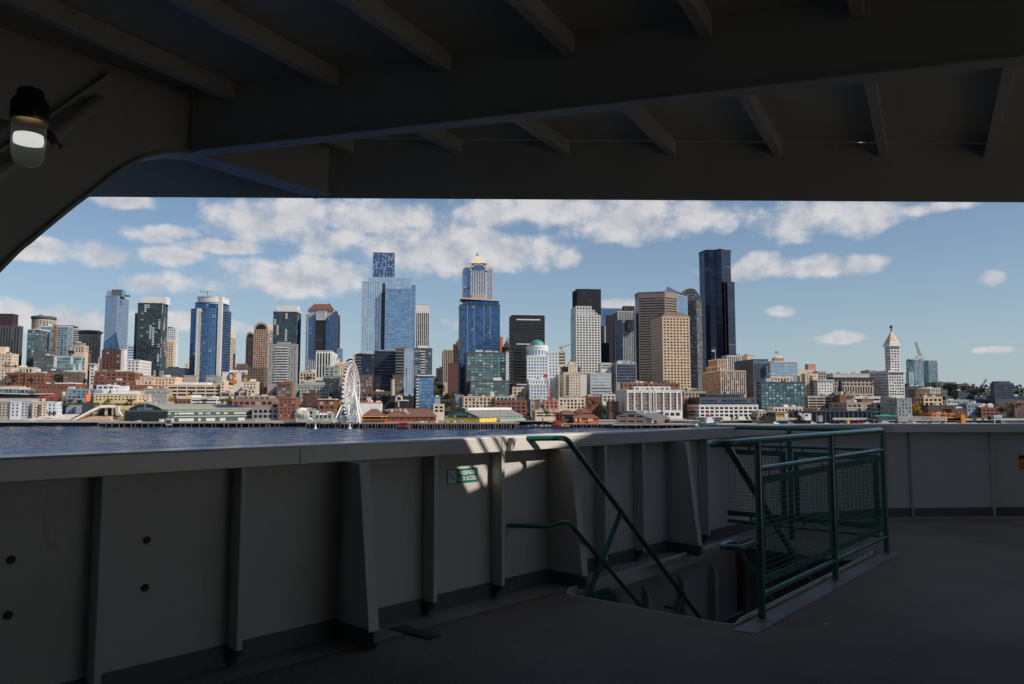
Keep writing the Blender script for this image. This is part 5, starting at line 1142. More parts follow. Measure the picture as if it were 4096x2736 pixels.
# cylindrical hotel towers
for i, (xc, rr, yd, yt, yb, Dd, lb) in enumerate(((443, 105, 400, 352, 480, 1380, 'round hotel tower with a flat overhanging disc roof, behind the teal apartments'), (911, 99, 548, 512, 900, 1260, 'round hotel tower of stacked window bands standing clear with a disc roof'))):
    r = root_at('a', xc, yd, Dd, 'round_tower', lb); p = at('a', xc, yd, Dd); rad = rr / 2.5286 * Dd / FPX
    pts = [(p.x + rad * math.cos(2 * math.pi * k / 22), Dd + rad * math.sin(2 * math.pi * k / 22)) for k in range(22)]
    block(r, pts, r.location.z, p.z, zat('a', yb, Dd), (5.5, 3.2, .62, .60, .5), wall('stn'), GL['dk'], roof=False, mt=5, name='wall')
    m = MB(); zz = zat('a', yt, Dd); m.lathe([(rad * 1.0, p.z - 1), (rad * 1.09, p.z + 1.5), (rad * 1.09, p.z + 4.2), (rad * .9, p.z + 5.5)], (p.x, Dd, 0), 40); autosmooth(m.build('roof', wall('dgr'), r), 30)
    m = MB(); m.lathe([(rad * .42, p.z + 4), (rad * .42, zz)], (p.x, Dd, 0), 20); m.build('penthouse', wall('ltg'), r)
# blue curved tower
r = root_at('b', 570, 600, 1000, 'glass_tower', 'tall blue glass tower with curved front, white crown and two white spines')
def curved(x0, x1, D0, bulge, c='b', n=10, depth=34):
    out = []
    for k in range(n + 1):
        t = k / n; Y = D0 - bulge * 4 * t * (1 - t); out.append((x0 + (x1 - x0) * t, Y))
    P = px_pts(c, out); return P + [P[-1] + Vector((0, depth)), P[0] + Vector((0, depth))]
block(r, curved(408, 722, 1000, 7), r.location.z, zat('b', 296, 1000), zat('b', 975, 1000), (3.2, 3.5, .94, .80, .1), wall('dfr'), GL['dee'], roof=True)
block(r, curved(448, 718, 1006, 5, depth=26), zat('b', 296, 1000) - 2, zat('b', 232, 1006), zat('b', 296, 1000), (3.2, 3.5, .94, .80, .1), wall('dfr'), GL['dee'], roof=True)
block(r, curved(470, 718, 1006, 5, depth=26), zat('b', 234, 1006) - 1, zat('b', 172, 1006), zat('b', 230, 1006), None, wall('wh'), GL['dee'], roof=True, name='crown')
block(r, [Vector((at('b', 722, 500, 1003).x, 1003)), Vector((at('b', 738, 500, 1010).x, 1010)), Vector((at('b', 738, 500, 1040).x, 1040)), Vector((at('b', 722, 500, 1040).x, 1040))], r.location.z, zat('b', 255, 1000), zat('b', 960, 1000), ST['con'], wall('dgr'), GL['nav'])
for (xa, xb, y0, y1, Yd) in ((481, 495, 288, 1010, 994.5), (700, 716, 165, 970, 997)):
    a, b_ = at('b', xa, y0, Yd), at('b', xb, y1, Yd); m = MB(); m.box(((a.x + b_.x) / 2, Yd - 1.2, b_.z), b_.x - a.x, 2.6, a.z - b_.z); m.build('spine', wall('wh'), r)
tick = None
for k in range(33):
    z = zat('b', 320 + k * 20.5, 994); w_ = 3.4
    if tick is None: m = MB(); m.box((0, 0, 0), w_, 1.2, .32); tick = mesh('balcony', m.V, m.F, wall('wh'), r, loc=Vector((at('b', 508, 500, 992).x, 992, z)) - Vector(r.location))
    else: inst(tick, r, Vector((at('b', 508, 500, 992).x, 992, z)) - Vector(r.location))
for k in range(30):
    z = zat('b', 260 + k * 22, 1000); inst(tick, r, Vector((at('b', 722, 500, 999).x, 999, z)) - Vector(r.location))
m = MB(); z = zat('b', 165, 1012); cx = at('b', 580, 165, 1012).x
m.bar((cx, 1012, z), (cx, 1012, z + 7), .5); m.bar((cx - 9, 1012, z + 5.5), (cx + 8, 1012, z + 6.2), .5); m.bar((cx - 9, 1012, z + 5.5), (cx - 9, 1012, z + 8.5), .4); m.build('mast', wall('dgr'), r)
# twin arched towers
def arched(c, xl, xr, ys, yc, yb, Dd, depth, r, wc='pnkt'):
    A, B_ = px_pts(c, [(xl, Dd), (xr, Dd)]); u = (B_ - A); Wd = u.length; u.normalize(); v = Vector((-u.y, u.x)); zs = zat(c, ys, Dd)
    block(r, [A, B_, B_ + v * depth, A + v * depth], r.location.z, zs, zat(c, yb, Dd), ST['sq'], wall(wc), GL['dk'], roof=False, side={1: ST['rib']})
    zc_ = zat(c, yc, Dd); h = zc_ - zs; n = 16
    def arc_pts(k): return [(A + u * (Wd / 2 - Wd / 2 * k * math.cos(math.pi * i / n)), zs + h * k * math.sin(math.pi * i / n)) for i in range(n + 1)]
    m = MB(); m.extrude([(p.x, p.y, z) for p, z in arc_pts(1)], (v.x * depth, v.y * depth, 0)); m.build('roof', wall(wc), r)
    m = MB(); m.extrude([(p.x - v.x * .25, p.y - v.y * .25, z) for p, z in arc_pts(.72)], (v.x * .2, v.y * .2, 0)); m.build('arch_window', GL['blk'], r)
COLS['pnkt'] = (.50, .34, .25)
r = root_at('b', 1120, 600, 1250, 'office_tower', 'tan office tower pair with round arched tops and square windows')
arched('b', 1050, 1196, 497, 427, 1050, 1250, 60, r)
arched('b', 974, 1049, 585, 522, 900, 1275, 40, r)
# stone and glass tower with a brown hipped roof
COLS['sto2'] = (.56, .52, .47)
r, p_, u_, v_, z_ = B('c', 45, 66, 300, 606, 1055, 1150, 'R' if False else 'F', 'fin', 'sto2', 'dee', 'blue glass and pale stone tower under a brown hipped roof', units=0, dep=40)
def sub(x0, x1, y0, y1, Dd, sty, wc, gl, c='c', name='wall', dep=30, roofm=None):
    A, E_ = px_pts(c, [(x0, Dd), (x1, Dd)]); block(r, [A, E_, E_ + Vector((0, dep)), A + Vector((0, dep))], zat(c, y1, Dd) - 3, zat(c, y0, Dd), zat(c, y1, Dd), sty, wall(wc), GL[gl], name=name, roofm=roofm)
sub(68, 268, 575, 608, 1156, ST['fin'], 'sto2', 'dee')
sub(127, 196, 640, 900, 1146, ST['rib'], 'blk', 'blk', dep=8)
sub(130, 205, 588, 640, 1145, ST['ver2'], 'ltg', 'sky', dep=8)
m = MB(); z0 = zat('c', 575, 1156) + .6; z1 = zat('c', 528, 1165); X = lambda x, Y: at('c', x, 550, Y).x
m.add([(X(64, 1154), 1154, z0), (X(272, 1154), 1154, z0), (X(272, 1190), 1190, z0), (X(64, 1190), 1190, z0), (X(112, 1165), 1165, z1), (X(238, 1165), 1165, z1), (X(238, 1180), 1180, z1), (X(112, 1180), 1180, z1)], [(0, 1, 5, 4), (1, 2, 6, 5), (2, 3, 7, 6), (3, 0, 4, 7), (4, 5, 6, 7)])
m.build('hip_roof', pmat('brown_copper', (.17, .075, .045), .6), r)
for (xa, ya) in ((113, 518), (236, 514)): m = MB(); q = at('c', xa, 528, 1164); m.bar(q, (q.x, q.y, zat('c', ya, 1164)), .7); m.build('mast', wall('dgr'), r)
# granite tower with pyramid roof
r, p_, u_, v_, z_ = B('d', 198, 211, 440, 240, 490, 1350, 'L', 'fin', 'sto2', 'blu', 'pale stone and blue glass tower with arched gables and a pyramid roof', units=0, roofc='crm', sside=ST['cur'])
def subd(x0, x1, y0, y1, Dd, sty, wc, gl, name='bay', dep=20):
    A, E_ = px_pts('d', [(x0, Dd), (x1, Dd)]); block(r, [A, E_, E_ + Vector((0, dep)), A + Vector((0, dep))], zat('d', y1, Dd) - 3, zat('d', y0, Dd), zat('d', y1, Dd), sty, wall(wc), GL[gl], name=name)
subd(262, 386, 222, 470, 1344, (4.6, 3.7, .62, .86, .3), 'crm', 'blu')
subd(254, 270, 205, 250, 1343, None, 'crm', 'blu', dep=30); subd(378, 394, 208, 250, 1343, None, 'crm', 'blu', dep=30)
subd(206, 262, 312, 390, 1347, ST['cur'], 'blg', 'blu', dep=4); subd(270, 382, 455, 490, 1340, ST['pun'], 'crm', 'blu', dep=14)
A, E_ = px_pts('d', [(268, 1342), (382, 1342)]); zs = zat('d', 240, 1342); n = 14; m = MB()
m.extrude([((A.x + E_.x) / 2 - (E_.x - A.x) / 2 * math.cos(math.pi * i / n), 1342, zs + (zat('d', 207, 1342) - zs) * math.sin(math.pi * i / n)) for i in range(n + 1)], (0, 14, 0)); m.build('gable', wall('crm'), r)
m = MB(); m.extrude([((A.x + E_.x) / 2 - (E_.x - A.x) * .40 * math.cos(math.pi * i / n), 1341.6, zs + .8 * (zat('d', 207, 1342) - zs) * math.sin(math.pi * i / n)) for i in range(n + 1)], (0, .3, 0)); m.build('arch_window', GL['blu'], r)
zb = zat('d', 206, 1350); X = lambda x, Y: at('d', x, 200, Y).x; m = MB()
m.add([(X(256, 1346), 1346, zb), (X(392, 1346), 1346, zb), (X(392, 1346), 1395, zb), (X(256, 1346), 1395, zb), (X(309, 1370), 1366, zat('d', 150, 1370)), (X(325, 1370), 1366, zat('d', 150, 1370)), (X(325, 1370), 1374, zat('d', 150, 1370)), (X(309, 1370), 1374, zat('d', 150, 1370))], [(0, 1, 5, 4), (1, 2, 6, 5), (2, 3, 7, 6), (3, 0, 4, 7), (4, 5, 6, 7), (3, 2, 1, 0)])
m.build('pyramid_roof', wall('crm'), r)
m = MB(); z0, z1 = zat('d', 150, 1370), zat('d', 131, 1370)
for xx in (307, 327): m.bar((X(xx, 1370), 1370, z0), (X(xx, 1370), 1370, z1), .9)
m.bar((X(306, 1370), 1370, z1), (X(328, 1370), 1370, z1), .9); m.box((X(317, 1370), 1370, z0 + 1.5), 4, 4, 5); m.build('lantern', wall('ltg'), r)
# lattice gable
r = root_at('d', 543, 840, 1255, 'gabled_roof', 'grey lattice gable roof peeking out beside the black tower', 'roof')
m = MB(); pts = [at('d', x, y, 1255) for x, y in ((517, 872), (560, 785), (574, 830), (574, 872))]; m.extrude(pts, (0, 20, 0)); m.build('gable', wall('ltg'), r)
m = MB()
for (a, b_) in (((520, 866), (566, 866)), ((530, 846), (572, 846)), ((520, 866), (560, 795)), ((545, 866), (568, 820)), ((545, 866), (530, 846)), ((565, 866), (545, 820))): m.bar(at('d', *a, 1254.6), at('d', *b_, 1254.6), .8)
tag(m.build('lattice', wall('dgr'), r), kind='stuff')
# banded brown tower with glass wedge
COLS['wfb'] = (.28, .205, .17)
r = root_at('e', 850, 600, 1200, 'office_tower', 'brown banded faceted tower with a blue glass wedge top')
P = px_pts('e', [(674, 1222), (702, 1200), (912, 1190), (1010, 1204), (1010, 1245), (674, 1245)])
block(r, P, r.location.z, zat('e', 434, 1195), zat('e', 1160, 1195), (12, 3.9, .985, .50, .35), wall('wfb'), GL['blk'], mt=8, side={0: ST['cur']})
P = px_pts('e', [(1010.5, 1206), (1092, 1240), (1092, 1262), (1010.5, 1250)])
block(r, P, r.location.z, zat('e', 456, 1220), zat('e', 640, 1220), ST['cur'], wall('blg'), GL['blu'], roof=False, name='glass_wing')
m = MB(); z0 = zat('e', 434, 1195) + .6; ap = at('e', 930, 386, 1222); q = [at('e', 914, 432, 1200), at('e', 1010, 432, 1206), at('e', 1092, 458, 1240), at('e', 1010, 445, 1255)]
m.add(q + [ap], [(0, 1, 4), (1, 2, 4), (2, 3, 4), (3, 0, 4)]); m.build('glass_wedge', GL['sky'], r)
# black tower with a curved shoulder
r = root_at('e', 1145, 600, 1260, 'office_tower', 'dark tower with a curved shoulder and white window stripes left of the tallest tower')
P = px_pts('e', [(1092, 1262), (1162, 1255), (1203, 1268), (1203, 1300), (1092, 1300)])
block(r, P, r.location.z, zat('e', 500, 1260), zat('e', 1105, 1260), (3.2, 3.9, .6, .55, .4), wall('dgr'), GL['blk'], roof=False, alt=(.35, pmat('pale_blind', (.42, .40, .37), .7), 1))
m = MB(); m.extrude([at('e', x, y, 1262) for x, y in ((1046, 500), (1046, 440), (1075, 413), (1108, 404), (1138, 405), (1160, 420), (1180, 448), (1196, 486), (1203, 500))], (0, 38, 0)); autosmooth(m.build('vault', wall('dgr'), r), 30)
m = MB()
for yy in (418, 440, 462, 484):
    for k in range(6):
        x0 = 1088 + k * 16 + (0 if yy > 430 else 4)
        if x0 + 8 < 1140 + (yy - 405) * .75: m.extrude([at('e', x0, yy, 1261.6), at('e', x0 + 9, yy, 1261.6), at('e', x0 + 9, yy - 7, 1261.6), at('e', x0, yy - 7, 1261.6)], (0, .3, 0))
tag(m.build('window', GL['dk'], r), kind='stuff')
# tallest tower
COLS['colb'] = (.018, .021, .032)
r = root_at('f', 240, 600, 1350, 'office_tower', 'tallest tower, dark blue black glass with facets and a lower right step')
P = px_pts('f', [(98, 1380), (142, 1356), (180, 1352), (230, 1352), (275, 1344), (350, 1362), (350, 1400), (98, 1400)])
block(r, P, r.location.z, zat('f', 97, 1350), zat('f', 1065, 1350), (14, 3.7, .985, .72, .12), wall('colb'), GL['nav'], mt=2)
P = px_pts('f', [(296, 1342), (318, 1350), (318, 1372), (296, 1372)])
block(r, P, r.location.z, zat('f', 345, 1345), zat('f', 925, 1345), None, wall('blk'), GL['nav'], name='slot_wall')
P = px_pts('f', [(319, 1341), (376, 1352), (376, 1392), (319, 1392)])
block(r, P, r.location.z, zat('f', 352, 1345), zat('f', 925, 1345), (14, 3.7, .985, .72, .12), wall('colb'), GL['nav'], name='lower_wall')
m = MB(); rn = random.Random(3)
for k in range(9): q = at('f', 268 + k * 8, 90, 1362); m.bar((q.x, q.y, zat('f', 98, 1360)), (q.x, q.y, zat('f', 98, 1360) + rn.uniform(2, 9)), .5)
m.box((at('f', 300, 90, 1365).x, 1365, zat('f', 98, 1360)), 22, 8, 3.2); tag(m.build('antenna', wall('ltg'), r), kind='stuff')
# white pointed tower
r, p_, u_, v_, z_ = B('g', 328, 488, 692, 762, 1065, 1000, 'L', 'smi', 'wh', 'dk', 'white terracotta tower with pyramid roof and a ball finial', units=0, over=1.6, sside=ST['smi'], rt=2.0, dep=42)
pts, u, v = footprint('g', 441, 513, 634, 432, 1006, 'L', 7)
zt = zat('g', 430, 1006); block(r, pts, zat('g', 762, 1000) - 1, zt, zat('g', 750, 1006), ST['smi'], wall('wh'), GL['dk'], side={3: ST['smi']}, over=2.0, rt=1.5, name='upper_wall')
c = sum(pts, Vector((0, 0))) / 4; zp = zat('g', 398, 1006); m = MB(); q = [c + (p - c) * 1.12 for p in pts]; m.prism(q, zt + 1.5, zp); m.build('cornice', wall('wh'), r)
za = zat('g', 240, 1015); m = MB(); q = [c + (p - c) * 1.13 for p in pts]
tw = .05; m.add([(p.x, p.y, zp) for p in q] + [(c.x + (p.x - c.x) * tw, c.y + (p.y - c.y) * tw, za) for p in q], [(0, 1, 5, 4), (1, 2, 6, 5), (2, 3, 7, 6), (3, 0, 4, 7), (4, 5, 6, 7)]); m.build('pyramid_roof', wall('crm'), r)
for (xx, yy) in ((540, 298), (535, 327), (560, 327), (532, 356), (555, 356), (578, 356), (500, 330), (488, 356), (505, 356), (475, 380), (492, 380)):
    t = (yy - 240) / (398 - 240); fr = 1 if xx > 513 else 0
    q0, q1 = (q[0], q[1]) if fr else (q[3], q[0]); e0 = c + (q0 - c) * t; e1 = c + (q1 - c) * t; dn = (e1 - e0).normalized(); nn = Vector((dn.y, -dn.x))
    ray_s = slope('g', xx, yy); den = dn.x - ray_s * dn.y; k = (ray_s * e0.y - e0.x) / den if abs(den) > 1e-6 else 0
    k = max(1, min((e1 - e0).length - 1, k)); h = e0 + dn * k; m = MB(); m.box((h.x - nn.x * .2, h.y - nn.y * .2, zat('g', yy + 4, h.y, xx)), 1.0, 1.0, 1.3, dn); m.build('dormer', wall('brn'), r)
m = MB(); m.lathe([(.9, za - 1), (.7, za + 3), (1.6, za + 4.2), (2.0, za + 5.6), (1.6, za + 7), (.3, za + 8)], (c.x, c.y, 0), 14); autosmooth(m.build('finial', wall('dgr'), r))
# copper cupola behind the blue grey block
r = root_at('f', 738, 960, 1040, 'cupola', 'tan stone cupola with flag above the blue grey apartments', 'cupola')
q = at('f', 738, 985, 1040); w_ = at('f', 775, 985, 1040).x - at('f', 702, 985, 1040).x
m = MB(); m.box((q.x, 1050, q.z - 6), w_, w_, zat('f', 952, 1040) - q.z + 6); m.build('drum', wall('tan'), r)
for k in range(7): m = MB(); m.box((q.x - w_ / 2 + w_ * (k + .5) / 7, 1050 - w_ / 2 - .3, q.z), w_ * .05, .6, zat('f', 955, 1040) - q.z); m.build('pilaster', wall('crm'), r)
z0 = zat('f', 952, 1040); z1 = zat('f', 934, 1040); m = MB(); m.lathe([(w_ * .56, z0), (w_ * .3, z0 + (z1 - z0) * .7), (.4, z1)], (q.x, 1050, 0), 8); m.build('roof', wall('tan'), r)
m = MB(); m.bar((q.x, 1050, z1), (q.x, 1050, z1 + 6), .3); m.box((q.x - 2, 1050, z1 + 4), 3.6, .1, 1.6); m.build('flag', wall('dbl'), r)
# flag on the tan stepped tower
r = root_at('f', 220, 960, 1020, 'flagpole', 'flagpole with red and white flag on the tan stepped tower', 'flag'); q = at('f', 221, 966, 1020)
m = MB(); m.tube([(q.x, q.y, q.z - 1), (q.x, q.y, zat('f', 888, 1020))], .3, 6); m.build('pole', wall('ltg'), r)
m = MB(); z = zat('f', 912, 1020); m.box((q.x - 2.6, q.y, z + 1), 4.4, .15, 2.6); m.build('flag', pmat('flag_cloth', (.62, .42, .42), .8, var=.4, scale=.6), r)
# mural building and roof billboards
r, p_, u_, v_, z_ = B('F', 1138, 1138, 1402, 165, 330, 905, 'F', 'none', 'wh', 'dk', 'white building painted with a large colourful mural', name='mural_building', units=2, pent=((1235, 1345, 135, 'wh'),))
def patch(c, poly, Y, mat, name, rr, d=.12):
    m = MB(); m.extrude([at(c, x, y, Y) for x, y in poly], (0, d, 0)); return m.build(name, mat, rr)
mo, mk, mt_, mg_ = pmat('paint_orange', (.72, .26, .04), .8, var=.3, scale=.5), pmat('paint_charcoal', (.05, .045, .045), .8), pmat('paint_teal', (.04, .22, .22), .8), pmat('paint_sand', (.66, .55, .46), .8, var=.2, scale=.4)
patch('F', [(1205, 325), (1200, 275), (1240, 262), (1330, 262), (1330, 325)], 904.6, mo, 'mural', r); patch('F', [(1225, 265), (1218, 190), (1245, 168), (1280, 170), (1295, 205), (1280, 265)], 904.4, mk, 'mural', r)
patch('F', [(1238, 258), (1232, 205), (1250, 188), (1272, 195), (1278, 235), (1262, 262)], 904.2, mg_, 'mural', r); patch('F', [(1290, 200), (1300, 165), (1325, 170), (1322, 230), (1300, 255)], 904.3, mo, 'mural', r); patch('F', [(1225, 325), (1230, 300), (1262, 305), (1265, 325)], 904.1, mt_, 'mural', r)
r = root_at('F', 1420, 200, 895, 'billboard', 'white roof sign with red scrawled lettering above the mural row', 'billboard')
patch('F', [(1380, 195), (1380, 135), (1466, 135), (1466, 195)], 895, wall('wh'), 'board', r, 2); patch('F', [(1390, 190), (1395, 170), (1412, 176), (1420, 152), (1432, 172), (1456, 168), (1452, 186)], 894.8, pmat('paint_red', (.55, .07, .05), .8), 'print', r)
r = root_at('F', 1440, 250, 893, 'billboard', 'dark billboard with a yellow and green glow picture beside the mural', 'billboard')
patch('F', [(1395, 295), (1395, 198), (1488, 198), (1488, 295)], 893, mk, 'board', r, 2); patch('F', [(1405, 275), (1420, 245), (1450, 235), (1475, 255), (1470, 280)], 892.8, pmat('paint_amber', (.55, .33, .04), .8, var=.5, scale=.4), 'print', r); patch('F', [(1410, 235), (1440, 205), (1480, 210), (1480, 235)], 892.7, pmat('paint_olive', (.12, .18, .06), .8, var=.4, scale=.4), 'print', r)
# stone hall with dormers and brick chimney by the garage
r = root_at('D', 1345, 580, 892, 'stone_hall', 'grey stone hall with two pointed dormers beside the black chimney', 'building')
p0 = at('D', 1140, 612, 892); p1 = at('D', 1415, 612, 892); m = MB(); m.box(((p0.x + p1.x) / 2, 902, p0.z - 14), p1.x - p0.x, 20, 14); m.build('wall', wall('stn'), r)
m = MB(); zr = zat('D', 560, 900, 1300); m.add([(p0.x, 892, p0.z), (p1.x, 892, p0.z), (p1.x, 912, p0.z), (p0.x, 912, p0.z), (p0.x + 3, 902, zr), (p1.x - 3, 902, zr)], [(0, 1, 5, 4), (1, 2, 5), (2, 3, 4, 5), (3, 0, 4)]); m.build('roof', wall('dgr'), r)
for xx, w_ in ((1318, 66), (1385, 50)):
    m = MB(); m.extrude([at('D', xx - w_ / 2, 620, 890), at('D', xx + w_ / 2, 620, 890), at('D', xx + w_ / 2, 590, 890), at('D', xx, 545, 890), at('D', xx - w_ / 2, 590, 890)], (0, 6, 0)); d_ = m.build('dormer', wall('stn'), r)
    m = MB(); m.extrude([at('D', xx - 8, 615, 889.8), at('D', xx + 8, 615, 889.8), at('D', xx + 8, 595, 889.8), at('D', xx - 8, 595, 889.8)], (0, .15, 0)); m.build('window', GL['dk'], r)
r = root_at('D', 1245, 600, 872, 'chimney', 'tall black chimney on a red brick base beside the parking garage', 'chimney'); q = at('D', 1246, 600, 872); rr = (at('D', 1270, 600, 872).x - at('D', 1221, 600, 872).x) / 2
m = MB(); m.lathe([(rr, zat('D', 560, 872)), (rr, zat('D', 418, 872)), (rr * .8, zat('D', 416, 872))], (q.x, 878, 0), 20); autosmooth(m.build('stack', wall('blk'), r)); m = MB(); m.lathe([(rr * 1.1, zat('D', 600, 872)), (rr * 1.1, zat('D', 556, 872))], (q.x, 878, 0), 20); m.build('collar', wall('ltg'), r)
m = MB(); a = at('D', 1210, 600, 868); b_ = at('D', 1292, 600, 868); m.box(((a.x + b_.x) / 2, 878, zat('D', 700, 868) - 8), b_.x - a.x, 18, a.z - zat('D', 700, 868) + 8); m.build('base', wall('brk'), r)
# ---- cranes
def lattice(m, a, b_, w, nseg, t):
    a, b_ = Vector(a), Vector(b_); d = (b_ - a).normalized(); s = d.cross(Vector((0, 1, 0))).normalized() * w / 2; y = d.cross(s).normalized() * w / 2; C = [s + y, s - y, -s - y, -s + y]
    for c in C: m.bar(a + c, b_ + c, t)
    for k in range(nseg):
        p, q = a.lerp(b_, k / nseg), a.lerp(b_, (k + 1) / nseg)
        for i in range(4): m.bar(p + C[i], q + C[(i + 1) % 4], t * .7)
yel_c = pmat('crane_grey', (.45, .45, .45), .6); redc = pmat('crane_red', (.50, .05, .03), .5, var=.2)
r = root_at('d', 985, 900, 1080, 'tower_crane', 'small pale tower crane above the cream striped tower', 'crane')
m = MB(); lattice(m, at('d', 985, 905, 1080), at('d', 985, 862, 1080), 2, 6, .45); m.build('mast', yel_c, r); m = MB(); lattice(m, at('d', 962, 880, 1080), at('d', 1053, 850, 1080), 1.6, 12, .4); m.build('jib', yel_c, r); m = MB(); m.box(at('d', 968, 884, 1080), 3.5, 2, 2.5); m.build('counterweight', wall('wh'), r); m = MB(); m.bar(at('d', 984, 848, 1080), at('d', 962, 878, 1080), .35); m.bar(at('d', 984, 848, 1080), at('d', 1020, 860, 1080), .35); m.bar(at('d', 984, 848, 1080), at('d', 985, 880, 1080), .6); m.build('pendant', yel_c, r)
r = root_at('g', 908, 900, 1650, 'tower_crane', 'tall luffing tower crane between the two far teal towers', 'crane')
m = MB(); lattice(m, at('g', 908, 945, 1650), at('g', 905, 580, 1650), 4.5, 34, .55); m.build('mast', pmat('crane_blue', (.42, .52, .62), .6), r); m = MB(); lattice(m, at('g', 900, 565, 1650), at('g', 840, 380, 1650), 3.5, 18, .6); m.build('jib', yel_c, r); m = MB(); q = at('g', 908, 590, 1650); m.box((q.x, q.y, q.z), 19, 6, 4.5); m.build('cab', wall('wh'), r); m = MB(); m.bar(at('g', 914, 575, 1650), at('g', 918, 520, 1650), 1.6); m.bar(at('g', 918, 522, 1650), at('g', 880, 500, 1650), .7); m.bar(at('g', 925, 570, 1650), at('g', 918, 522, 1650), 1.0); m.build('pendant', yel_c, r)
r = root_at('g', 1700, 960, 1400, 'crane_jib', 'long leaning dark crane jib above the ridge', 'crane'); m = MB(); lattice(m, at('g', 1650, 1000, 1400), at('g', 1748, 852, 1400), 1.6, 18, .32); m.build('jib', wall('dbl'), r)
r = root_at('a', 555, 600, 972, 'construction_hoist', 'thin rust coloured hoist mast standing against the white framed tower', 'hoist'); m = MB(); lattice(m, at('a', 549, 775, 970), at('a', 561, 452, 970), 2.2, 40, .5); m.build('mast', pmat('hoist_rust', (.34, .14, .05), .8), r)
r = root_at('a', 1000, 540, 1240, 'tower_crane', 'grey tower crane jib beside the clear standing round tower', 'crane'); m = MB(); lattice(m, at('a', 1000, 533, 1240), at('a', 1048, 534, 1240), 1.6, 8, .4); m.bar(at('a', 993, 505, 1240), at('a', 993, 575, 1240), .8); m.bar(at('a', 993, 505, 1240), at('a', 1048, 534, 1240), .3); m.build('jib', yel_c, r)
# ================================================================ WATERFRONT
timber = pmat('pier_timber', (.17, .13, .10), .9, var=.35, scale=.8); plank = pmat('pier_deck', (.30, .27, .24), .85, var=.2, scale=.3)
def pier(c, xl, xr, yd, Y, depth, label, sp=4.5, phi=5, pile=.34, name='pier'):
    a = at(c, xl, yd, Y); b_ = at(c, xr, yd, Y); u = Vector((math.cos(R(phi)), math.sin(R(phi)))); v = Vector((-u.y, u.x)); L = (b_.x - a.x) / u.x; z = a.z
    r = empty(name, ((a.x + b_.x) / 2, Y + depth / 2, 0)); tag(r, label, 'pier')
    A = Vector((a.x, a.y)); m = MB(); m.prism([A, A + u * L, A + u * L + v * depth, A + v * depth], z - .55, z); m.build('deck', plank, r)
    m = MB(); q = A - v * .1; m.prism([q, q + u * L, q + u * L + v * .4, q + v * .4], z - 1.15, z - .56); m.build('fender_beam', timber, r)
    m = MB(); n = int(L / sp); rn = random.Random(int(xl))
    for k in range(n + 1):
        for j in range(3):
            p = A + u * min(L, (k + rn.uniform(-.25, .25)) * sp) + v * (.3 + j * 3.5); m.tube([(p.x, p.y, -2), (p.x + rn.uniform(-.2, .2), p.y, z - .6 + (rn.uniform(.2, .9) if j == 0 and rn.random() < .3 else 0))], pile * rn.uniform(.8, 1.2), 6)
    tag(m.build('piles', timber, r), kind='stuff')
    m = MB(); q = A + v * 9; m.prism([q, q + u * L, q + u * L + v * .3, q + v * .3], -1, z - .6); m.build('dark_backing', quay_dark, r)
    return r, A, u, v, L, z
rail_m = pmat('railing_grey', (.35, .36, .36), .6)
def hrail(r, A, u, L, z, h=1.1, sp=3.2):
    m = MB(); n = int(L / sp)
    for k in range(n + 1): p = A + u * (k * sp); m.bar((p.x, p.y, z), (p.x, p.y, z + h), .10)
    for hh in (.4, .75, h): m.bar((A.x, A.y, z + hh), (A.x + u.x * L, A.y + u.y * L, z + hh), .08)
    tag(m.build('railing', rail_m, r), kind='stuff')
r1 = pier('n', 395, 1062, 1690, 690, 72, 'long pier with widely spaced piles under the dark green aquarium sheds', sp=5.4, phi=3)
hrail(r1[0], r1[1] + r1[3] * .3, r1[2], r1[4], r1[5])
r2 = pier('n', 1062, 1235, 1690, 712, 46, 'dark boardwalk pier by the carousel', sp=4)
r3 = pier('n', 1225, 1700, 1692, 658, 92, 'crowded pier on close set piles under the big wheel and brown roofed sheds', sp=2.6)
r4 = pier('n', 1675, 2078, 1692, 642, 100, 'pier on close set piles below the green and yellow shed', sp=2.2)
r5 = pier('n', 2238, 2455, 1694, 662, 80, 'dark pier below the orange and brown gabled sheds', sp=3)
r6 = pier('n', 2450, 2782, 1697, 655, 90, 'pier with white topped piles below the tan gabled shed', sp=6.5)
for rr in (r3, r4, r6): hrail(rr[0], rr[1] + rr[3] * .3, rr[2], rr[4], rr[5])
r7 = pier('n', 2780, 4140, 1698, 715, 60, 'wide ferry dock pier running to the right edge', sp=6)
r8 = pier('n', -40, 398, 1681, 742, 30, 'pale concrete promenade pier at the left edge', sp=9, phi=7)
hrail(r8[0], r8[1] + r8[3] * .3, r8[2], r8[4], r8[5])

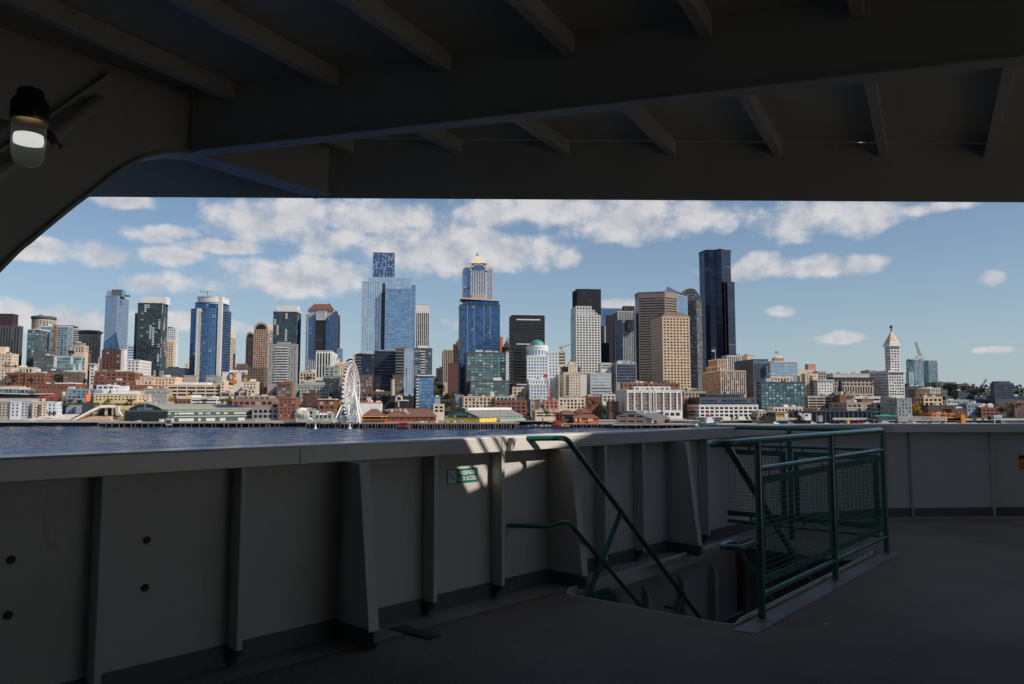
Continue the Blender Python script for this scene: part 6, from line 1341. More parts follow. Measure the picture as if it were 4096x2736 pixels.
def shed(C2, u, v, Wd, L, prof, z0, label, wallm, roofm, name='pier_shed', lower=None, lowz=0, trim=None, side_wall=None):
    """pier shed: prof = gable outline [(fraction of the front 0..1, height)], extruded L along v; C2 is the front right corner"""
    A = C2 - u * Wd; mid = A + u * (Wd / 2) + v * (L / 2); r = empty(name, (mid.x, mid.y, z0)); tag(r, label, 'shed')
    def P(f, h, d): q = A + u * (Wd * f) + v * d; return Vector((q.x, q.y, z0 + h))
    m = MB(); pts = [P(0, 0, 0), P(1, 0, 0)] + [P(f, h, 0) for f, h in reversed(prof)]; m.extrude(pts, v.to_3d() * L); m.build('wall', wallm, r)
    for (f0, h0), (f1, h1) in zip(prof, prof[1:]):
        if abs(f1 - f0) < .004: continue
        m = MB(); a, b_ = P(f0, h0, -.4), P(f1, h1, -.4); n = (b_ - a).cross(v.to_3d()).normalized(); n = n if n.z > 0 else -n; ex = (b_ - a).normalized() * .35
        m.extrude([a - ex + n * .05, b_ + ex + n * .05, b_ + ex + n * .3, a - ex + n * .3], v.to_3d() * (L + .8)); m.build('roof', roofm, r)
    if lower:
        m = MB(); m.extrude([P(-.004, 0, -.06), P(1.004, 0, -.06), P(1.004, lowz, -.06), P(-.004, lowz, -.06)], v.to_3d() * (L * lower[1])); m.build('lower_wall', lower[0], r)
    return r, P
def rects(r, P, L, mat, name='window', d=-.1, t=.08):
    """flat framed openings on the front: (f0, f1, h0, h1)"""
    for (f0, f1, h0, h1) in L:
        m = MB(); m.extrude([P(f0, h0, d), P(f1, h0, d), P(f1, h1, d), P(f0, h1, d)], P(0, 0, t) - P(0, 0, 0)); m.build(name, mat, r)
def side_rects(r, P, L, mat, off=.1, name='window'):
    """openings on the right side wall: (d0, d1, h0, h1)"""
    for (d0, d1, h0, h1) in L:
        o_ = (P(1, 0, 0) - P(0, 0, 0)).normalized() * off; m = MB(); m.extrude([P(1, h0, d0) + o_, P(1, h0, d1) + o_, P(1, h1, d1) + o_, P(1, h1, d0) + o_], o_ * -.8); m.build(name, mat, r)
def geo(c, xc, y, Dc, phi, xl, xr):
    u = Vector((math.cos(R(phi)), math.sin(R(phi)))); v = Vector((-u.y, u.x)); p = at(c, xc, y, Dc); C2 = Vector((p.x, p.y))
    def hit(d, mm): den = d.x - mm * d.y; return (mm * C2.y - C2.x) / den
    return C2, u, v, hit(-u, slope(c, xl, y)), hit(v, slope(c, xr, y)), p.z
pgreen = pmat('shed_dark_green', (.045, .075, .07), .7, var=.12); pgroof = pmat('shed_roof_grey', (.26, .27, .23), .7, var=.15, scale=.3); ptrim = pmat('shed_pale_trim', (.55, .60, .42), .7)
C2, u, v, Wd, L, z0 = geo('a', 1690, 1440, 704, -38, 1256, 2663)
z0 = at('a', 1690, 1440, 704).z; H = lambda y: at('a', 1690, y, 704).z - z0
hw = H(1322); hm = H(1300)
prof = [(0, hw), (.11, hw), (.11, hw + 1.2)] + [(.11 + .79 * k / 10, hw + 1.2 + (H(1253) - hw - 1.2) * math.sin(math.pi * k / 10) ** .8) for k in range(1, 10)] + [(.90, hw + 1.2), (.90, hw), (1, hw)]
r, P = shed(C2, u, v, Wd, L, prof, z0, 'long dark green aquarium shed with arched front, grey roofs and solar panels', pgreen, pgroof)
# the long side: low roof, clerestory strip and upper vault
side = u * 14
m = MB(); q = lambda f, h, d: P(1, h, d) + (u * f).to_3d()
m.extrude([q(0, 0, .5), q(11, 0, .5), q(11, hw - 1.2, .5), q(0, hw - .2, .5)], v.to_3d() * (L - 1)); 
m = MB(); m.extrude([P(0, hw - .35, -.3), P(1.01, hw - .35, -.3), P(1.01, hw + .05, -.3), P(0, hw + .05, -.3)], v.to_3d() * .25); m.build('front_trim', ptrim, r)
pts = [(.11 + .79 * k / 10, hw + 1.25 + (H(1253) - hw - 1.2) * math.sin(math.pi * k / 10) ** .8) for k in range(11)]
m = MB(); 
for a, b_ in zip(pts, pts[1:]): m.bar(P(a[0], a[1], -.5), P(b_[0], b_[1], -.5), .45)
m.build('arch_trim', ptrim, r)
xd = (P(1, 0, 0) - P(0, 0, 0)); text('lettering', 'SEATTLE AQUARIUM', 2.7, sign_white, r, P(.5, hw + 1.55, -.5), xd, UP, sxx=1.15, ext=.05, bold=.09)
m = MB(); cpt = P(.5, hw + (H(1253) - hw) * .62, -.45); ring = [cpt + xd.normalized() * (1.7 * math.cos(t * math.pi / 12)) + UP * (1.7 * math.sin(t * math.pi / 12)) for t in range(25)]; m.tube(ring, .22, 6); m.build('emblem', sign_white, r)
m = MB(); m.tube([cpt + xd.normalized() * a + UP * b_ for a, b_ in ((-.9, -.6), (-.3, .3), (.3, -.1), (.9, .7))], .22, 6); m.tube([cpt + xd.normalized() * a + UP * b_ for a, b_ in ((-.5, .9), (0, .2), (.2, -.9))], .2, 6); m.build('emblem', sign_white, r)
rects(r, P, [(.08, .93, H(1335), H(1326))], pgroof, 'lintel'); rects(r, P, [(.2, .2012, .3, hw - 1.2), (.4, .4012, .3, hw - 1.2), (.6, .6012, .3, hw - 1.2), (.8, .8012, .3, hw - 1.2)], pmat('shed_black', (.02, .025, .025), .6), 'door_joint')
# side elevation
so_ = lambda d0, d1, h0, h1, mat, nm: side_rects(r, P, [(d0 * L, d1 * L, h0 * hw, h1 * hw)], mat, name=nm)
for d0, d1 in ((.01, .03), (.07, .09), (.10, .255), (.30, .345), (.375, .39), (.40, .42), (.48, .52), (.56, .60), (.67, .80), (.885, .985)): so_(d0, d1, .68, .82, wall('ltg'), 'window')
for d0, d1 in ((.11, .255), (.30, .325), (.38, .47), (.52, .58), (.715, .79)): so_(d0, d1, .06, .32, wall('ltg'), 'door')
so_(.06, .97, .47, .52, ptrim, 'canopy'); so_(.0, 1, .93, .97, ptrim, 'eave_trim')
m = MB(); o_ = xd.normalized()
for k in range(46): p = P(.93, hw + .9, L * (k + .5) / 46); m.box((p.x + o_.x * .2, p.y + o_.y * .2, p.z - .6), .3, .9, .9, (v.x, v.y))
tag(m.build('clerestory_windows', sign_white, r), kind='stuff')
solar = pmat('solar_panel', (.03, .045, .09), .25, var=.3, scale=2)
for k in range(14):
    d = L * (.56 + k * .026); a, b_ = P(.90, hw + 1.5, d), P(.72, H(1262), d); n = (b_ - a).cross(v.to_3d()).normalized(); n = n if n.z > 0 else -n
    m = MB(); m.extrude([a.lerp(b_, .25) + n * .45, a.lerp(b_, .85) + n * .45, a.lerp(b_, .85) + n * .55, a.lerp(b_, .25) + n * .55], v.to_3d() * (L * .021)); m.build('solar_panel', solar, r)
# aquarium annex, kiosk and container on the pier deck
def boxthing(c, x0, x1, y0, y1, Y, dep, mat, name, label, cat, phi=5, roofm=None, win=None, group=None):
    a, b_ = at(c, x0, y1, Y), at(c, x1, y0, Y); u = Vector((math.cos(R(phi)), math.sin(R(phi)))); v = Vector((-u.y, u.x)); Wd = (b_.x - a.x)
    r = empty(name, ((a.x + b_.x) / 2, Y + dep / 2, a.z)); tag(r, label, cat, group); m = MB(); A = Vector((a.x, Y)); m.prism([A, A + u * Wd, A + u * Wd + v * dep, A + v * dep], a.z - .3, b_.z); m.build('body', mat, r)
    m = MB(); A2 = A - u * .2 - v * .2; m.prism([A2, A2 + u * (Wd + .4), A2 + u * (Wd + .4) + v * (dep + .4), A2 + v * (dep + .4)], b_.z - .12, b_.z + .14); m.build('roof', roofm or mat, r)
    for (f0, f1, h0, h1, wm) in win or ():
        hh = b_.z - a.z; m = MB(); q = A + u * Wd * f0 - v * .06; s = A + u * Wd * f1 - v * .06; m.extrude([(q.x, q.y, a.z + hh * h0), (s.x, s.y, a.z + hh * h0), (s.x, s.y, a.z + hh * h1), (q.x, q.y, a.z + hh * h1)], (v.x * .05, v.y * .05, 0)); m.build('window', wm, r)
    return r
boxthing('b', 158, 220, 1400, 1465, 693, 5, wall('ltg'), 'kiosk', 'pale kiosk at the front edge of the aquarium pier', 'kiosk', win=((.1, .9, .3, .7, GL['nav']),))
boxthing('b', 92, 128, 1408, 1432, 696, 4, wall('wh'), 'container', 'white container parked before the dark aquarium front', 'container')
boxthing('b', 975, 1065, 1405, 1445, 700, 8, wall('gry'), 'timber_hut', 'weathered grey timber hut at the end of the aquarium shed', 'hut')
# ---- pier 57: brown hipped roofs over orange walls
pbrown = pmat('brown_roof_shingle', (.165, .075, .05), .8, var=.2, scale=.5); porange = pmat('orange_red_boards', (.52, .11, .04), .8, var=.2, scale=.5)
def hiproof(c, x0, x1, ye, yr, yb, Y, dep, label, wm, rm, hip=.25, name='pier_shed', over=.8, phi=5):
    a, b_ = at(c, x0, ye, Y), at(c, x1, ye, Y); zb = at(c, x0, yb, Y).z; zr = at(c, (x0 + x1) / 2, yr, Y + dep * .4).z; u = Vector((math.cos(R(phi)), math.sin(R(phi)))); v = Vector((-u.y, u.x)); Wd = b_.x - a.x; A = Vector((a.x, Y))
    r = empty(name, ((a.x + b_.x) / 2, Y + dep / 2, zb)); tag(r, label, 'shed')
    m = MB(); m.prism([A, A + u * Wd, A + u * Wd + v * dep, A + v * dep], zb - .5, a.z); m.build('wall', wm, r)
    q = [A - u * over - v * over, A + u * (Wd + over) - v * over, A + u * (Wd + over) + v * (dep + over), A - u * over + v * (dep + over)]; hx = min(Wd * hip, dep * .5)
    e0, e1 = A + u * hx + v * dep * .45, A + u * (Wd - hx) + v * dep * .45; m = MB()
    m.add([(p.x, p.y, a.z - .1) for p in q] + [(e0.x, e0.y, zr), (e1.x, e1.y, zr)], [(0, 1, 5, 4), (1, 2, 5), (2, 3, 4, 5), (3, 0, 4), (3, 2, 1, 0)]); m.build('roof', rm, r)
    return r, A, u, v, Wd, a.z, zb
r, A, u, v, Wd, za, zb = hiproof('A', 1010, 1265, 880, 788, 960, 676, 34, 'brown hipped restaurant shed with a yellow awning band beside the wheel', porange, pbrown, .35)
for (y0, y1, mt_, nm) in ((886, 896, pmat('awning_yellow', (.75, .42, .06), .7), 'awning'), (932, 940, pmat('awning_orange', (.70, .30, .04), .7), 'awning')):
    a, b_ = at('A', 985, y1, 672), at('A', 1330, y0, 672); m = MB(); m.box(((a.x + b_.x) / 2, 674, a.z), b_.x - a.x, 5, b_.z - a.z); m.build(nm, mt_, r)
for k in range(14):
    q = A + u * (Wd * (k + .5) / 14) - v * .15; m = MB(); m.box((q.x, q.y, at('A', 0, 930, 675).z), Wd / 20, .2, 2.6, u); m.build('window', GL['nav'], r)
r, A, u, v, Wd, za, zb = hiproof('A', 1300, 1985, 895, 800, 960, 680, 50, 'long brown roofed orange shed with rooftop fans on the wheel pier', porange, pbrown, .12)
a, b_ = at('A', 1270, 832, 706), at('A', 1930, 812, 706); m = MB(); m.box(((a.x + b_.x) / 2, 712, a.z), b_.x - a.x, 18, b_.z - a.z); m.build('clerestory', porange, r); m = MB(); zz = at('A', 1500, 785, 712).z; m.add([(a.x - 1, 702, b_.z), (b_.x + 1, 702, b_.z), (b_.x + 1, 722, b_.z), (a.x - 1, 722, b_.z), (a.x + 6, 712, zz), (b_.x - 6, 712, zz)], [(0, 1, 5, 4), (1, 2, 5), (2, 3, 4, 5), (3, 0, 4)]); m.build('upper_roof', pbrown, r)
rn = random.Random(11)
for k in range(16):
    q = at('A', 1310 + k * 22 + rn.uniform(-8, 8), rn.uniform(790, 870), 690 + rn.uniform(0, 10)); m = MB(); s = rn.uniform(.9, 2.0)
    if k % 3: m.box((q.x, q.y, q.z - s), s * 1.3, s, s * 1.4)
    else: m.lathe([(s * .5, q.z - s * 1.5), (s * .5, q.z), (s * .7, q.z + .1), (s * .6, q.z + .5)], (q.x, q.y, 0), 10)
    m.build('roof_fan', wall(rn.choice(('wh', 'ltg', 'gry'))), r)
for k in range(20):
    q = A + u * (Wd * (k + .5) / 20) - v * .15; m = MB(); m.box((q.x, q.y, at('A', 0, 945, 679).z), Wd / 30, .2, 2.8, u); m.build('window', wall('brd') if k % 3 else GL['dk'], r)
# ---- green and yellow shed
pg2 = pmat('shed_green', (.11, .21, .085), .8, var=.15, scale=.4); pye = pmat('shed_yellow', (.78, .50, .09), .8, var=.1, scale=.4); proof = pmat('shed_grey_roof', (.20, .195, .18), .8, var=.2, scale=.4)
C2, u, v, Wd, L, z0 = geo('B', 395, 972, 650, -20, -72, 990); z0 = at('B', 395, 972, 650).z; H = lambda y: at('B', 300, y, 652).z - z0
e = H(905)
r, P = shed(C2, u, v, Wd, L, [(0, H(888)), (.38, H(793)), (.48, H(775)), (.58, H(790)), (.62, H(826)), (1, e)], z0, 'green over yellow gabled pier shed marked PIER 55 on its front', pg2, proof, lower=(pye, .35), lowz=H(915))
xd = (P(1, 0, 0) - P(0, 0, 0)); text('lettering', 'PIER 55', 2.1, pmat('sign_ink', (.05, .08, .05), .8), r, P(.44, H(812), -.3), xd, UP, sxx=1.25, ext=.05, bold=.06)
rects(r, P, [(.33, .46, H(868), H(842)), (.475, .62, H(868), H(842)), (.02, .075, H(905), H(882)), (.28, .335, H(905), H(878)), (.70, .75, H(902), H(876)), (.93, .97, H(902), H(882)), (.36, .40, H(945), H(928))], sign_white)
rects(r, P, [(.36, .62, H(906), H(882)), (.34, .455, H(865), H(845)), (.485, .61, H(865), H(845)), (.365, .395, H(943), H(930))], GL['nav'], d=-.2)
rects(r, P, [(.33, .62, H(872), H(868))], wall('wh'), 'ledge', d=-.3)
hs = e
side_rects(r, P, [(L * f, L * (f + .045), hs * .62, hs * .86) for f in (.02, .10, .17, .25, .33, .42, .50, .60, .70, .80, .90)], sign_white); side_rects(r, P, [(L * (f + .008), L * (f + .037), hs * .66, hs * .82) for f in (.02, .10, .17, .25, .33, .42, .50, .60, .70, .80, .90)], GL['nav'], .16)
m = MB(); a, b_ = P(.64, H(826) + .9, L * .02), P(.64, H(826) + .9, L * .97); m.extrude([a, b_, b_ + UP * 2.2, a + UP * 2.2], xd.normalized() * -3); m.build('clerestory', wall('wh'), r)
m = MB(); a = P(1.02, 0, L * .36); b_ = P(1.02, 0, L * .97); m.extrude([a, b_, b_ + UP * hs * .45, a + UP * hs * .45], xd.normalized() * 2.5); m.build('annex', wall('grn'), r)
for k in range(5):
    q = P(.75 + .03 * k, H(870) + 2.0, L * (.55 + .07 * k)); m = MB(); m.box((q.x, q.y, q.z - 1.5), 1.6, 1.6, 2.6); m.build('roof_fan', wall('ltg'), r)
# ---- orange brown gabled sheds by the red crane
r, A, u, v, Wd, za, zb = hiproof('B', 1505, 1715, 865, 806, 975, 676, 40, 'tall brown gabled shed with shaded front beside the red crane', pmat('brown_boards', (.10, .065, .045), .85, var=.2), pbrown, .3)
m = MB(); q = at('B', 1615, 900, 675.5); m.box((q.x, 675.7, q.z), 6, .4, at('B', 0, 875, 675).z - q.z); m.build('window', GL['mix'], r)
r, A, u, v, Wd, za, zb = hiproof('B', 1660, 2000, 914, 868, 978, 668, 24, 'low orange shed with a brown roof and chimney cupola', porange, pbrown, .1)
m = MB(); q = at('B', 1745, 850, 680); m.box((q.x, 680, q.z - 6), 3.4, 3.4, at('B', 0, 790, 680).z - q.z + 6); m.build('chimney', wall('brk'), r)
q = at('B', 1810, 945, 667.6)
for xx in (1690, 1750, 1868, 1905): m = MB(); q = at('B', xx, 955, 667.6); m.box((q.x, q.y, q.z), 1.6, .2, 2.2, u); m.build('window', wall('crm'), r)
r, A, u, v, Wd, za, zb = hiproof('B', 1700, 1905, 840, 800, 868, 700, 30, 'upper brown roofed hall behind the low orange shed', porange, pbrown, .2)
# ---- tan gabled shed
ptan = pmat('shed_tan', (.50, .40, .29), .8, var=.1, scale=.4); pslate = pmat('slate_roof', (.11, .115, .12), .7, var=.25, scale=.4)
C2, u, v, Wd, L, z0 = geo('C', 700, 985, 662, -22, 222, 945); z0 = at('C', 700, 985, 662).z; H = lambda y: at('C', 450, y, 664).z - z0
r, P = shed(C2, u, v, Wd, L, [(0, H(888)), (.28, H(838)), (.31, H(822)), (.52, H(822)), (.56, H(850)), (1, H(930))], z0, 'tan gabled pier shed with an orange banner across its front', ptan, pslate)
ww = [(.08, .27, H(905), H(886)), (.33, .50, H(905), H(866)), (.56, .75, H(905), H(886)), (.84, .98, H(938), H(920)), (.09, .27, H(974), H(952)), (.335, .5, H(974), H(952)), (.565, .75, H(974), H(952)), (.84, .98, H(974), H(952))]
rects(r, P, ww, GL['nav']); rects(r, P, [(a - .006, b_ + .006, c_ - .25, c_) for a, b_, c_, d_ in ww], sign_white, 'sill', d=-.2)
rects(r, P, [(.25, .58, H(944), H(910))], pmat('banner_orange', (.80, .20, .07), .7, var=.15, scale=.6), 'banner', d=-.35)
m = MB()
for k, (f0, f1, h) in enumerate(((.27, .31, 932), (.33, .40, 922), (.34, .41, 936), (.42, .48, 928), (.49, .55, 934))): m.extrude([P(f0, H(h), -.45), P(f1, H(h), -.45), P(f1, H(h - 5), -.45), P(f0, H(h - 5), -.45)], P(0, 0, .06) - P(0, 0, 0))
tag(m.build('banner_print', sign_white, r), kind='stuff')
for k in range(9): q = P(.62 + .02 * (k % 4), H(858) + 1.2, L * (.3 + .065 * k)); m = MB(); m.box((q.x, q.y, q.z - 1), 2.0, 1.6, 2.2 + k % 3 * .5); m.build('roof_fan', wall(('wh', 'ltg', 'gry')[k % 3]), r)
m = MB(); a = P(1.1, 0, L * .05); b_ = P(1.1, 0, L * .98); m.extrude([a, b_, b_ + UP * H(935) * .9, a + UP * H(935) * .9], (P(0, 0, 0) - P(1, 0, 0)).normalized() * 5); m.build('annex', wall('brn'), r)
boxthing('C', 945, 1165, 928, 985, 690, 14, wall('stn'), 'canopy_hall', 'white roofed open hall right of the tan shed', 'hall', roofm=wall('wh'), win=((.03, .97, .1, .55, GL['nav']),))
boxthing('C', 1178, 1305, 948, 990, 700, 10, wall('dgr'), 'boat_canopy', 'dark float with a white peaked canopy beside the fire boat', 'canopy', roofm=wall('whb'))
boxthing('C', 1300, 1660, 905, 960, 722, 14, wall('gry'), 'dock_station', 'grey two storey dock station behind the fire boat', 'building', win=((.02, .30, .5, .85, GL['nav']), (.34, .66, .5, .85, GL['nav']), (.70, .98, .5, .85, GL['nav']), (.1, .9, .05, .35, GL['blk'])))
# ---- ferry terminal on the right
tw_ = pmat('terminal_dark', (.045, .05, .06), .6, var=.15)
a, b_ = at('D', 325, 985, 748), at('D', 1700, 985, 748); r = empty('ferry_terminal', ((a.x + b_.x) / 2, 760, 4)); tag(r, 'long dark glass ferry terminal with flat roof and white fence band', 'terminal')
zz = lambda y: at('D', 1000, y, 748).z
m = MB(); m.box(((at('D', 640, 900, 748).x + at('D', 1860, 900, 748).x) / 2, 762, zz(830)), at('D', 1860, 900, 748).x - at('D', 640, 900, 748).x, 30, zz(815) - zz(830)); m.build('roof', tw_, r)
m = MB(); m.box(((at('D', 310, 900, 748).x + at('D', 640, 900, 748).x) / 2, 762, zz(848)), at('D', 640, 900, 748).x - at('D', 310, 900, 748).x, 26, zz(836) - zz(848)); m.build('roof', tw_, r)
for k in range(30):
    x = 640 + k * 35
    if 640 < x < 1690: q = at('D', x, 900, 750); w_ = (at('D', x + 33, 900, 750).x - q.x); m = MB(); m.box((q.x + w_ / 2, 752, zz(912)), w_, .3, zz(836) - zz(912)); m.build('window', GL['nav'], r)
m = MB(); m.box(((at('D', 640, 900, 748).x + at('D', 1690, 900, 748).x) / 2, 764, zz(985)), at('D', 1690, 900, 748).x - at('D', 640, 900, 748).x, 20, zz(832) - zz(985)); m.build('core', tw_, r)
for (x0, x1) in ((350, 640), (1110, 1400), (1400, 1690)):
    n = 12; q0, q1 = at('D', x0, 935, 744), at('D', x1, 935, 744)
    for k in range(n): m = MB(); w_ = (q1.x - q0.x) / n; m.box((q0.x + w_ * (k + .5), 744, zz(938)), w_ * .9, .15, zz(908) - zz(938)); m.build('fence_panel', wall('ltg'), r)
for x in range(340, 1700, 62): q = at('D', x, 985, 745); m = MB(); m.box((q.x, 746, zz(990)), .7, .7, zz(838) - zz(990)); m.build('column', wall('dgr'), r)
patch('D', [(355, 900), (355, 852), (385, 852), (385, 900)], 750, pmat('orange_hoarding', (.72, .25, .02), .7), 'orange_screen', r, .3); patch('D', [(395, 900), (395, 852), (452, 852), (452, 900)], 750, pmat('orange_hoarding', (.72, .25, .02), .7), 'orange_screen', r, .3)
boxthing('D', 735, 822, 852, 938, 738, 8, wall('wh'), 'control_tower', 'white control cabin on stilts at the ferry slip', 'cabin', win=((.1, .5, .55, .85, GL['nav']),))
r = root_at('D', 690, 900, 737, 'gangway_stairs', 'covered stairs slanting down to the white control cabin', 'stairs'); m = MB(); m.bar(at('D', 655, 845, 737), at('D', 735, 905, 737), 1.8, 2.2); m.build('stair_flight', wall('ltg'), r)
boxthing('D', 1305, 1342, 940, 985, 735, 4, pmat('orange_hoarding', (.72, .25, .02), .7), 'ticket_booth', 'orange booth under the dark terminal', 'booth')
boxthing('D', 922, 978, 880, 955, 736, 5, wall('gry'), 'sign_tower', 'grey sign tower at the ferry slip', 'tower')
boxthing('D', 1775, 1862, 888, 972, 732, 8, wall('ltg'), 'slip_house', 'pale slip house with green peaked roof and black letters', 'cabin')
r = root_at('D', 1818, 880, 732, 'peaked_roof', 'green peaked roof on the pale slip house', 'roof'); c = at('D', 1818, 888, 736); m = MB(); w_ = 11.5; m.add([(c.x - w_, 730, c.z), (c.x + w_, 730, c.z), (c.x + w_, 744, c.z), (c.x - w_, 744, c.z), (c.x, 737, at('D', 1818, 862, 737).z)], [(0, 1, 4), (1, 2, 4), (2, 3, 4), (3, 0, 4), (3, 2, 1, 0)]); m.build('roof', pmat('roof_green', (.03, .22, .15), .6), r)
boxthing('D', 1735, 1780, 878, 950, 746, 6, wall('ltg'), 'slip_house', 'smaller pale slip house with green roof behind the first', 'cabin', roofm=pmat('roof_green', (.03, .22, .15), .6))
# overhead walkway to the right
r = root_at('g', 1100, 1365, 735, 'footbridge', 'long white trussed footbridge over the ferry lanes', 'footbridge'); m = MB(); a, b_ = at('g', 770, 1360, 735), at('g', 1220, 1362, 740)
lattice(m, a, b_, 3.6, 26, .4); tag(m.build('truss', wall('ltg'), r), kind='stuff'); m = MB(); m.bar(a - UP * 1.4, b_ - UP * 1.4, 3.2, .5); m.build('deck', wall('gry'), r)
for x in range(780, 1240, 75): q = at('g', x, 1420, 736); m = MB(); m.box((q.x, 737, 3), .8, .8, a.z - 4); m.build('column', wall('ltg'), r)
for k in range(12): q0 = at('g', 1225 + k * 18, 1382, 740); m = MB(); m.box((q0.x + 1.8, 740, q0.z), 3.7, .3, at('g', 0, 1352, 740).z - q0.z); m.build('screen_panel', wall('whb'), r)
boxthing('g', 1430, 1476, 1306, 1416, 738, 6, pmat('orange_hoarding', (.80, .30, .02), .7), 'orange_tower', 'tall bright orange slab beside the footbridge', 'tower')
r = root_at('g', 1895, 1400, 736, 'sign_gantry', 'white sign gantry with a dark board over the ferry lanes', 'gantry'); m = MB(); z0, z1 = at('g', 0, 1420, 736).z, at('g', 0, 1320, 736).z
for x in (1852, 1942): m.bar((at('g', x, 1400, 736).x, 736, z0), (at('g', x, 1400, 736).x, 736, z1), .7)
m.bar((at('g', 1850, 1400, 736).x, 736, z1), (at('g', 1944, 1400, 736).x, 736, z1), .8); m.build('frame', wall('wh'), r); patch('g', [(1858, 1348), (1858, 1326), (1936, 1326), (1936, 1348)], 735.5, wall('ltg'), 'board', r, .4)
boxthing('g', 1955, 2240, 1376, 1418, 745, 14, tw_, 'toll_canopy', 'low dark toll canopy at the right edge', 'canopy', roofm=wall('whb'))
# ---- left: market front, overpass and ramp
conc = pmat('pale_concrete', (.56, .50, .45), .8, var=.12, scale=.15); shade_fill = pmat('painted_shade', (.03, .028, .028), .9)  # near-black fill stands in for shade under the decks
def slab(c, pts_top, Y0, Y1, t, mat, name, label, cat):
    """walkway slab: outline of its front top edge as seen, with its distances"""
    r = root_at(c, pts_top[0][0], pts_top[0][1], Y0, name, label, cat); n = len(pts_top); m = MB(); fr = [at(c, x, y, Y0 + (Y1 - Y0) * k / max(1, n - 1)) for k, (x, y) in enumerate(pts_top)]
    for a, b_ in zip(fr, fr[1:]): m.extrude([a, b_, b_ - UP * t, a - UP * t], (-1.5, 9, 0))
    m.build('slab', mat, r); return r
r = slab('E', [(-20, 512), (420, 525), (850, 522)], 800, 812, 1.0, conc, 'terrace', 'market terrace slab with painted dark shade below at the left', 'terrace')
m = MB(); m.extrude([at('E', -20, 600, 803), at('E', 790, 600, 812), at('E', 830, 530, 812), at('E', -20, 530, 803)], (0, 4, 0)); m.build('recess', shade_fill, r)  # dark slab painted as the shade below the terrace
m = MB()
for k in range(70): x = rn.uniform(430, 860); q = at('E', x, 512, 806); m.box((q.x, q.y, q.z), rn.uniform(.35, .6), .4, rn.uniform(1.2, 1.9))
tag(m.build('crowd', pmat('crowd_clothes', (.25, .16, .15), .9, var=.6, scale=.8), r), kind='stuff')
for k, x in enumerate((640, 700, 775, 850)): m = MB(); q = at('E', x, 572, 798); m.lathe([(2.4, q.z), (.2, q.z + 1.1)], (q.x, q.y, 0), 8); m.bar((q.x, q.y, q.z - 2.2), (q.x, q.y, q.z), .2); tag(m.build('umbrella', pmat('umbrella_red', (.60, .03, .04), .7)), 'red umbrella under the market terrace, number %s from the left' % ('one', 'two', 'three', 'four')[k] if False else ('leftmost red umbrella under the market terrace', 'second red umbrella from the left under the market terrace', 'third red umbrella from the left under the market terrace', 'rightmost red umbrella below the market terrace')[k], 'umbrella', 'red umbrellas under the market terrace')
r = root_at('E', 300, 480, 818, 'glass_pavilion', 'long pale glass market pavilion on the terrace', 'pavilion')
for (x0, x1, y0, y1) in ((-20, 300, 445, 512), (302, 520, 452, 515), (522, 690, 462, 515)):
    n = max(2, int((x1 - x0) / 22)); A_, E_ = at('E', x0, y1, 815), at('E', x1, y1, 815)
    for k in range(n): m = MB(); w_ = (E_.x - A_.x) / n; m.box((A_.x + w_ * (k + .5), 815, A_.z), w_ * .86, .2, (at('E', x0, y0 + 10, 815).z - A_.z) * .95); m.build('window', GL['tea'] if k % 3 else GL['sky'], r)
    m = MB(); m.box(((A_.x + E_.x) / 2, 819, at('E', x0, y0 + 12, 815).z), E_.x - A_.x + .6, 10, 1.0); m.build('roof', wall('wh'), r); m = MB(); m.box(((A_.x + E_.x) / 2, 820, A_.z - .5), E_.x - A_.x, 9, (at('E', x0, y0 + 12, 815).z - A_.z) + .4); m.build('body', wall('grn'), r)
boxthing('E', -40, 360, 408, 445, 826, 12, wall('crm'), 'market_building', 'cream upper storey behind the glass pavilion', 'building')
boxthing('E', -40, 640, 598, 655, 800, 5, conc, 'retaining_wall', 'pale retaining wall above the waterfront apartments', 'wall')
r = slab('E', [(880, 690), (1200, 700), (1545, 712)], 800, 806, 1.3, conc, 'overpass', 'concrete road deck over a painted dark underpass right of the apartments', 'overpass')
m = MB(); m.extrude([at('E', 893, 830, 803), at('E', 1330, 835, 808), at('E', 1480, 728, 808), at('E', 893, 712, 803)], (0, 3, 0)); m.build('underpass', shade_fill, r)  # dark panel in place of real shade under the road
for x in (1000, 1130, 1260): q = at('E', x, 830, 801); m = MB(); m.box((q.x, 801, q.z), 1.2, 1.2, at('E', x, 712, 801).z - q.z); m.build('column', wall('gry'), r)
r = slab('E', [(1105, 945), (1290, 850), (1440, 770), (1570, 712), (1700, 702), (1840, 708)], 752, 785, 2.4, conc, 'overlook_ramp', 'pale curving overlook walk climbing from the promenade', 'ramp')
m = MB(); m.extrude([at('E', 1500, 865, 786), at('E', 1815, 868, 786), at('E', 1815, 752, 786), at('E', 1580, 752, 786)], (0, 3, 0)); m.build('underpass', shade_fill, r)  # shade beneath the ramp, put in as a dark panel
m = MB(); m.extrude([at('E', 1815, 868, 779), at('E', 1900, 868, 779), at('E', 1850, 790, 779), at('E', 1845, 715, 779), at('E', 1800, 715, 779)], (0, 4, 0)); m.build('curved_pier', conc, r)
for x in (1650, 1760): m = MB(); q = at('E', x, 866, 780); m.box((q.x, 781, q.z), 2.2, 1, at('E', x, 752, 780).z - q.z); m.build('column', conc, r)
r = root_at('E', 1420, 910, 758, 'stair_bank', 'broad sandstone coloured seating steps below the overlook walk', 'steps')
for k in range(5): 
    a, b_ = at('E', 1130 + k * 45, 948 - k * 16, 754 + k * 4), at('E', 1725, 948 - k * 16, 754 + k * 4); m = MB(); m.box(((a.x + b_.x) / 2, 757 + k * 4, a.z - 2.5), b_.x - a.x, 5, 2.5); m.build('step', pmat('sandstone', (.55, .39, .28), .85, var=.15, scale=.3), r)
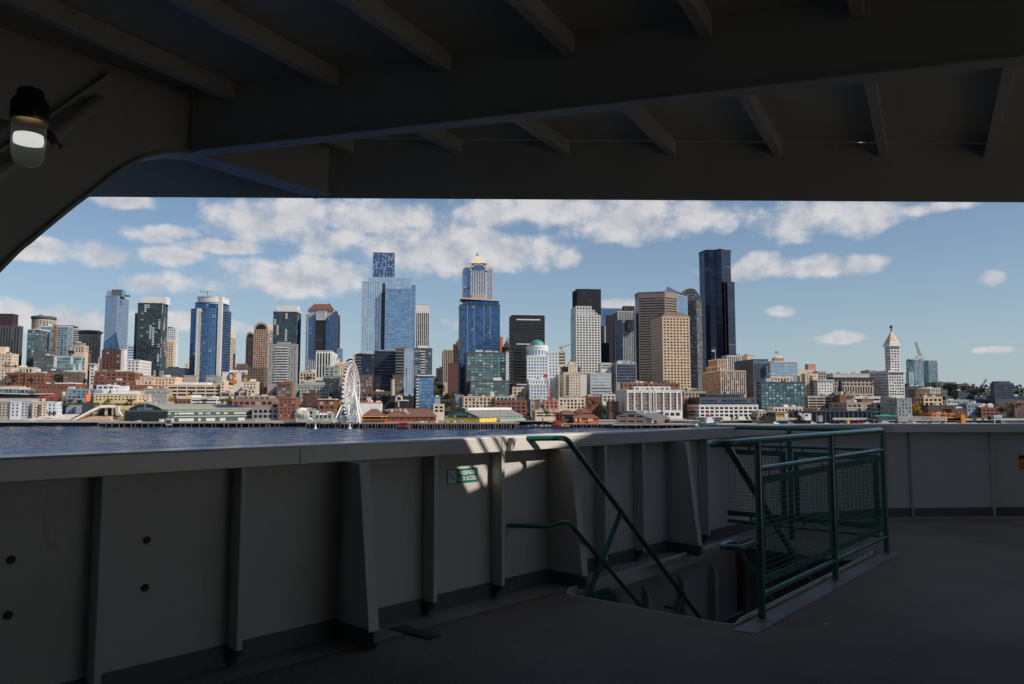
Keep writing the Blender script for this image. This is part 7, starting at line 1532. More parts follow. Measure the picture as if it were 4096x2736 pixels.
m = MB(); m.extrude([at('E', 240, 952, 752), at('E', 1110, 952, 752), at('E', 1250, 842, 790), at('E', 900, 850, 790)], (0, 0, -.5)); tag(m.build('plaza', conc), kind='structure')
m = MB(); a, b_ = at('E', 118, 1012, 735), at('E', 565, 948, 738); lattice(m, a, b_, 1.9, 26, .22); r = root_at('E', 330, 985, 736, 'gangway', 'white trussed gangway slanting down to the water at the left', 'gangway'); tag(m.build('truss', wall('wh'), r), kind='stuff'); m = MB(); m.bar(a - UP * .9, b_ - UP * .9, 1.9, .2); m.build('deck', wall('ltg'), r)
# planting terrace wall and pale roofs behind the aquarium
boxthing('E', 1500, 2400, 655, 700, 792, 6, conc, 'planter_wall', 'pale planter wall behind the aquarium arch', 'wall')
# orange cylinders and water tank
r = root_at('E', 1385, 600, 786, 'vent_stacks', 'pair of bright orange ventilation cylinders in front of the yellow building', 'vent')
for (x, w_, y0) in ((1388, 36, 482), (1360, 38, 545)): q = at('E', x, 636, 786 + (x > 1370)); m = MB(); rr = w_ / 3.913 * 786 / FPX / 2; m.lathe([(rr, q.z - 1), (rr, at('E', x, y0, 786).z), (rr * .9, at('E', x, y0 - 3, 786).z)], (q.x, q.y, 0), 18); autosmooth(m.build('cylinder', pmat('vent_orange', (.80, .17, .02), .6), r))
r = root_at('E', 993, 600, 787, 'water_tank', 'grey water tank on legs left of the blue grey apartments', 'tank'); q = at('E', 993, 545, 787); rr = 27 / 3.913 * 787 / FPX
m = MB(); m.lathe([(.8, at('E', 993, 570, 787).z), (rr, q.z), (rr, at('E', 993, 497, 787).z)], (q.x, q.y, 0), 16); autosmooth(m.build('tank', wall('ltg'), r))
for k in range(4): m = MB(); an = k * math.pi / 2 + .4; m.bar((q.x + rr * .8 * math.cos(an), q.y + rr * .8 * math.sin(an), q.z), (q.x + rr * math.cos(an), q.y + rr * math.sin(an), at('E', 993, 640, 787).z), .5); m.build('leg', wall('gry'), r)
# power plant pipes by the dark hotel
r = root_at('A', 1490, 700, 842, 'curved_duct', 'white hooked ducts on the dark service block', 'duct'); m = MB()
m.tube([at('A', 1455, 690, 842), at('A', 1455, 650, 842), at('A', 1465, 630, 842), at('A', 1495, 622, 842), at('A', 1525, 630, 842), at('A', 1532, 665, 842)], 1.3, 8); m.build('pipe', wall('ltg'), r); m = MB(); m.tube([at('A', 1487, 765, 840), at('A', 1487, 690, 840), at('A', 1500, 680, 840), at('A', 1625, 680, 840)], .9, 8); m.build('pipe', wall('ltg'), r)
r = root_at('A', 1400, 600, 838, 'chimney', 'slim grey chimney against the dark hotel', 'chimney'); m = MB(); q = at('A', 1401, 610, 838); m.lathe([(2.4, q.z), (2.3, at('A', 1401, 392, 838).z)], (q.x, 842, 0), 14); autosmooth(m.build('stack', wall('stn'), r))
text('lettering', 'The Pike Market', 4.2, wall('brn'), bpy.data.objects.get('market_building.002') or None, at('F', 232, 442, 804.2), (math.cos(R(7)), math.sin(R(7)), 0), UP, ext=.05)

# ---- the big wheel
wc_ = at('A', 853, 560, 672); r = empty('observation_wheel', (wc_.x, wc_.y, 4)); tag(r, 'large white observation wheel with dark gondolas on the pier', 'ferris wheel')
wheel_w = pmat('wheel_white', (.80, .79, .77), .5, var=.04); RW = 24.3
th = R(3.7); hd = Vector((math.sin(th), math.cos(th), 0)); ax = Vector((math.cos(th), -math.sin(th), 0))
def WP(a, rad, off): return wc_ + hd * (rad * math.cos(a)) + UP * (rad * math.sin(a)) + ax * off
for off in (-1.25, 1.25):
    for rad, t in ((RW, .30), (RW - 2.2, .16)):
        m = MB(); n = 64; m.tube([WP(2 * math.pi * k / n, rad, off) for k in range(n + 1)], t, 6); m.build('rim', wheel_w, r)
m = MB()
for k in range(42):
    a0, a1 = 2 * math.pi * k / 42, 2 * math.pi * (k + 1) / 42
    m.bar(WP(a0, RW, -1.25), WP(a0, RW - 2.2, 1.25), .14); m.bar(WP(a0, RW - 2.2, -1.25), WP(a1, RW, -1.25), .12); m.bar(WP(a0, RW - 2.2, 1.25), WP(a1, RW, 1.25), .12); m.bar(WP(a0, RW, -1.25), WP(a0, RW, 1.25), .14)
tag(m.build('rim_bracing', wheel_w, r), kind='stuff')
for k in range(21):
    a0 = 2 * math.pi * k / 21
    for off in (-1.25, 1.25): m = MB(); m.bar(WP(a0, 1.2, off * 1.9), WP(a0, RW - 2.2, off), .33); m.build('spoke', wheel_w, r)
gcab = None; cab_d = pmat('gondola_dark', (.10, .12, .16), .25, var=.2)
gm_ = MB(); pr = [(.25, -1.15), (.85, -1.05), (1.1, -.6), (1.12, .35), (.95, .85), (.5, 1.1), (.1, 1.15)]
gm_.lathe(pr, (0, 0, 0), 10)
roofm_ = MB(); roofm_.lathe([(1.14, .42), (1.0, .9), (.55, 1.18), (.1, 1.25)], (0, 0, 0), 10)
first = None
for k in range(42):
    p = WP(2 * math.pi * (k + .5) / 42, RW + 1.5, 0) - Vector(r.location)
    if first is None: first = mesh('gondola', gm_.V, gm_.F, cab_d, r, loc=p, smooth=True); rf = mesh('gondola_roof', roofm_.V, roofm_.F, wheel_w, first, smooth=True)
    else: g_ = inst(first, r, p); inst(rf, g_, (0, 0, 0))
m = MB(); m.tube([WP(0, 0, -3.6), WP(0, 0, 3.6)], 1.1, 14); m.build('hub', wheel_w, r)
for (xx, yy, off) in ((650, 955, -3.4), (995, 940, 3.4)):
    f = at('A', xx, yy, 668)
    for dy in (-8, 9): m = MB(); m.tube([WP(0, 0, off), Vector((f.x, f.y + dy, 4))], .55, 10, .75); m.build('leg', wheel_w, r)
for (xx, yy, dy) in ((822, 958, -8), (925, 958, -8)):
    f = at('A', xx, yy, 664); m = MB(); m.tube([WP(0, 0, -2 if xx < 850 else 2.2), Vector((f.x, f.y, 4))], .5, 10, .7); m.build('leg', wheel_w, r)
boxthing('A', 700, 925, 880, 960, 662, 12, wall('ltg'), 'boarding_platform', 'glass and white boarding platform under the wheel', 'platform', roofm=wall('grn'), win=((.05, .3, .2, .8, GL['sky']), (.35, .62, .2, .8, GL['sky']), (.68, .95, .2, .8, GL['sky'])))
# carousel pavilion and arches left of the wheel
r = root_at('A', 165, 900, 706, 'shell_pavilion', 'white shell roof with ribbed hoops on the boardwalk', 'pavilion'); q = at('A', 168, 905, 706); m = MB(); m.lathe([(6.4, q.z), (6.6, q.z + 3), (5.4, q.z + 6), (3, q.z + 8), (.4, q.z + 8.8)], (q.x, 712, 0), 18); autosmooth(m.build('shell', wall('wh'), r))
for k in range(4): c = at('A', 195 + k * 18, 945, 704); m = MB(); m.tube([(c.x + 2.2 * math.cos(t * math.pi / 10), 704, c.z + 9 * math.sin(t * math.pi / 10)) for t in range(11)], .35, 6); m.build('hoop', wall('crm'), r)
for i, x in enumerate((285, 440)):
    r = root_at('A', x, 940, 706, 'fabric_canopy', ('white scalloped canopy right of the shell pavilion', 'white flat canopy on poles left of the wheel')[i], 'canopy'); q = at('A', x, 930 - i * 60, 706); m = MB(); m.lathe([(7, q.z), (5, q.z + 1.2), (.3, q.z + 2.2)], (q.x, 710, 0), 12); m.build('top', wall('wh'), r); m = MB()
    m.bar((q.x, 710, 4), (q.x, 710, q.z), .4); m.build('pole', wall('ltg'), r)
# ================================================================ TREES, BOATS, VEHICLES
def leafmat(name, c1, c2):
    m = bpy.data.materials.new(name); m.use_nodes = True; nt = m.node_tree; b = nt.nodes['Principled BSDF']; ge = nt.nodes.new('ShaderNodeNewGeometry'); mx = nt.nodes.new('ShaderNodeMix'); mx.data_type = 'RGBA'
    nt.links.new(ge.outputs['Random Per Island'], mx.inputs[0]); mx.inputs[6].default_value = (*c1, 1); mx.inputs[7].default_value = (*c2, 1); nt.links.new(mx.outputs[2], b.inputs['Base Color']); b.inputs['Roughness'].default_value = .8; b.inputs['Specular IOR Level'].default_value = .2
    return m
LEAF = dict(g=leafmat('leaf_green', (.030, .045, .012), (.075, .095, .025)), d=leafmat('leaf_dark', (.014, .022, .012), (.035, .045, .02)), y=leafmat('leaf_yellow', (.26, .15, .012), (.52, .33, .03)), o=leafmat('leaf_russet', (.12, .045, .015), (.24, .10, .03)), v=leafmat('leaf_olive', (.07, .068, .018), (.16, .13, .03)))
bark = pmat('bark', (.08, .06, .045), .9, var=.3)
def crown_mesh(kind, seed, shape):
    rn = random.Random(seed); m = MB(); lumps = []
    nl = 11 if shape != 'cone' else 9
    for k in range(nl):
        if shape == 'cone': h = .12 + .86 * k / nl; a = rn.uniform(0, 6.28); rr = .30 * (1 - h) * rn.uniform(.2, 1); lumps.append((rr * math.cos(a), rr * math.sin(a), h, .10 + .20 * (1 - h)))
        else: a = rn.uniform(0, 6.28); rr = rn.uniform(.05, .34); h = rn.uniform(.36, .86); lumps.append((rr * math.cos(a), rr * math.sin(a), h, rn.uniform(.13, .22)))
    for (x, y, z, s) in lumps:
        for j in range(70):
            d = Vector((rn.gauss(0, 1), rn.gauss(0, 1), rn.gauss(0, .8))).normalized() * s * rn.uniform(.55, 1.05); c = Vector((x, y, z)) + d
            n = (d.normalized() + Vector((rn.uniform(-.6, .6), rn.uniform(-.6, .6), rn.uniform(-.3, .9)))).normalized(); t = n.orthogonal().normalized(); bt = n.cross(t); w = rn.uniform(.022, .045)
            m.add([c - t * w, c + bt * w * .8, c + t * w, c - bt * w * .8], [(0, 1, 2, 3)])
    me = bpy.data.meshes.new('crown'); me.from_pydata([tuple(v) for v in m.V], [], m.F); me.materials.append(LEAF[kind]); return me
CROWNS = {}
tr = MB(); tr.tube([(0, 0, -.05), (.005, 0, .2), (-.01, .01, .45), (.01, 0, .7)], .028, 7, .008); tr.tube([(0, 0, .3), (.12, .05, .55)], .012, 5, .005); tr.tube([(0, 0, .35), (-.12, -.04, .6)], .012, 5, .005)
trunk_me = bpy.data.meshes.new('trunk'); trunk_me.from_pydata([tuple(v) for v in tr.V], [], tr.F); trunk_me.materials.append(bark)
NT = [0]
def tree(c, x, yb, yt, Y, kind, label, shape='round', wide=1.0, group=None):
    NT[0] += 1; key = (kind, shape, NT[0] % 3)
    if key not in CROWNS: CROWNS[key] = crown_mesh(kind, NT[0] * 7 + 1, shape)
    a, t = at(c, x, yb, Y), at(c, x, yt, Y); h = t.z - a.z; r = empty('tree', a); tag(r, label, 'tree', group); rn = random.Random(NT[0])
    o1 = bpy.data.objects.new('trunk', trunk_me); COL.objects.link(o1); o1.parent = r; o1.scale = (h, h, h)
    o2 = bpy.data.objects.new('crown', CROWNS[key]); COL.objects.link(o2); o2.parent = r; o2.scale = (h * wide, h * wide, h * 1.02); o2.rotation_euler = (0, 0, rn.uniform(0, 6.28))
    return r
TREES = (
    ('E', 110, 190, 45, 880, 'v', 'olive tree with yellowing crown left of the white roofed house', 'round', 1.0), ('E', 235, 200, 65, 876, 'g', 'dark green tree beside the white roofed house', 'round', .9), ('E', 200, 395, 225, 838, 'd', 'dark bare looking tree in front of the first red brick house', 'round', 1.0),
    ('E', 480, 390, 262, 838, 'd', 'small dark tree in front of the second red brick house', 'round', .9), ('E', 910, 175, 100, 915, 'd', 'dark tree before the left end of the green glass hotel', 'round', 1.0), ('E', 985, 178, 112, 915, 'd', 'dark tree before the middle of the green glass hotel', 'round', 1.1),
    ('E', 1325, 400, 275, 850, 'd', 'dark street tree beside the dark brown stone block', 'round', .7), ('E', 430, 450, 385, 822, 'o', 'russet tree above the glass pavilion', 'round', 1.6),
    ('E', 1120, 700, 600, 788, 'g', 'green shrub tree on the overpass by the tank', 'round', 1.5), ('E', 1230, 705, 605, 788, 'd', 'dark green shrub tree on the overpass near the orange cylinders', 'round', 1.3), ('E', 800, 660, 600, 792, 'd', 'small dark conifer above the grey apartments', 'cone', 1.0), ('E', 630, 660, 605, 792, 'd', 'small dark conifer left of the terrace end', 'cone', 1.0),
    ('E', 1000, 690, 625, 790, 'd', 'dark shrub tree under the water tank', 'round', 1.6), ('E', 1160, 620, 560, 790, 'o', 'russet bush before the blue grey apartments', 'round', 1.4), ('E', 1400, 700, 640, 788, 'd', 'dark bush under the orange cylinders', 'round', 1.8), ('E', 1690, 700, 600, 788, 'v', 'olive tree above the overlook walk', 'round', 1.3), ('E', 1725, 525, 462, 799, 'd', 'small conifer on the white terrace', 'cone', 1.0),
    ('E', 2040, 700, 600, 785, 'g', 'green tree behind the aquarium arch', 'round', 1.3), ('E', 1980, 715, 650, 784, 'v', 'olive bush behind the aquarium arch', 'round', 1.6), ('E', 2280, 665, 620, 784, 'g', 'small green tree near the stone market building', 'round', 1.2),
    ('E', 465, 900, 780, 764, 'd', 'slim dark cypress in front of the beige apartments', 'cone', .5), ('E', 770, 885, 795, 764, 'v', 'olive tree at the end of the waterfront apartments', 'round', 1.3), ('E', 860, 880, 800, 764, 'g', 'green tree right of the waterfront apartments', 'round', 1.3),
    ('F', 450, 590, 480, 772, 'y', 'bright yellow tree below the market garage', 'round', 1.1), ('F', 500, 560, 475, 775, 'g', 'green tree behind the yellow tree', 'round', 1.1), ('F', 710, 475, 420, 812, 'd', 'dark tree in front of the market garage', 'round', 1.2), ('F', 900, 610, 520, 770, 'd', 'dark tree in front of the white modern house', 'round', 1.3), ('F', 820, 610, 560, 770, 'd', 'low dark tree left of the white modern house middle', 'round', 1.4),
    ('F', 1140, 615, 500, 772, 'v', 'large olive tree below the cream pavilion', 'round', 1.0), ('F', 1215, 610, 480, 776, 'v', 'large golden green tree left of the pink terraces', 'round', .9), ('F', 1090, 560, 460, 800, 'd', 'dark tree behind the large olive tree', 'round', 1.0), ('F', 1330, 520, 430, 835, 'd', 'dark tree on the slope above the pink terraces', 'round', 1.1),
    ('F', 1850, 680, 590, 770, 'd', 'dark tree between the pink terraces and the brick block', 'round', 1.2), ('F', 2165, 500, 410, 870, 'd', 'dark conifer beside the brick bay tower', 'cone', 1.2), ('F', 2240, 660, 570, 760, 'v', 'brown green tree right of the six storey brick block', 'round', 1.1), ('F', 1835, 500, 430, 880, 'd', 'dark tree before the low red brick block', 'round', 1.1),
    ('A', 700, 850, 665, 770, 'y', 'golden tree between the brick loft and the wheel', 'round', .75), ('A', 195, 800, 690, 765, 'd', 'dark tree left of the maroon apartments', 'round', .9), ('A', 385, 830, 750, 760, 'd', 'dark tree below the maroon apartments', 'round', .9), ('A', 140, 640, 560, 860, 'd', 'dark conifer left of the grey green block', 'cone', 1.2), ('A', 210, 468, 425, 980, 'd', 'dark round tree on top of the slope left of the striped block', 'round', 1.8), ('A', 280, 420, 350, 1000, 'd', 'dark tree clump under the low cream block', 'round', 1.9), ('A', 980, 75, 45, 868, 'g', 'rooftop tree on the left corner of the dark hotel', 'round', 2.6),
    ('A', 2000, 560, 360, 1010, 'd', 'dark wooded slope tree below the small orange tan block', 'round', .9), ('A', 2060, 620, 450, 940, 'd', 'dark slope tree left of the tan tower base', 'round', .9), ('A', 2150, 700, 560, 880, 'd', 'dark slope tree above the cream gateway', 'round', 1.0), ('A', 2040, 700, 560, 870, 'd', 'dark slope tree beside the pale blue block', 'round', .8), ('A', 2240, 820, 740, 780, 'o', 'dark red tree behind the green shed', 'round', 1.3), ('A', 2130, 810, 690, 800, 'd', 'dark tree right of the cream gateway', 'round', 1.0),
    ('B', 965, 640, 560, 860, 'v', 'thin olive tree in front of the cream square window block', 'round', .8), ('B', 1030, 660, 600, 850, 'd', 'dark tree right of the cream square window block', 'round', .9), ('B', 1290, 905, 765, 745, 'v', 'bare brown tree behind the red crane base', 'round', .9), ('B', 1880, 830, 700, 800, 'o', 'brown tree beside the orange brick block', 'round', .9), ('B', 1930, 790, 640, 815, 'o', 'tall brown tree in front of the orange brick block', 'round', .7), ('B', 2020, 800, 690, 790, 'v', 'green yellow tree below the white arcade building', 'round', 1.0), ('B', 2070, 910, 780, 760, 'd', 'large dark tree left of the tan shed', 'round', 1.0), ('B', 2010, 900, 800, 770, 'd', 'dark tree behind the low orange shed', 'round', 1.0), ('B', 2250, 900, 815, 745, 'd', 'dark broad tree above the tan shed roof', 'round', 1.7),
    ('C', 1180, 915, 790, 760, 'd', 'dark tree between the white loft and the long white block', 'round', 1.0), ('C', 1250, 915, 800, 758, 'd', 'dark tree at the left corner of the long white block', 'round', .9),
    ('D', 1050, 365, 340, 1120, 'd', 'dark treetop above the cream corniced block', 'round', 2.6),
    ('g', 830, 1335, 1150, 830, 'y', 'tall golden tree right of the tall grey grid block', 'round', .75), ('g', 890, 1335, 1230, 825, 'y', 'lower golden tree beside the tall golden tree', 'round', .9), ('g', 980, 1340, 1285, 800, 'o', 'russet tree left of the orange red building', 'round', 1.3), ('g', 1190, 1345, 1298, 790, 'v', 'first olive tree in front of the orange red building', 'round', 1.2), ('g', 1258, 1345, 1295, 790, 'v', 'second olive tree in front of the orange red building', 'round', 1.2), ('g', 1335, 1355, 1315, 790, 'g', 'small green tree right of the orange red building', 'round', 1.3),
    ('g', 1545, 1380, 1310, 780, 'g', 'green street tree right of the orange slab', 'round', 1.0), ('g', 1605, 1405, 1325, 775, 'v', 'yellow green street tree before the blue grey lofts', 'round', 1.0), ('g', 1700, 1405, 1340, 775, 'v', 'small yellow green street tree before the red lofts', 'round', .8), ('g', 1790, 1405, 1315, 775, 'g', 'broad green street tree left of the sign gantry', 'round', 1.2), ('g', 1910, 1220, 1150, 880, 'y', 'golden tree below the dark blue podium', 'round', 1.5), ('g', 2060, 1200, 1130, 890, 'y', 'golden tree right of the other golden tree', 'round', 1.5), ('g', 2190, 1190, 1120, 900, 'y', 'golden tree at the right edge', 'round', 1.3), ('g', 1990, 1300, 1200, 850, 'o', 'russet tree beside the dark red brick block', 'round', 1.2), ('g', 1930, 1320, 1190, 855, 'd', 'dark tree left of the russet tree', 'round', .9),
    ('g', 2145, 1065, 990, 1180, 'd', 'dark conifer on the skyline at the right', 'cone', 1.3), ('g', 2115, 1068, 1025, 1180, 'd', 'small dark tree on the skyline at the right', 'round', 1.3), ('g', 1290, 1110, 985, 1240, 'd', 'dark tree on the wooded slope below the ridge', 'round', 1.3), ('g', 1330, 1060, 950, 1330, 'd', 'dark tree under the long ridge apartments', 'round', 1.4), ('g', 1560, 1110, 990, 1230, 'd', 'dark tree right of the white bay apartments', 'round', 1.2), ('g', 1600, 1090, 980, 1300, 'd', 'dark tree under the small black block', 'round', 1.2), ('g', 1230, 1000, 915, 1380, 'd', 'dark tree left on the ridge slope', 'round', 1.6), ('g', 700, 1000, 905, 1250, 'd', 'dark tree directly right of the white pointed tower', 'round', 1.2), ('g', 1780, 1130, 1050, 1250, 'd', 'dark tree left of the dark blue slab', 'round', 1.3), ('g', 1430, 1060, 960, 1380, 'd', 'dark tree behind the white bay apartments', 'round', 1.4))
for t in TREES: tree(*t)
for k, (x, Y) in enumerate(((1770, 735), (1840, 736), (1980, 735), (2045, 736), (2075, 738), (2150, 735), (2190, 738))):
    tree('C', x, 960, 878 + (k % 3) * 6, Y, 'g' if k % 2 else 'd', ('first', 'second', 'third', 'fourth', 'fifth', 'sixth', 'last')[k] + ' street tree from the left before the long white block', 'round', .95, 'street trees before the long white block')
# low planting
rn = random.Random(5); m = MB()
for k in range(900):
    x = rn.uniform(600, 1560) if k % 3 else rn.uniform(1600, 2340); q = at('E', x, rn.uniform(672, 698) if k % 3 else rn.uniform(680, 712), rn.uniform(783, 789)); s = rn.uniform(.4, 1.1); d = Vector((rn.uniform(-1, 1), rn.uniform(-1, 1), rn.uniform(-.2, 1))).normalized(); t = d.orthogonal().normalized(); b2 = d.cross(t); m.add([q - t * s, q + b2 * s, q + t * s, q - b2 * s], [(0, 1, 2, 3)])
tag(m.build('shrubbery', LEAF['v']), 'low green planting along the overpass edge', 'planting', kind='stuff')
m = MB()
for k in range(500):
    f = rn.uniform(0, 1); q = at('E', 1112 + f * 450, 935 - f * 222 + rn.uniform(-10, 4), 752 + f * 30); s = rn.uniform(.3, .8); d = Vector((rn.uniform(-1, 1), rn.uniform(-1, 1), rn.uniform(-.2, 1))).normalized(); t = d.orthogonal().normalized(); b2 = d.cross(t); m.add([q - t * s, q + b2 * s, q + t * s, q - b2 * s], [(0, 1, 2, 3)])
tag(m.build('shrubbery', LEAF['v']), 'planting up the edge of the overlook ramp', 'planting', kind='stuff')
rn = random.Random(8); m = MB()
for k in range(900):
    x = rn.uniform(60, 1500); Y = rn.uniform(960, 1900); X = 330 + x * Y / 2600; q = Vector((X, Y, ground(X, Y)))
    if q.z < 22: continue
    h = rn.uniform(4, 9)
    for j in range(7):
        d = Vector((rn.gauss(0, 1), rn.gauss(0, 1), rn.gauss(0, 1))).normalized(); c = q + Vector((0, 0, h * .6)) + d * h * .42; t = d.orthogonal().normalized(); b2 = d.cross(t); s = h * .3
        m.add([c - t * s, c + b2 * s * .8, c + t * s, c - b2 * s * .8], [(0, 1, 2, 3)])
tag(m.build('woods', LEAF['d']), 'dark woods covering the far slope on the right', 'woods', kind='stuff')
# ---- hull helper
def hull(m, L, Wd, h, sheer=.6, u=(1, 0), c=(0, 0, 0), flare=1.15):
    u = Vector((u[0], u[1], 0)).normalized(); w = Vector((-u.y, u.x, 0)); c = Vector(c); V = []; n = 10
    for i in range(n + 1):
        t = i / n; x = (t - .5) * L; k = 1 - max(0, (t - .6) / .4) ** 1.8 * .97; k *= .8 + .2 * min(1, t / .15); top = h + sheer * max(0, (t - .5) * 2) ** 2
        for s, z, f in ((-1, top, flare), (-1, 0, .8), (1, 0, .8), (1, top, flare)): V.append(c + u * x + w * (s * Wd / 2 * k * (f if z else .75)) + Vector((0, 0, z)))
    F = []
    for i in range(n):
        for k in range(4): F.append((i * 4 + k, (i + 1) * 4 + k, (i + 1) * 4 + (k + 1) % 4, i * 4 + (k + 1) % 4))
    F += [(0, 1, 2, 3), (n * 4 + 3, n * 4 + 2, n * 4 + 1, n * 4)]
    m.add(V, F)
# red tour ship
q = at('A', 1560, 1035, 640); r = empty('tour_ship', (q.x, 640, 0)); tag(r, 'red wooden style tour boat moored at the wheel pier', 'boat'); redm = pmat('boat_red', (.45, .03, .02), .5, var=.2, scale=1)
m = MB(); hull(m, 11, 5, 2.6, 1.2, (1, .15), (q.x, 640, .1)); m.build('hull', wall('brd'), r); m = MB(); m.box((q.x, 637.3, 1.9), 10.6, .4, .5, (1, .15)); m.build('stripe', redm, r); m = MB(); m.box((q.x - .5, 640, 2.6), 7, 3.4, 2.2, (1, .15)); m.build('cabin', wall('brd'), r)
for k in range(5): m = MB(); m.box((q.x - 3.2 + k * 1.4, 638.0, 3.2), .8, .3, 1.0); m.build('window', wall('blk'), r)
m = MB(); m.box((q.x - .5, 640, 4.9), 8, 4, .3, (1, .15)); m.build('roof', redm, r); m = MB()
for dx in (-3, 1.5): m.bar((q.x + dx, 640, 5), (q.x + dx, 640, 9.5), .25)
m.build('mast', wall('brn'), r)
# fire boat
q = at('C', 1478, 1005, 690); r = empty('fire_boat', (q.x, 690, 0)); tag(r, 'white and red fire boat with a stepped cabin at the dock', 'boat'); m = MB(); hull(m, 30, 8, 3.6, 1.4, (.25, -1), (q.x, 692, .1)); m.build('hull', wall('wh'), r)
for (w_, z0, h, mat) in ((6.5, 3.6, 3, wall('wh')), (5, 6.6, 2.6, wall('wh')), (3, 9.2, 1.4, redm)): m = MB(); m.box((q.x, 694, z0), w_, 9 - z0 * .4, h); m.build('cabin', mat, r)
for k in range(4): m = MB(); m.box((q.x - 1.8 + k * 1.2, 691.0, 7.4), .8, .3, 1.0); m.build('window', GL['blk'], r)
m = MB(); m.bar((q.x, 694, 10), (q.x, 694, 15), .3); m.bar((q.x - 2, 694, 13), (q.x + 2, 694, 13), .2)
for dx in (-2.4, 2.2): m.bar((q.x + dx, 692, 9), (q.x + dx, 692, 12), .4)
m.build('mast', redm, r); m = MB(); m.box((q.x, 690.5, 2.6), 8.6, .3, .5); m.build('stripe', redm, r)
q = at('C', 1293, 1010, 680); r = empty('motor_boat', (q.x, 680, 0)); tag(r, 'small white motor boat left of the fire boat', 'boat'); m = MB(); hull(m, 9, 3, 1.5, .6, (.2, -1), (q.x, 680, .1)); m.build('hull', wall('wh'), r); m = MB(); m.box((q.x, 681, 1.5), 2, 3, 1.8); m.build('cabin', wall('wh'), r)
for i, (x, lb) in enumerate(((375, 'small white marker buoy with a pole near the boardwalk'), (836, 'small white and pink marker buoy below the wheel'))):
    q = at('A', x, 1043, 640); r = empty('marker_buoy', (q.x, 640, 0)); tag(r, lb, 'buoy'); m = MB(); m.lathe([(1.5, -.3), (1.6, .5), (.9, .9), (.55, 2.2), (.35, 4.2), (.1, 4.6)], (q.x, 640, 0), 10); autosmooth(m.build('body', wall('wh'), r)); m = MB(); m.bar((q.x, 640, 4.5), (q.x, 640, 6.5 + 3 * (1 - i)), .18); m.build('pole', wall('ltg'), r)
# crane barge
q = at('B', 1255, 1035, 648); r = empty('work_barge', (q.x, 648, 0)); tag(r, 'dark flat work barge with yellow equipment under the red crane', 'barge')
a, b_ = at('B', 925, 1040, 648), at('B', 1590, 1040, 648); m = MB(); m.extrude([(a.x + 1.5, 645, 0), (b_.x - 1.5, 645, 0), (b_.x, 645, 1.9), (a.x, 645, 1.9)], (0, 14, 0)); m.build('hull', wall('blk'), r)
ym = pmat('equipment_yellow', (.70, .40, .04), .6, var=.2, scale=1)
for k in range(16):
    x = rn.uniform(960, 1580); c = at('B', x, 1010, rn.uniform(647, 656)); m = MB(); m.box((c.x, c.y, 1.9), rn.uniform(1, 4), 2, rn.uniform(.6, 2.6)); m.build('equipment', ym if x > 1380 and k % 2 else wall(rn.choice(('gry', 'brn', 'ltg', 'dgr'))), r)
q = at('B', 1430, 990, 652); r = empty('lattice_crane', (q.x, 652, 1.9)); tag(r, 'tall red lattice boom crane standing on the barge', 'crane')
m = MB(); m.box((q.x, 652, 2.0), 6, 4.5, 1.2); m.build('crawler', wall('blk'), r); m = MB(); m.box((q.x + .4, 652, 3.2), 6.5, 3.6, 3.2); m.build('house', redc, r)
m = MB(); t0, t1, t2 = Vector((q.x - .5, 650, 5)), at('B', 1345, 650, 652), at('B', 1283, 350, 652)
lattice(m, t0, t1, 2.0, 22, .2); lattice(m, t1, t2, 2.0, 22, .2); m.build('boom', redc, r); m = MB(); m.bar(t1, Vector((q.x + 4, 652, 6)), .12); m.bar(t1 + Vector((1, 0, 0)), at('B', 1465, 850, 652), .2); m.bar(at('B', 1465, 850, 652), Vector((q.x + 3, 652, 6)), .35); m.bar(t2, at('B', 1390, 560, 652), .12); m.build('backstay', redc, r)
m = MB(); m.box(t2 - Vector((0, 0, .5)), 3.2, 1.6, 2.0); m.build('boom_head', redc, r)
for (x, y0) in ((1243, 905), (1505, 880)): m = MB(); c = at('B', x, 1000, 654); m.tube([(c.x, 654, 0), (c.x, 654, at('B', x, y0, 654).z)], .45, 8); tag(m.build('spud_pile', wall('brn')), 'rusty steel spud pile %s the red crane' % ('left of' if x < 1400 else 'right of'), 'pile')
# ---- vehicles
carm = {k: pmat('car_' + k, c, .25, var=.02, coat=.5) for k, c in dict(white=(.75, .75, .74), silver=(.38, .39, .40), black=(.02, .02, .022), red=(.42, .03, .03), blue=(.04, .09, .22), grey=(.15, .155, .16)).items()}
tyre = pmat('tyre', (.012, .012, .012), .8); cg = pmat('car_glass', (.015, .02, .025), .08)
def carshape(kind):
    L = 4.6 if kind == 'car' else 5.4; pts = dict(car=[(-2.3, .35), (2.3, .35), (2.28, .75), (1.35, .92), (.75, 1.42), (-1.1, 1.45), (-1.75, 1.0), (-2.28, .92)], truck=[(-2.7, .45), (2.7, .45), (2.66, 1.0), (1.6, 1.1), (1.0, 1.75), (-.3, 1.78), (-.45, 1.1), (-2.68, 1.1)], van=[(-2.6, .4), (2.6, .4), (2.55, 1.0), (1.9, 1.2), (1.5, 2.2), (-2.55, 2.3)])[kind]
    gl = dict(car=[(1.2, .95), (.72, 1.36), (-1.05, 1.39), (-1.6, 1.0)], truck=[(1.45, 1.12), (.95, 1.68), (-.25, 1.7), (-.35, 1.12)], van=[(1.8, 1.25), (1.45, 2.0), (-.2, 2.05), (-.2, 1.3)])[kind]
    b_ = MB(); b_.extrude([(x, -.88, z) for x, z in pts], (0, 1.76, 0)); g_ = MB(); g_.extrude([(x, -.90, z) for x, z in gl], (0, 1.80, 0)); w_ = MB()
    for x in (-1.45, 1.45):
        for y in (-.86, .66): w_.tube([(x, y, .33), (x, y + .2, .33)], .33, 10)
    return b_, g_, w_
CARS = {}
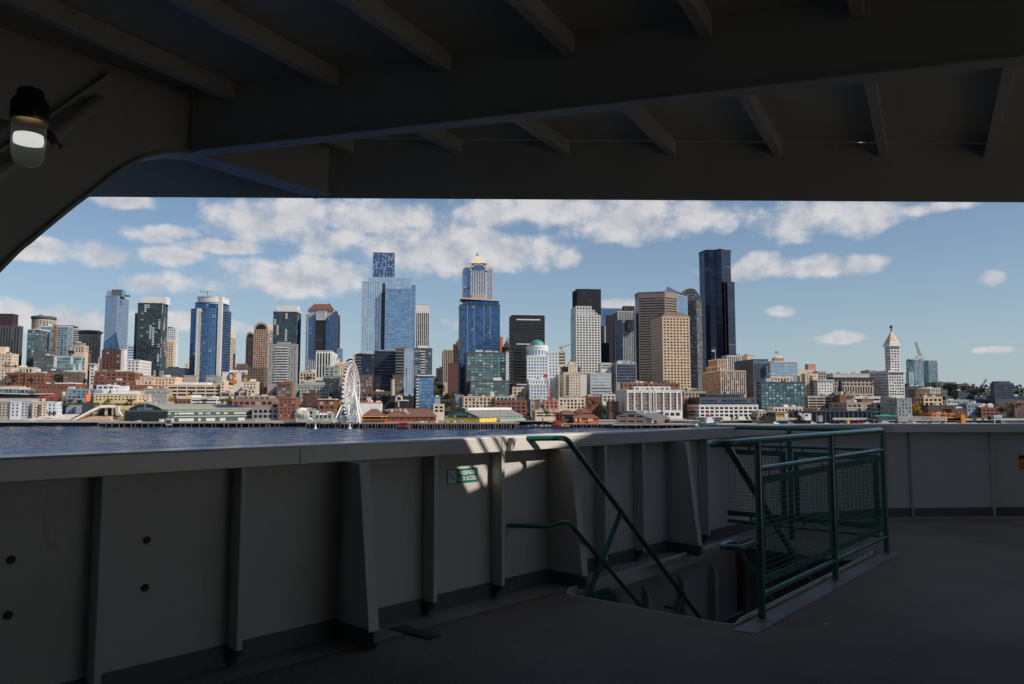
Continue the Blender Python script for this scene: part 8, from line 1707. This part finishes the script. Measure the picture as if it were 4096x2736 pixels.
def car(p, rz, kind, col, label, group=None):
    if kind not in CARS: CARS[kind] = tuple((bpy.data.meshes.new(n), s) for n, s in zip(('body', 'side_glass', 'wheels'), carshape(kind)))
    r = empty(dict(car='parked_car', truck='pickup_truck', van='parked_van')[kind], p); tag(r, label, dict(car='car', truck='truck', van='van')[kind], group); r.rotation_euler = (0, 0, rz)
    for (me, s), mat in zip(CARS[kind], (carm[col], cg, tyre)):
        m2 = me.name + col
        key = (kind, me.name, col)
        if key not in CARS: nm = bpy.data.meshes.new(me.name.split('.')[0]); nm.from_pydata([tuple(v) for v in s.V], [], s.F); nm.materials.append(mat); CARS[key] = nm
        o = bpy.data.objects.new(me.name.split('.')[0], CARS[key]); COL.objects.link(o); o.parent = r
    if False: pass
a = at('a', 1400, 1437, 694); car((a.x, a.y, a.z), R(3), 'truck', 'white', 'white pickup truck parked before the dark aquarium front')
cols = ['white', 'silver', 'black', 'grey', 'white', 'red', 'blue', 'silver', 'black', 'white', 'grey', 'silver']
for k in range(12):
    p = r4[1] + r4[2] * (3 + k * 3.0) + r4[3] * 4; car((p.x, p.y, r4[5]), R(85 + (k * 37) % 9), 'car', cols[k], '%s car parked on the pier edge below the yellow wall, %s from the left' % (cols[k], ('first', 'second', 'third', 'fourth', 'fifth', 'sixth', 'seventh', 'eighth', 'ninth', 'tenth', 'eleventh', 'twelfth')[k]), 'cars parked below the yellow shed wall')
spots = (('D', 60, 972, 'car', 'white', 'white car under the orange terrace at the left of the terminal'), ('D', 130, 972, 'car', 'red', 'red car beside the white car left of the terminal'), ('D', 350, 972, 'van', 'white', 'white van under the left roof of the terminal'), ('D', 430, 975, 'car', 'blue', 'blue car under the left roof of the terminal'), ('D', 545, 968, 'van', 'silver', 'silver van below the stairs of the control cabin'), ('D', 850, 972, 'van', 'white', 'white van right of the control cabin'), ('D', 1030, 975, 'car', 'white', 'white car below the sign tower'), ('D', 1160, 975, 'car', 'black', 'black car in the ferry lane under the terminal'), ('D', 1235, 975, 'car', 'silver', 'silver car left of the orange booth'), ('D', 1400, 975, 'car', 'red', 'red car right of the orange booth'), ('D', 1480, 972, 'van', 'red', 'red van right of the orange booth'), ('D', 1545, 975, 'car', 'white', 'white car beside the red van'), ('D', 1590, 972, 'van', 'white', 'white van near the pale slip house'), ('D', 1700, 975, 'car', 'grey', 'grey car left of the pale slip house'),
         ('g', 600, 1412, 'car', 'red', 'red car below the left end of the footbridge'), ('g', 690, 1412, 'car', 'silver', 'silver car below the footbridge'), ('g', 830, 1410, 'van', 'white', 'white van below the footbridge'), ('g', 930, 1412, 'car', 'white', 'white car below the middle of the footbridge'), ('g', 1020, 1412, 'car', 'blue', 'blue car below the middle of the footbridge'), ('g', 1180, 1412, 'car', 'grey', 'grey car below the right end of the footbridge'), ('g', 1540, 1412, 'car', 'white', 'white car right of the orange slab'), ('g', 1650, 1412, 'car', 'silver', 'silver car before the red lofts'), ('g', 1985, 1408, 'van', 'silver', 'silver van under the toll canopy'), ('g', 2160, 1408, 'car', 'black', 'black car under the toll canopy'))
for (c, x, y, kind, col, lb) in spots:
    p = at(c, x, y, 726); car((p.x, p.y, r7[5]), R((x * 7) % 30 - 10), kind, col, lb, 'vehicles on the ferry dock')
# lamp posts on the promenade
for k, (c, x, yb, yt, Y, lb) in enumerate((('E', 1052, 870, 692, 760, 'tall dark lamp post in front of the underpass'), ('E', 730, 890, 695, 760, 'tall dark lamp post before the pale blue end house'), ('E', 1560, 970, 895, 744, 'short lamp post on the promenade left of the people'), ('E', 1700, 970, 890, 744, 'short lamp post near the seating steps'), ('A', 490, 960, 850, 705, 'lamp post on the boardwalk left of the wheel'), ('A', 575, 950, 850, 700, 'lamp post beside the left leg of the wheel'))):
    a, t = at(c, x, yb, Y), at(c, x, yt, Y); r = empty('lamp_post', a); tag(r, lb, 'lamp post'); m = MB(); m.tube([a - UP, t], .16, 6); m.build('pole', wall('dgr'), r); m = MB(); m.lathe([(.15, t.z), (.5, t.z + .2), (.35, t.z + .8), (.05, t.z + .9)], (t.x, t.y, 0), 8); m.build('head', wall('wh' if k > 1 else 'dgr'), r)
print('individual windows', NWIN[0])
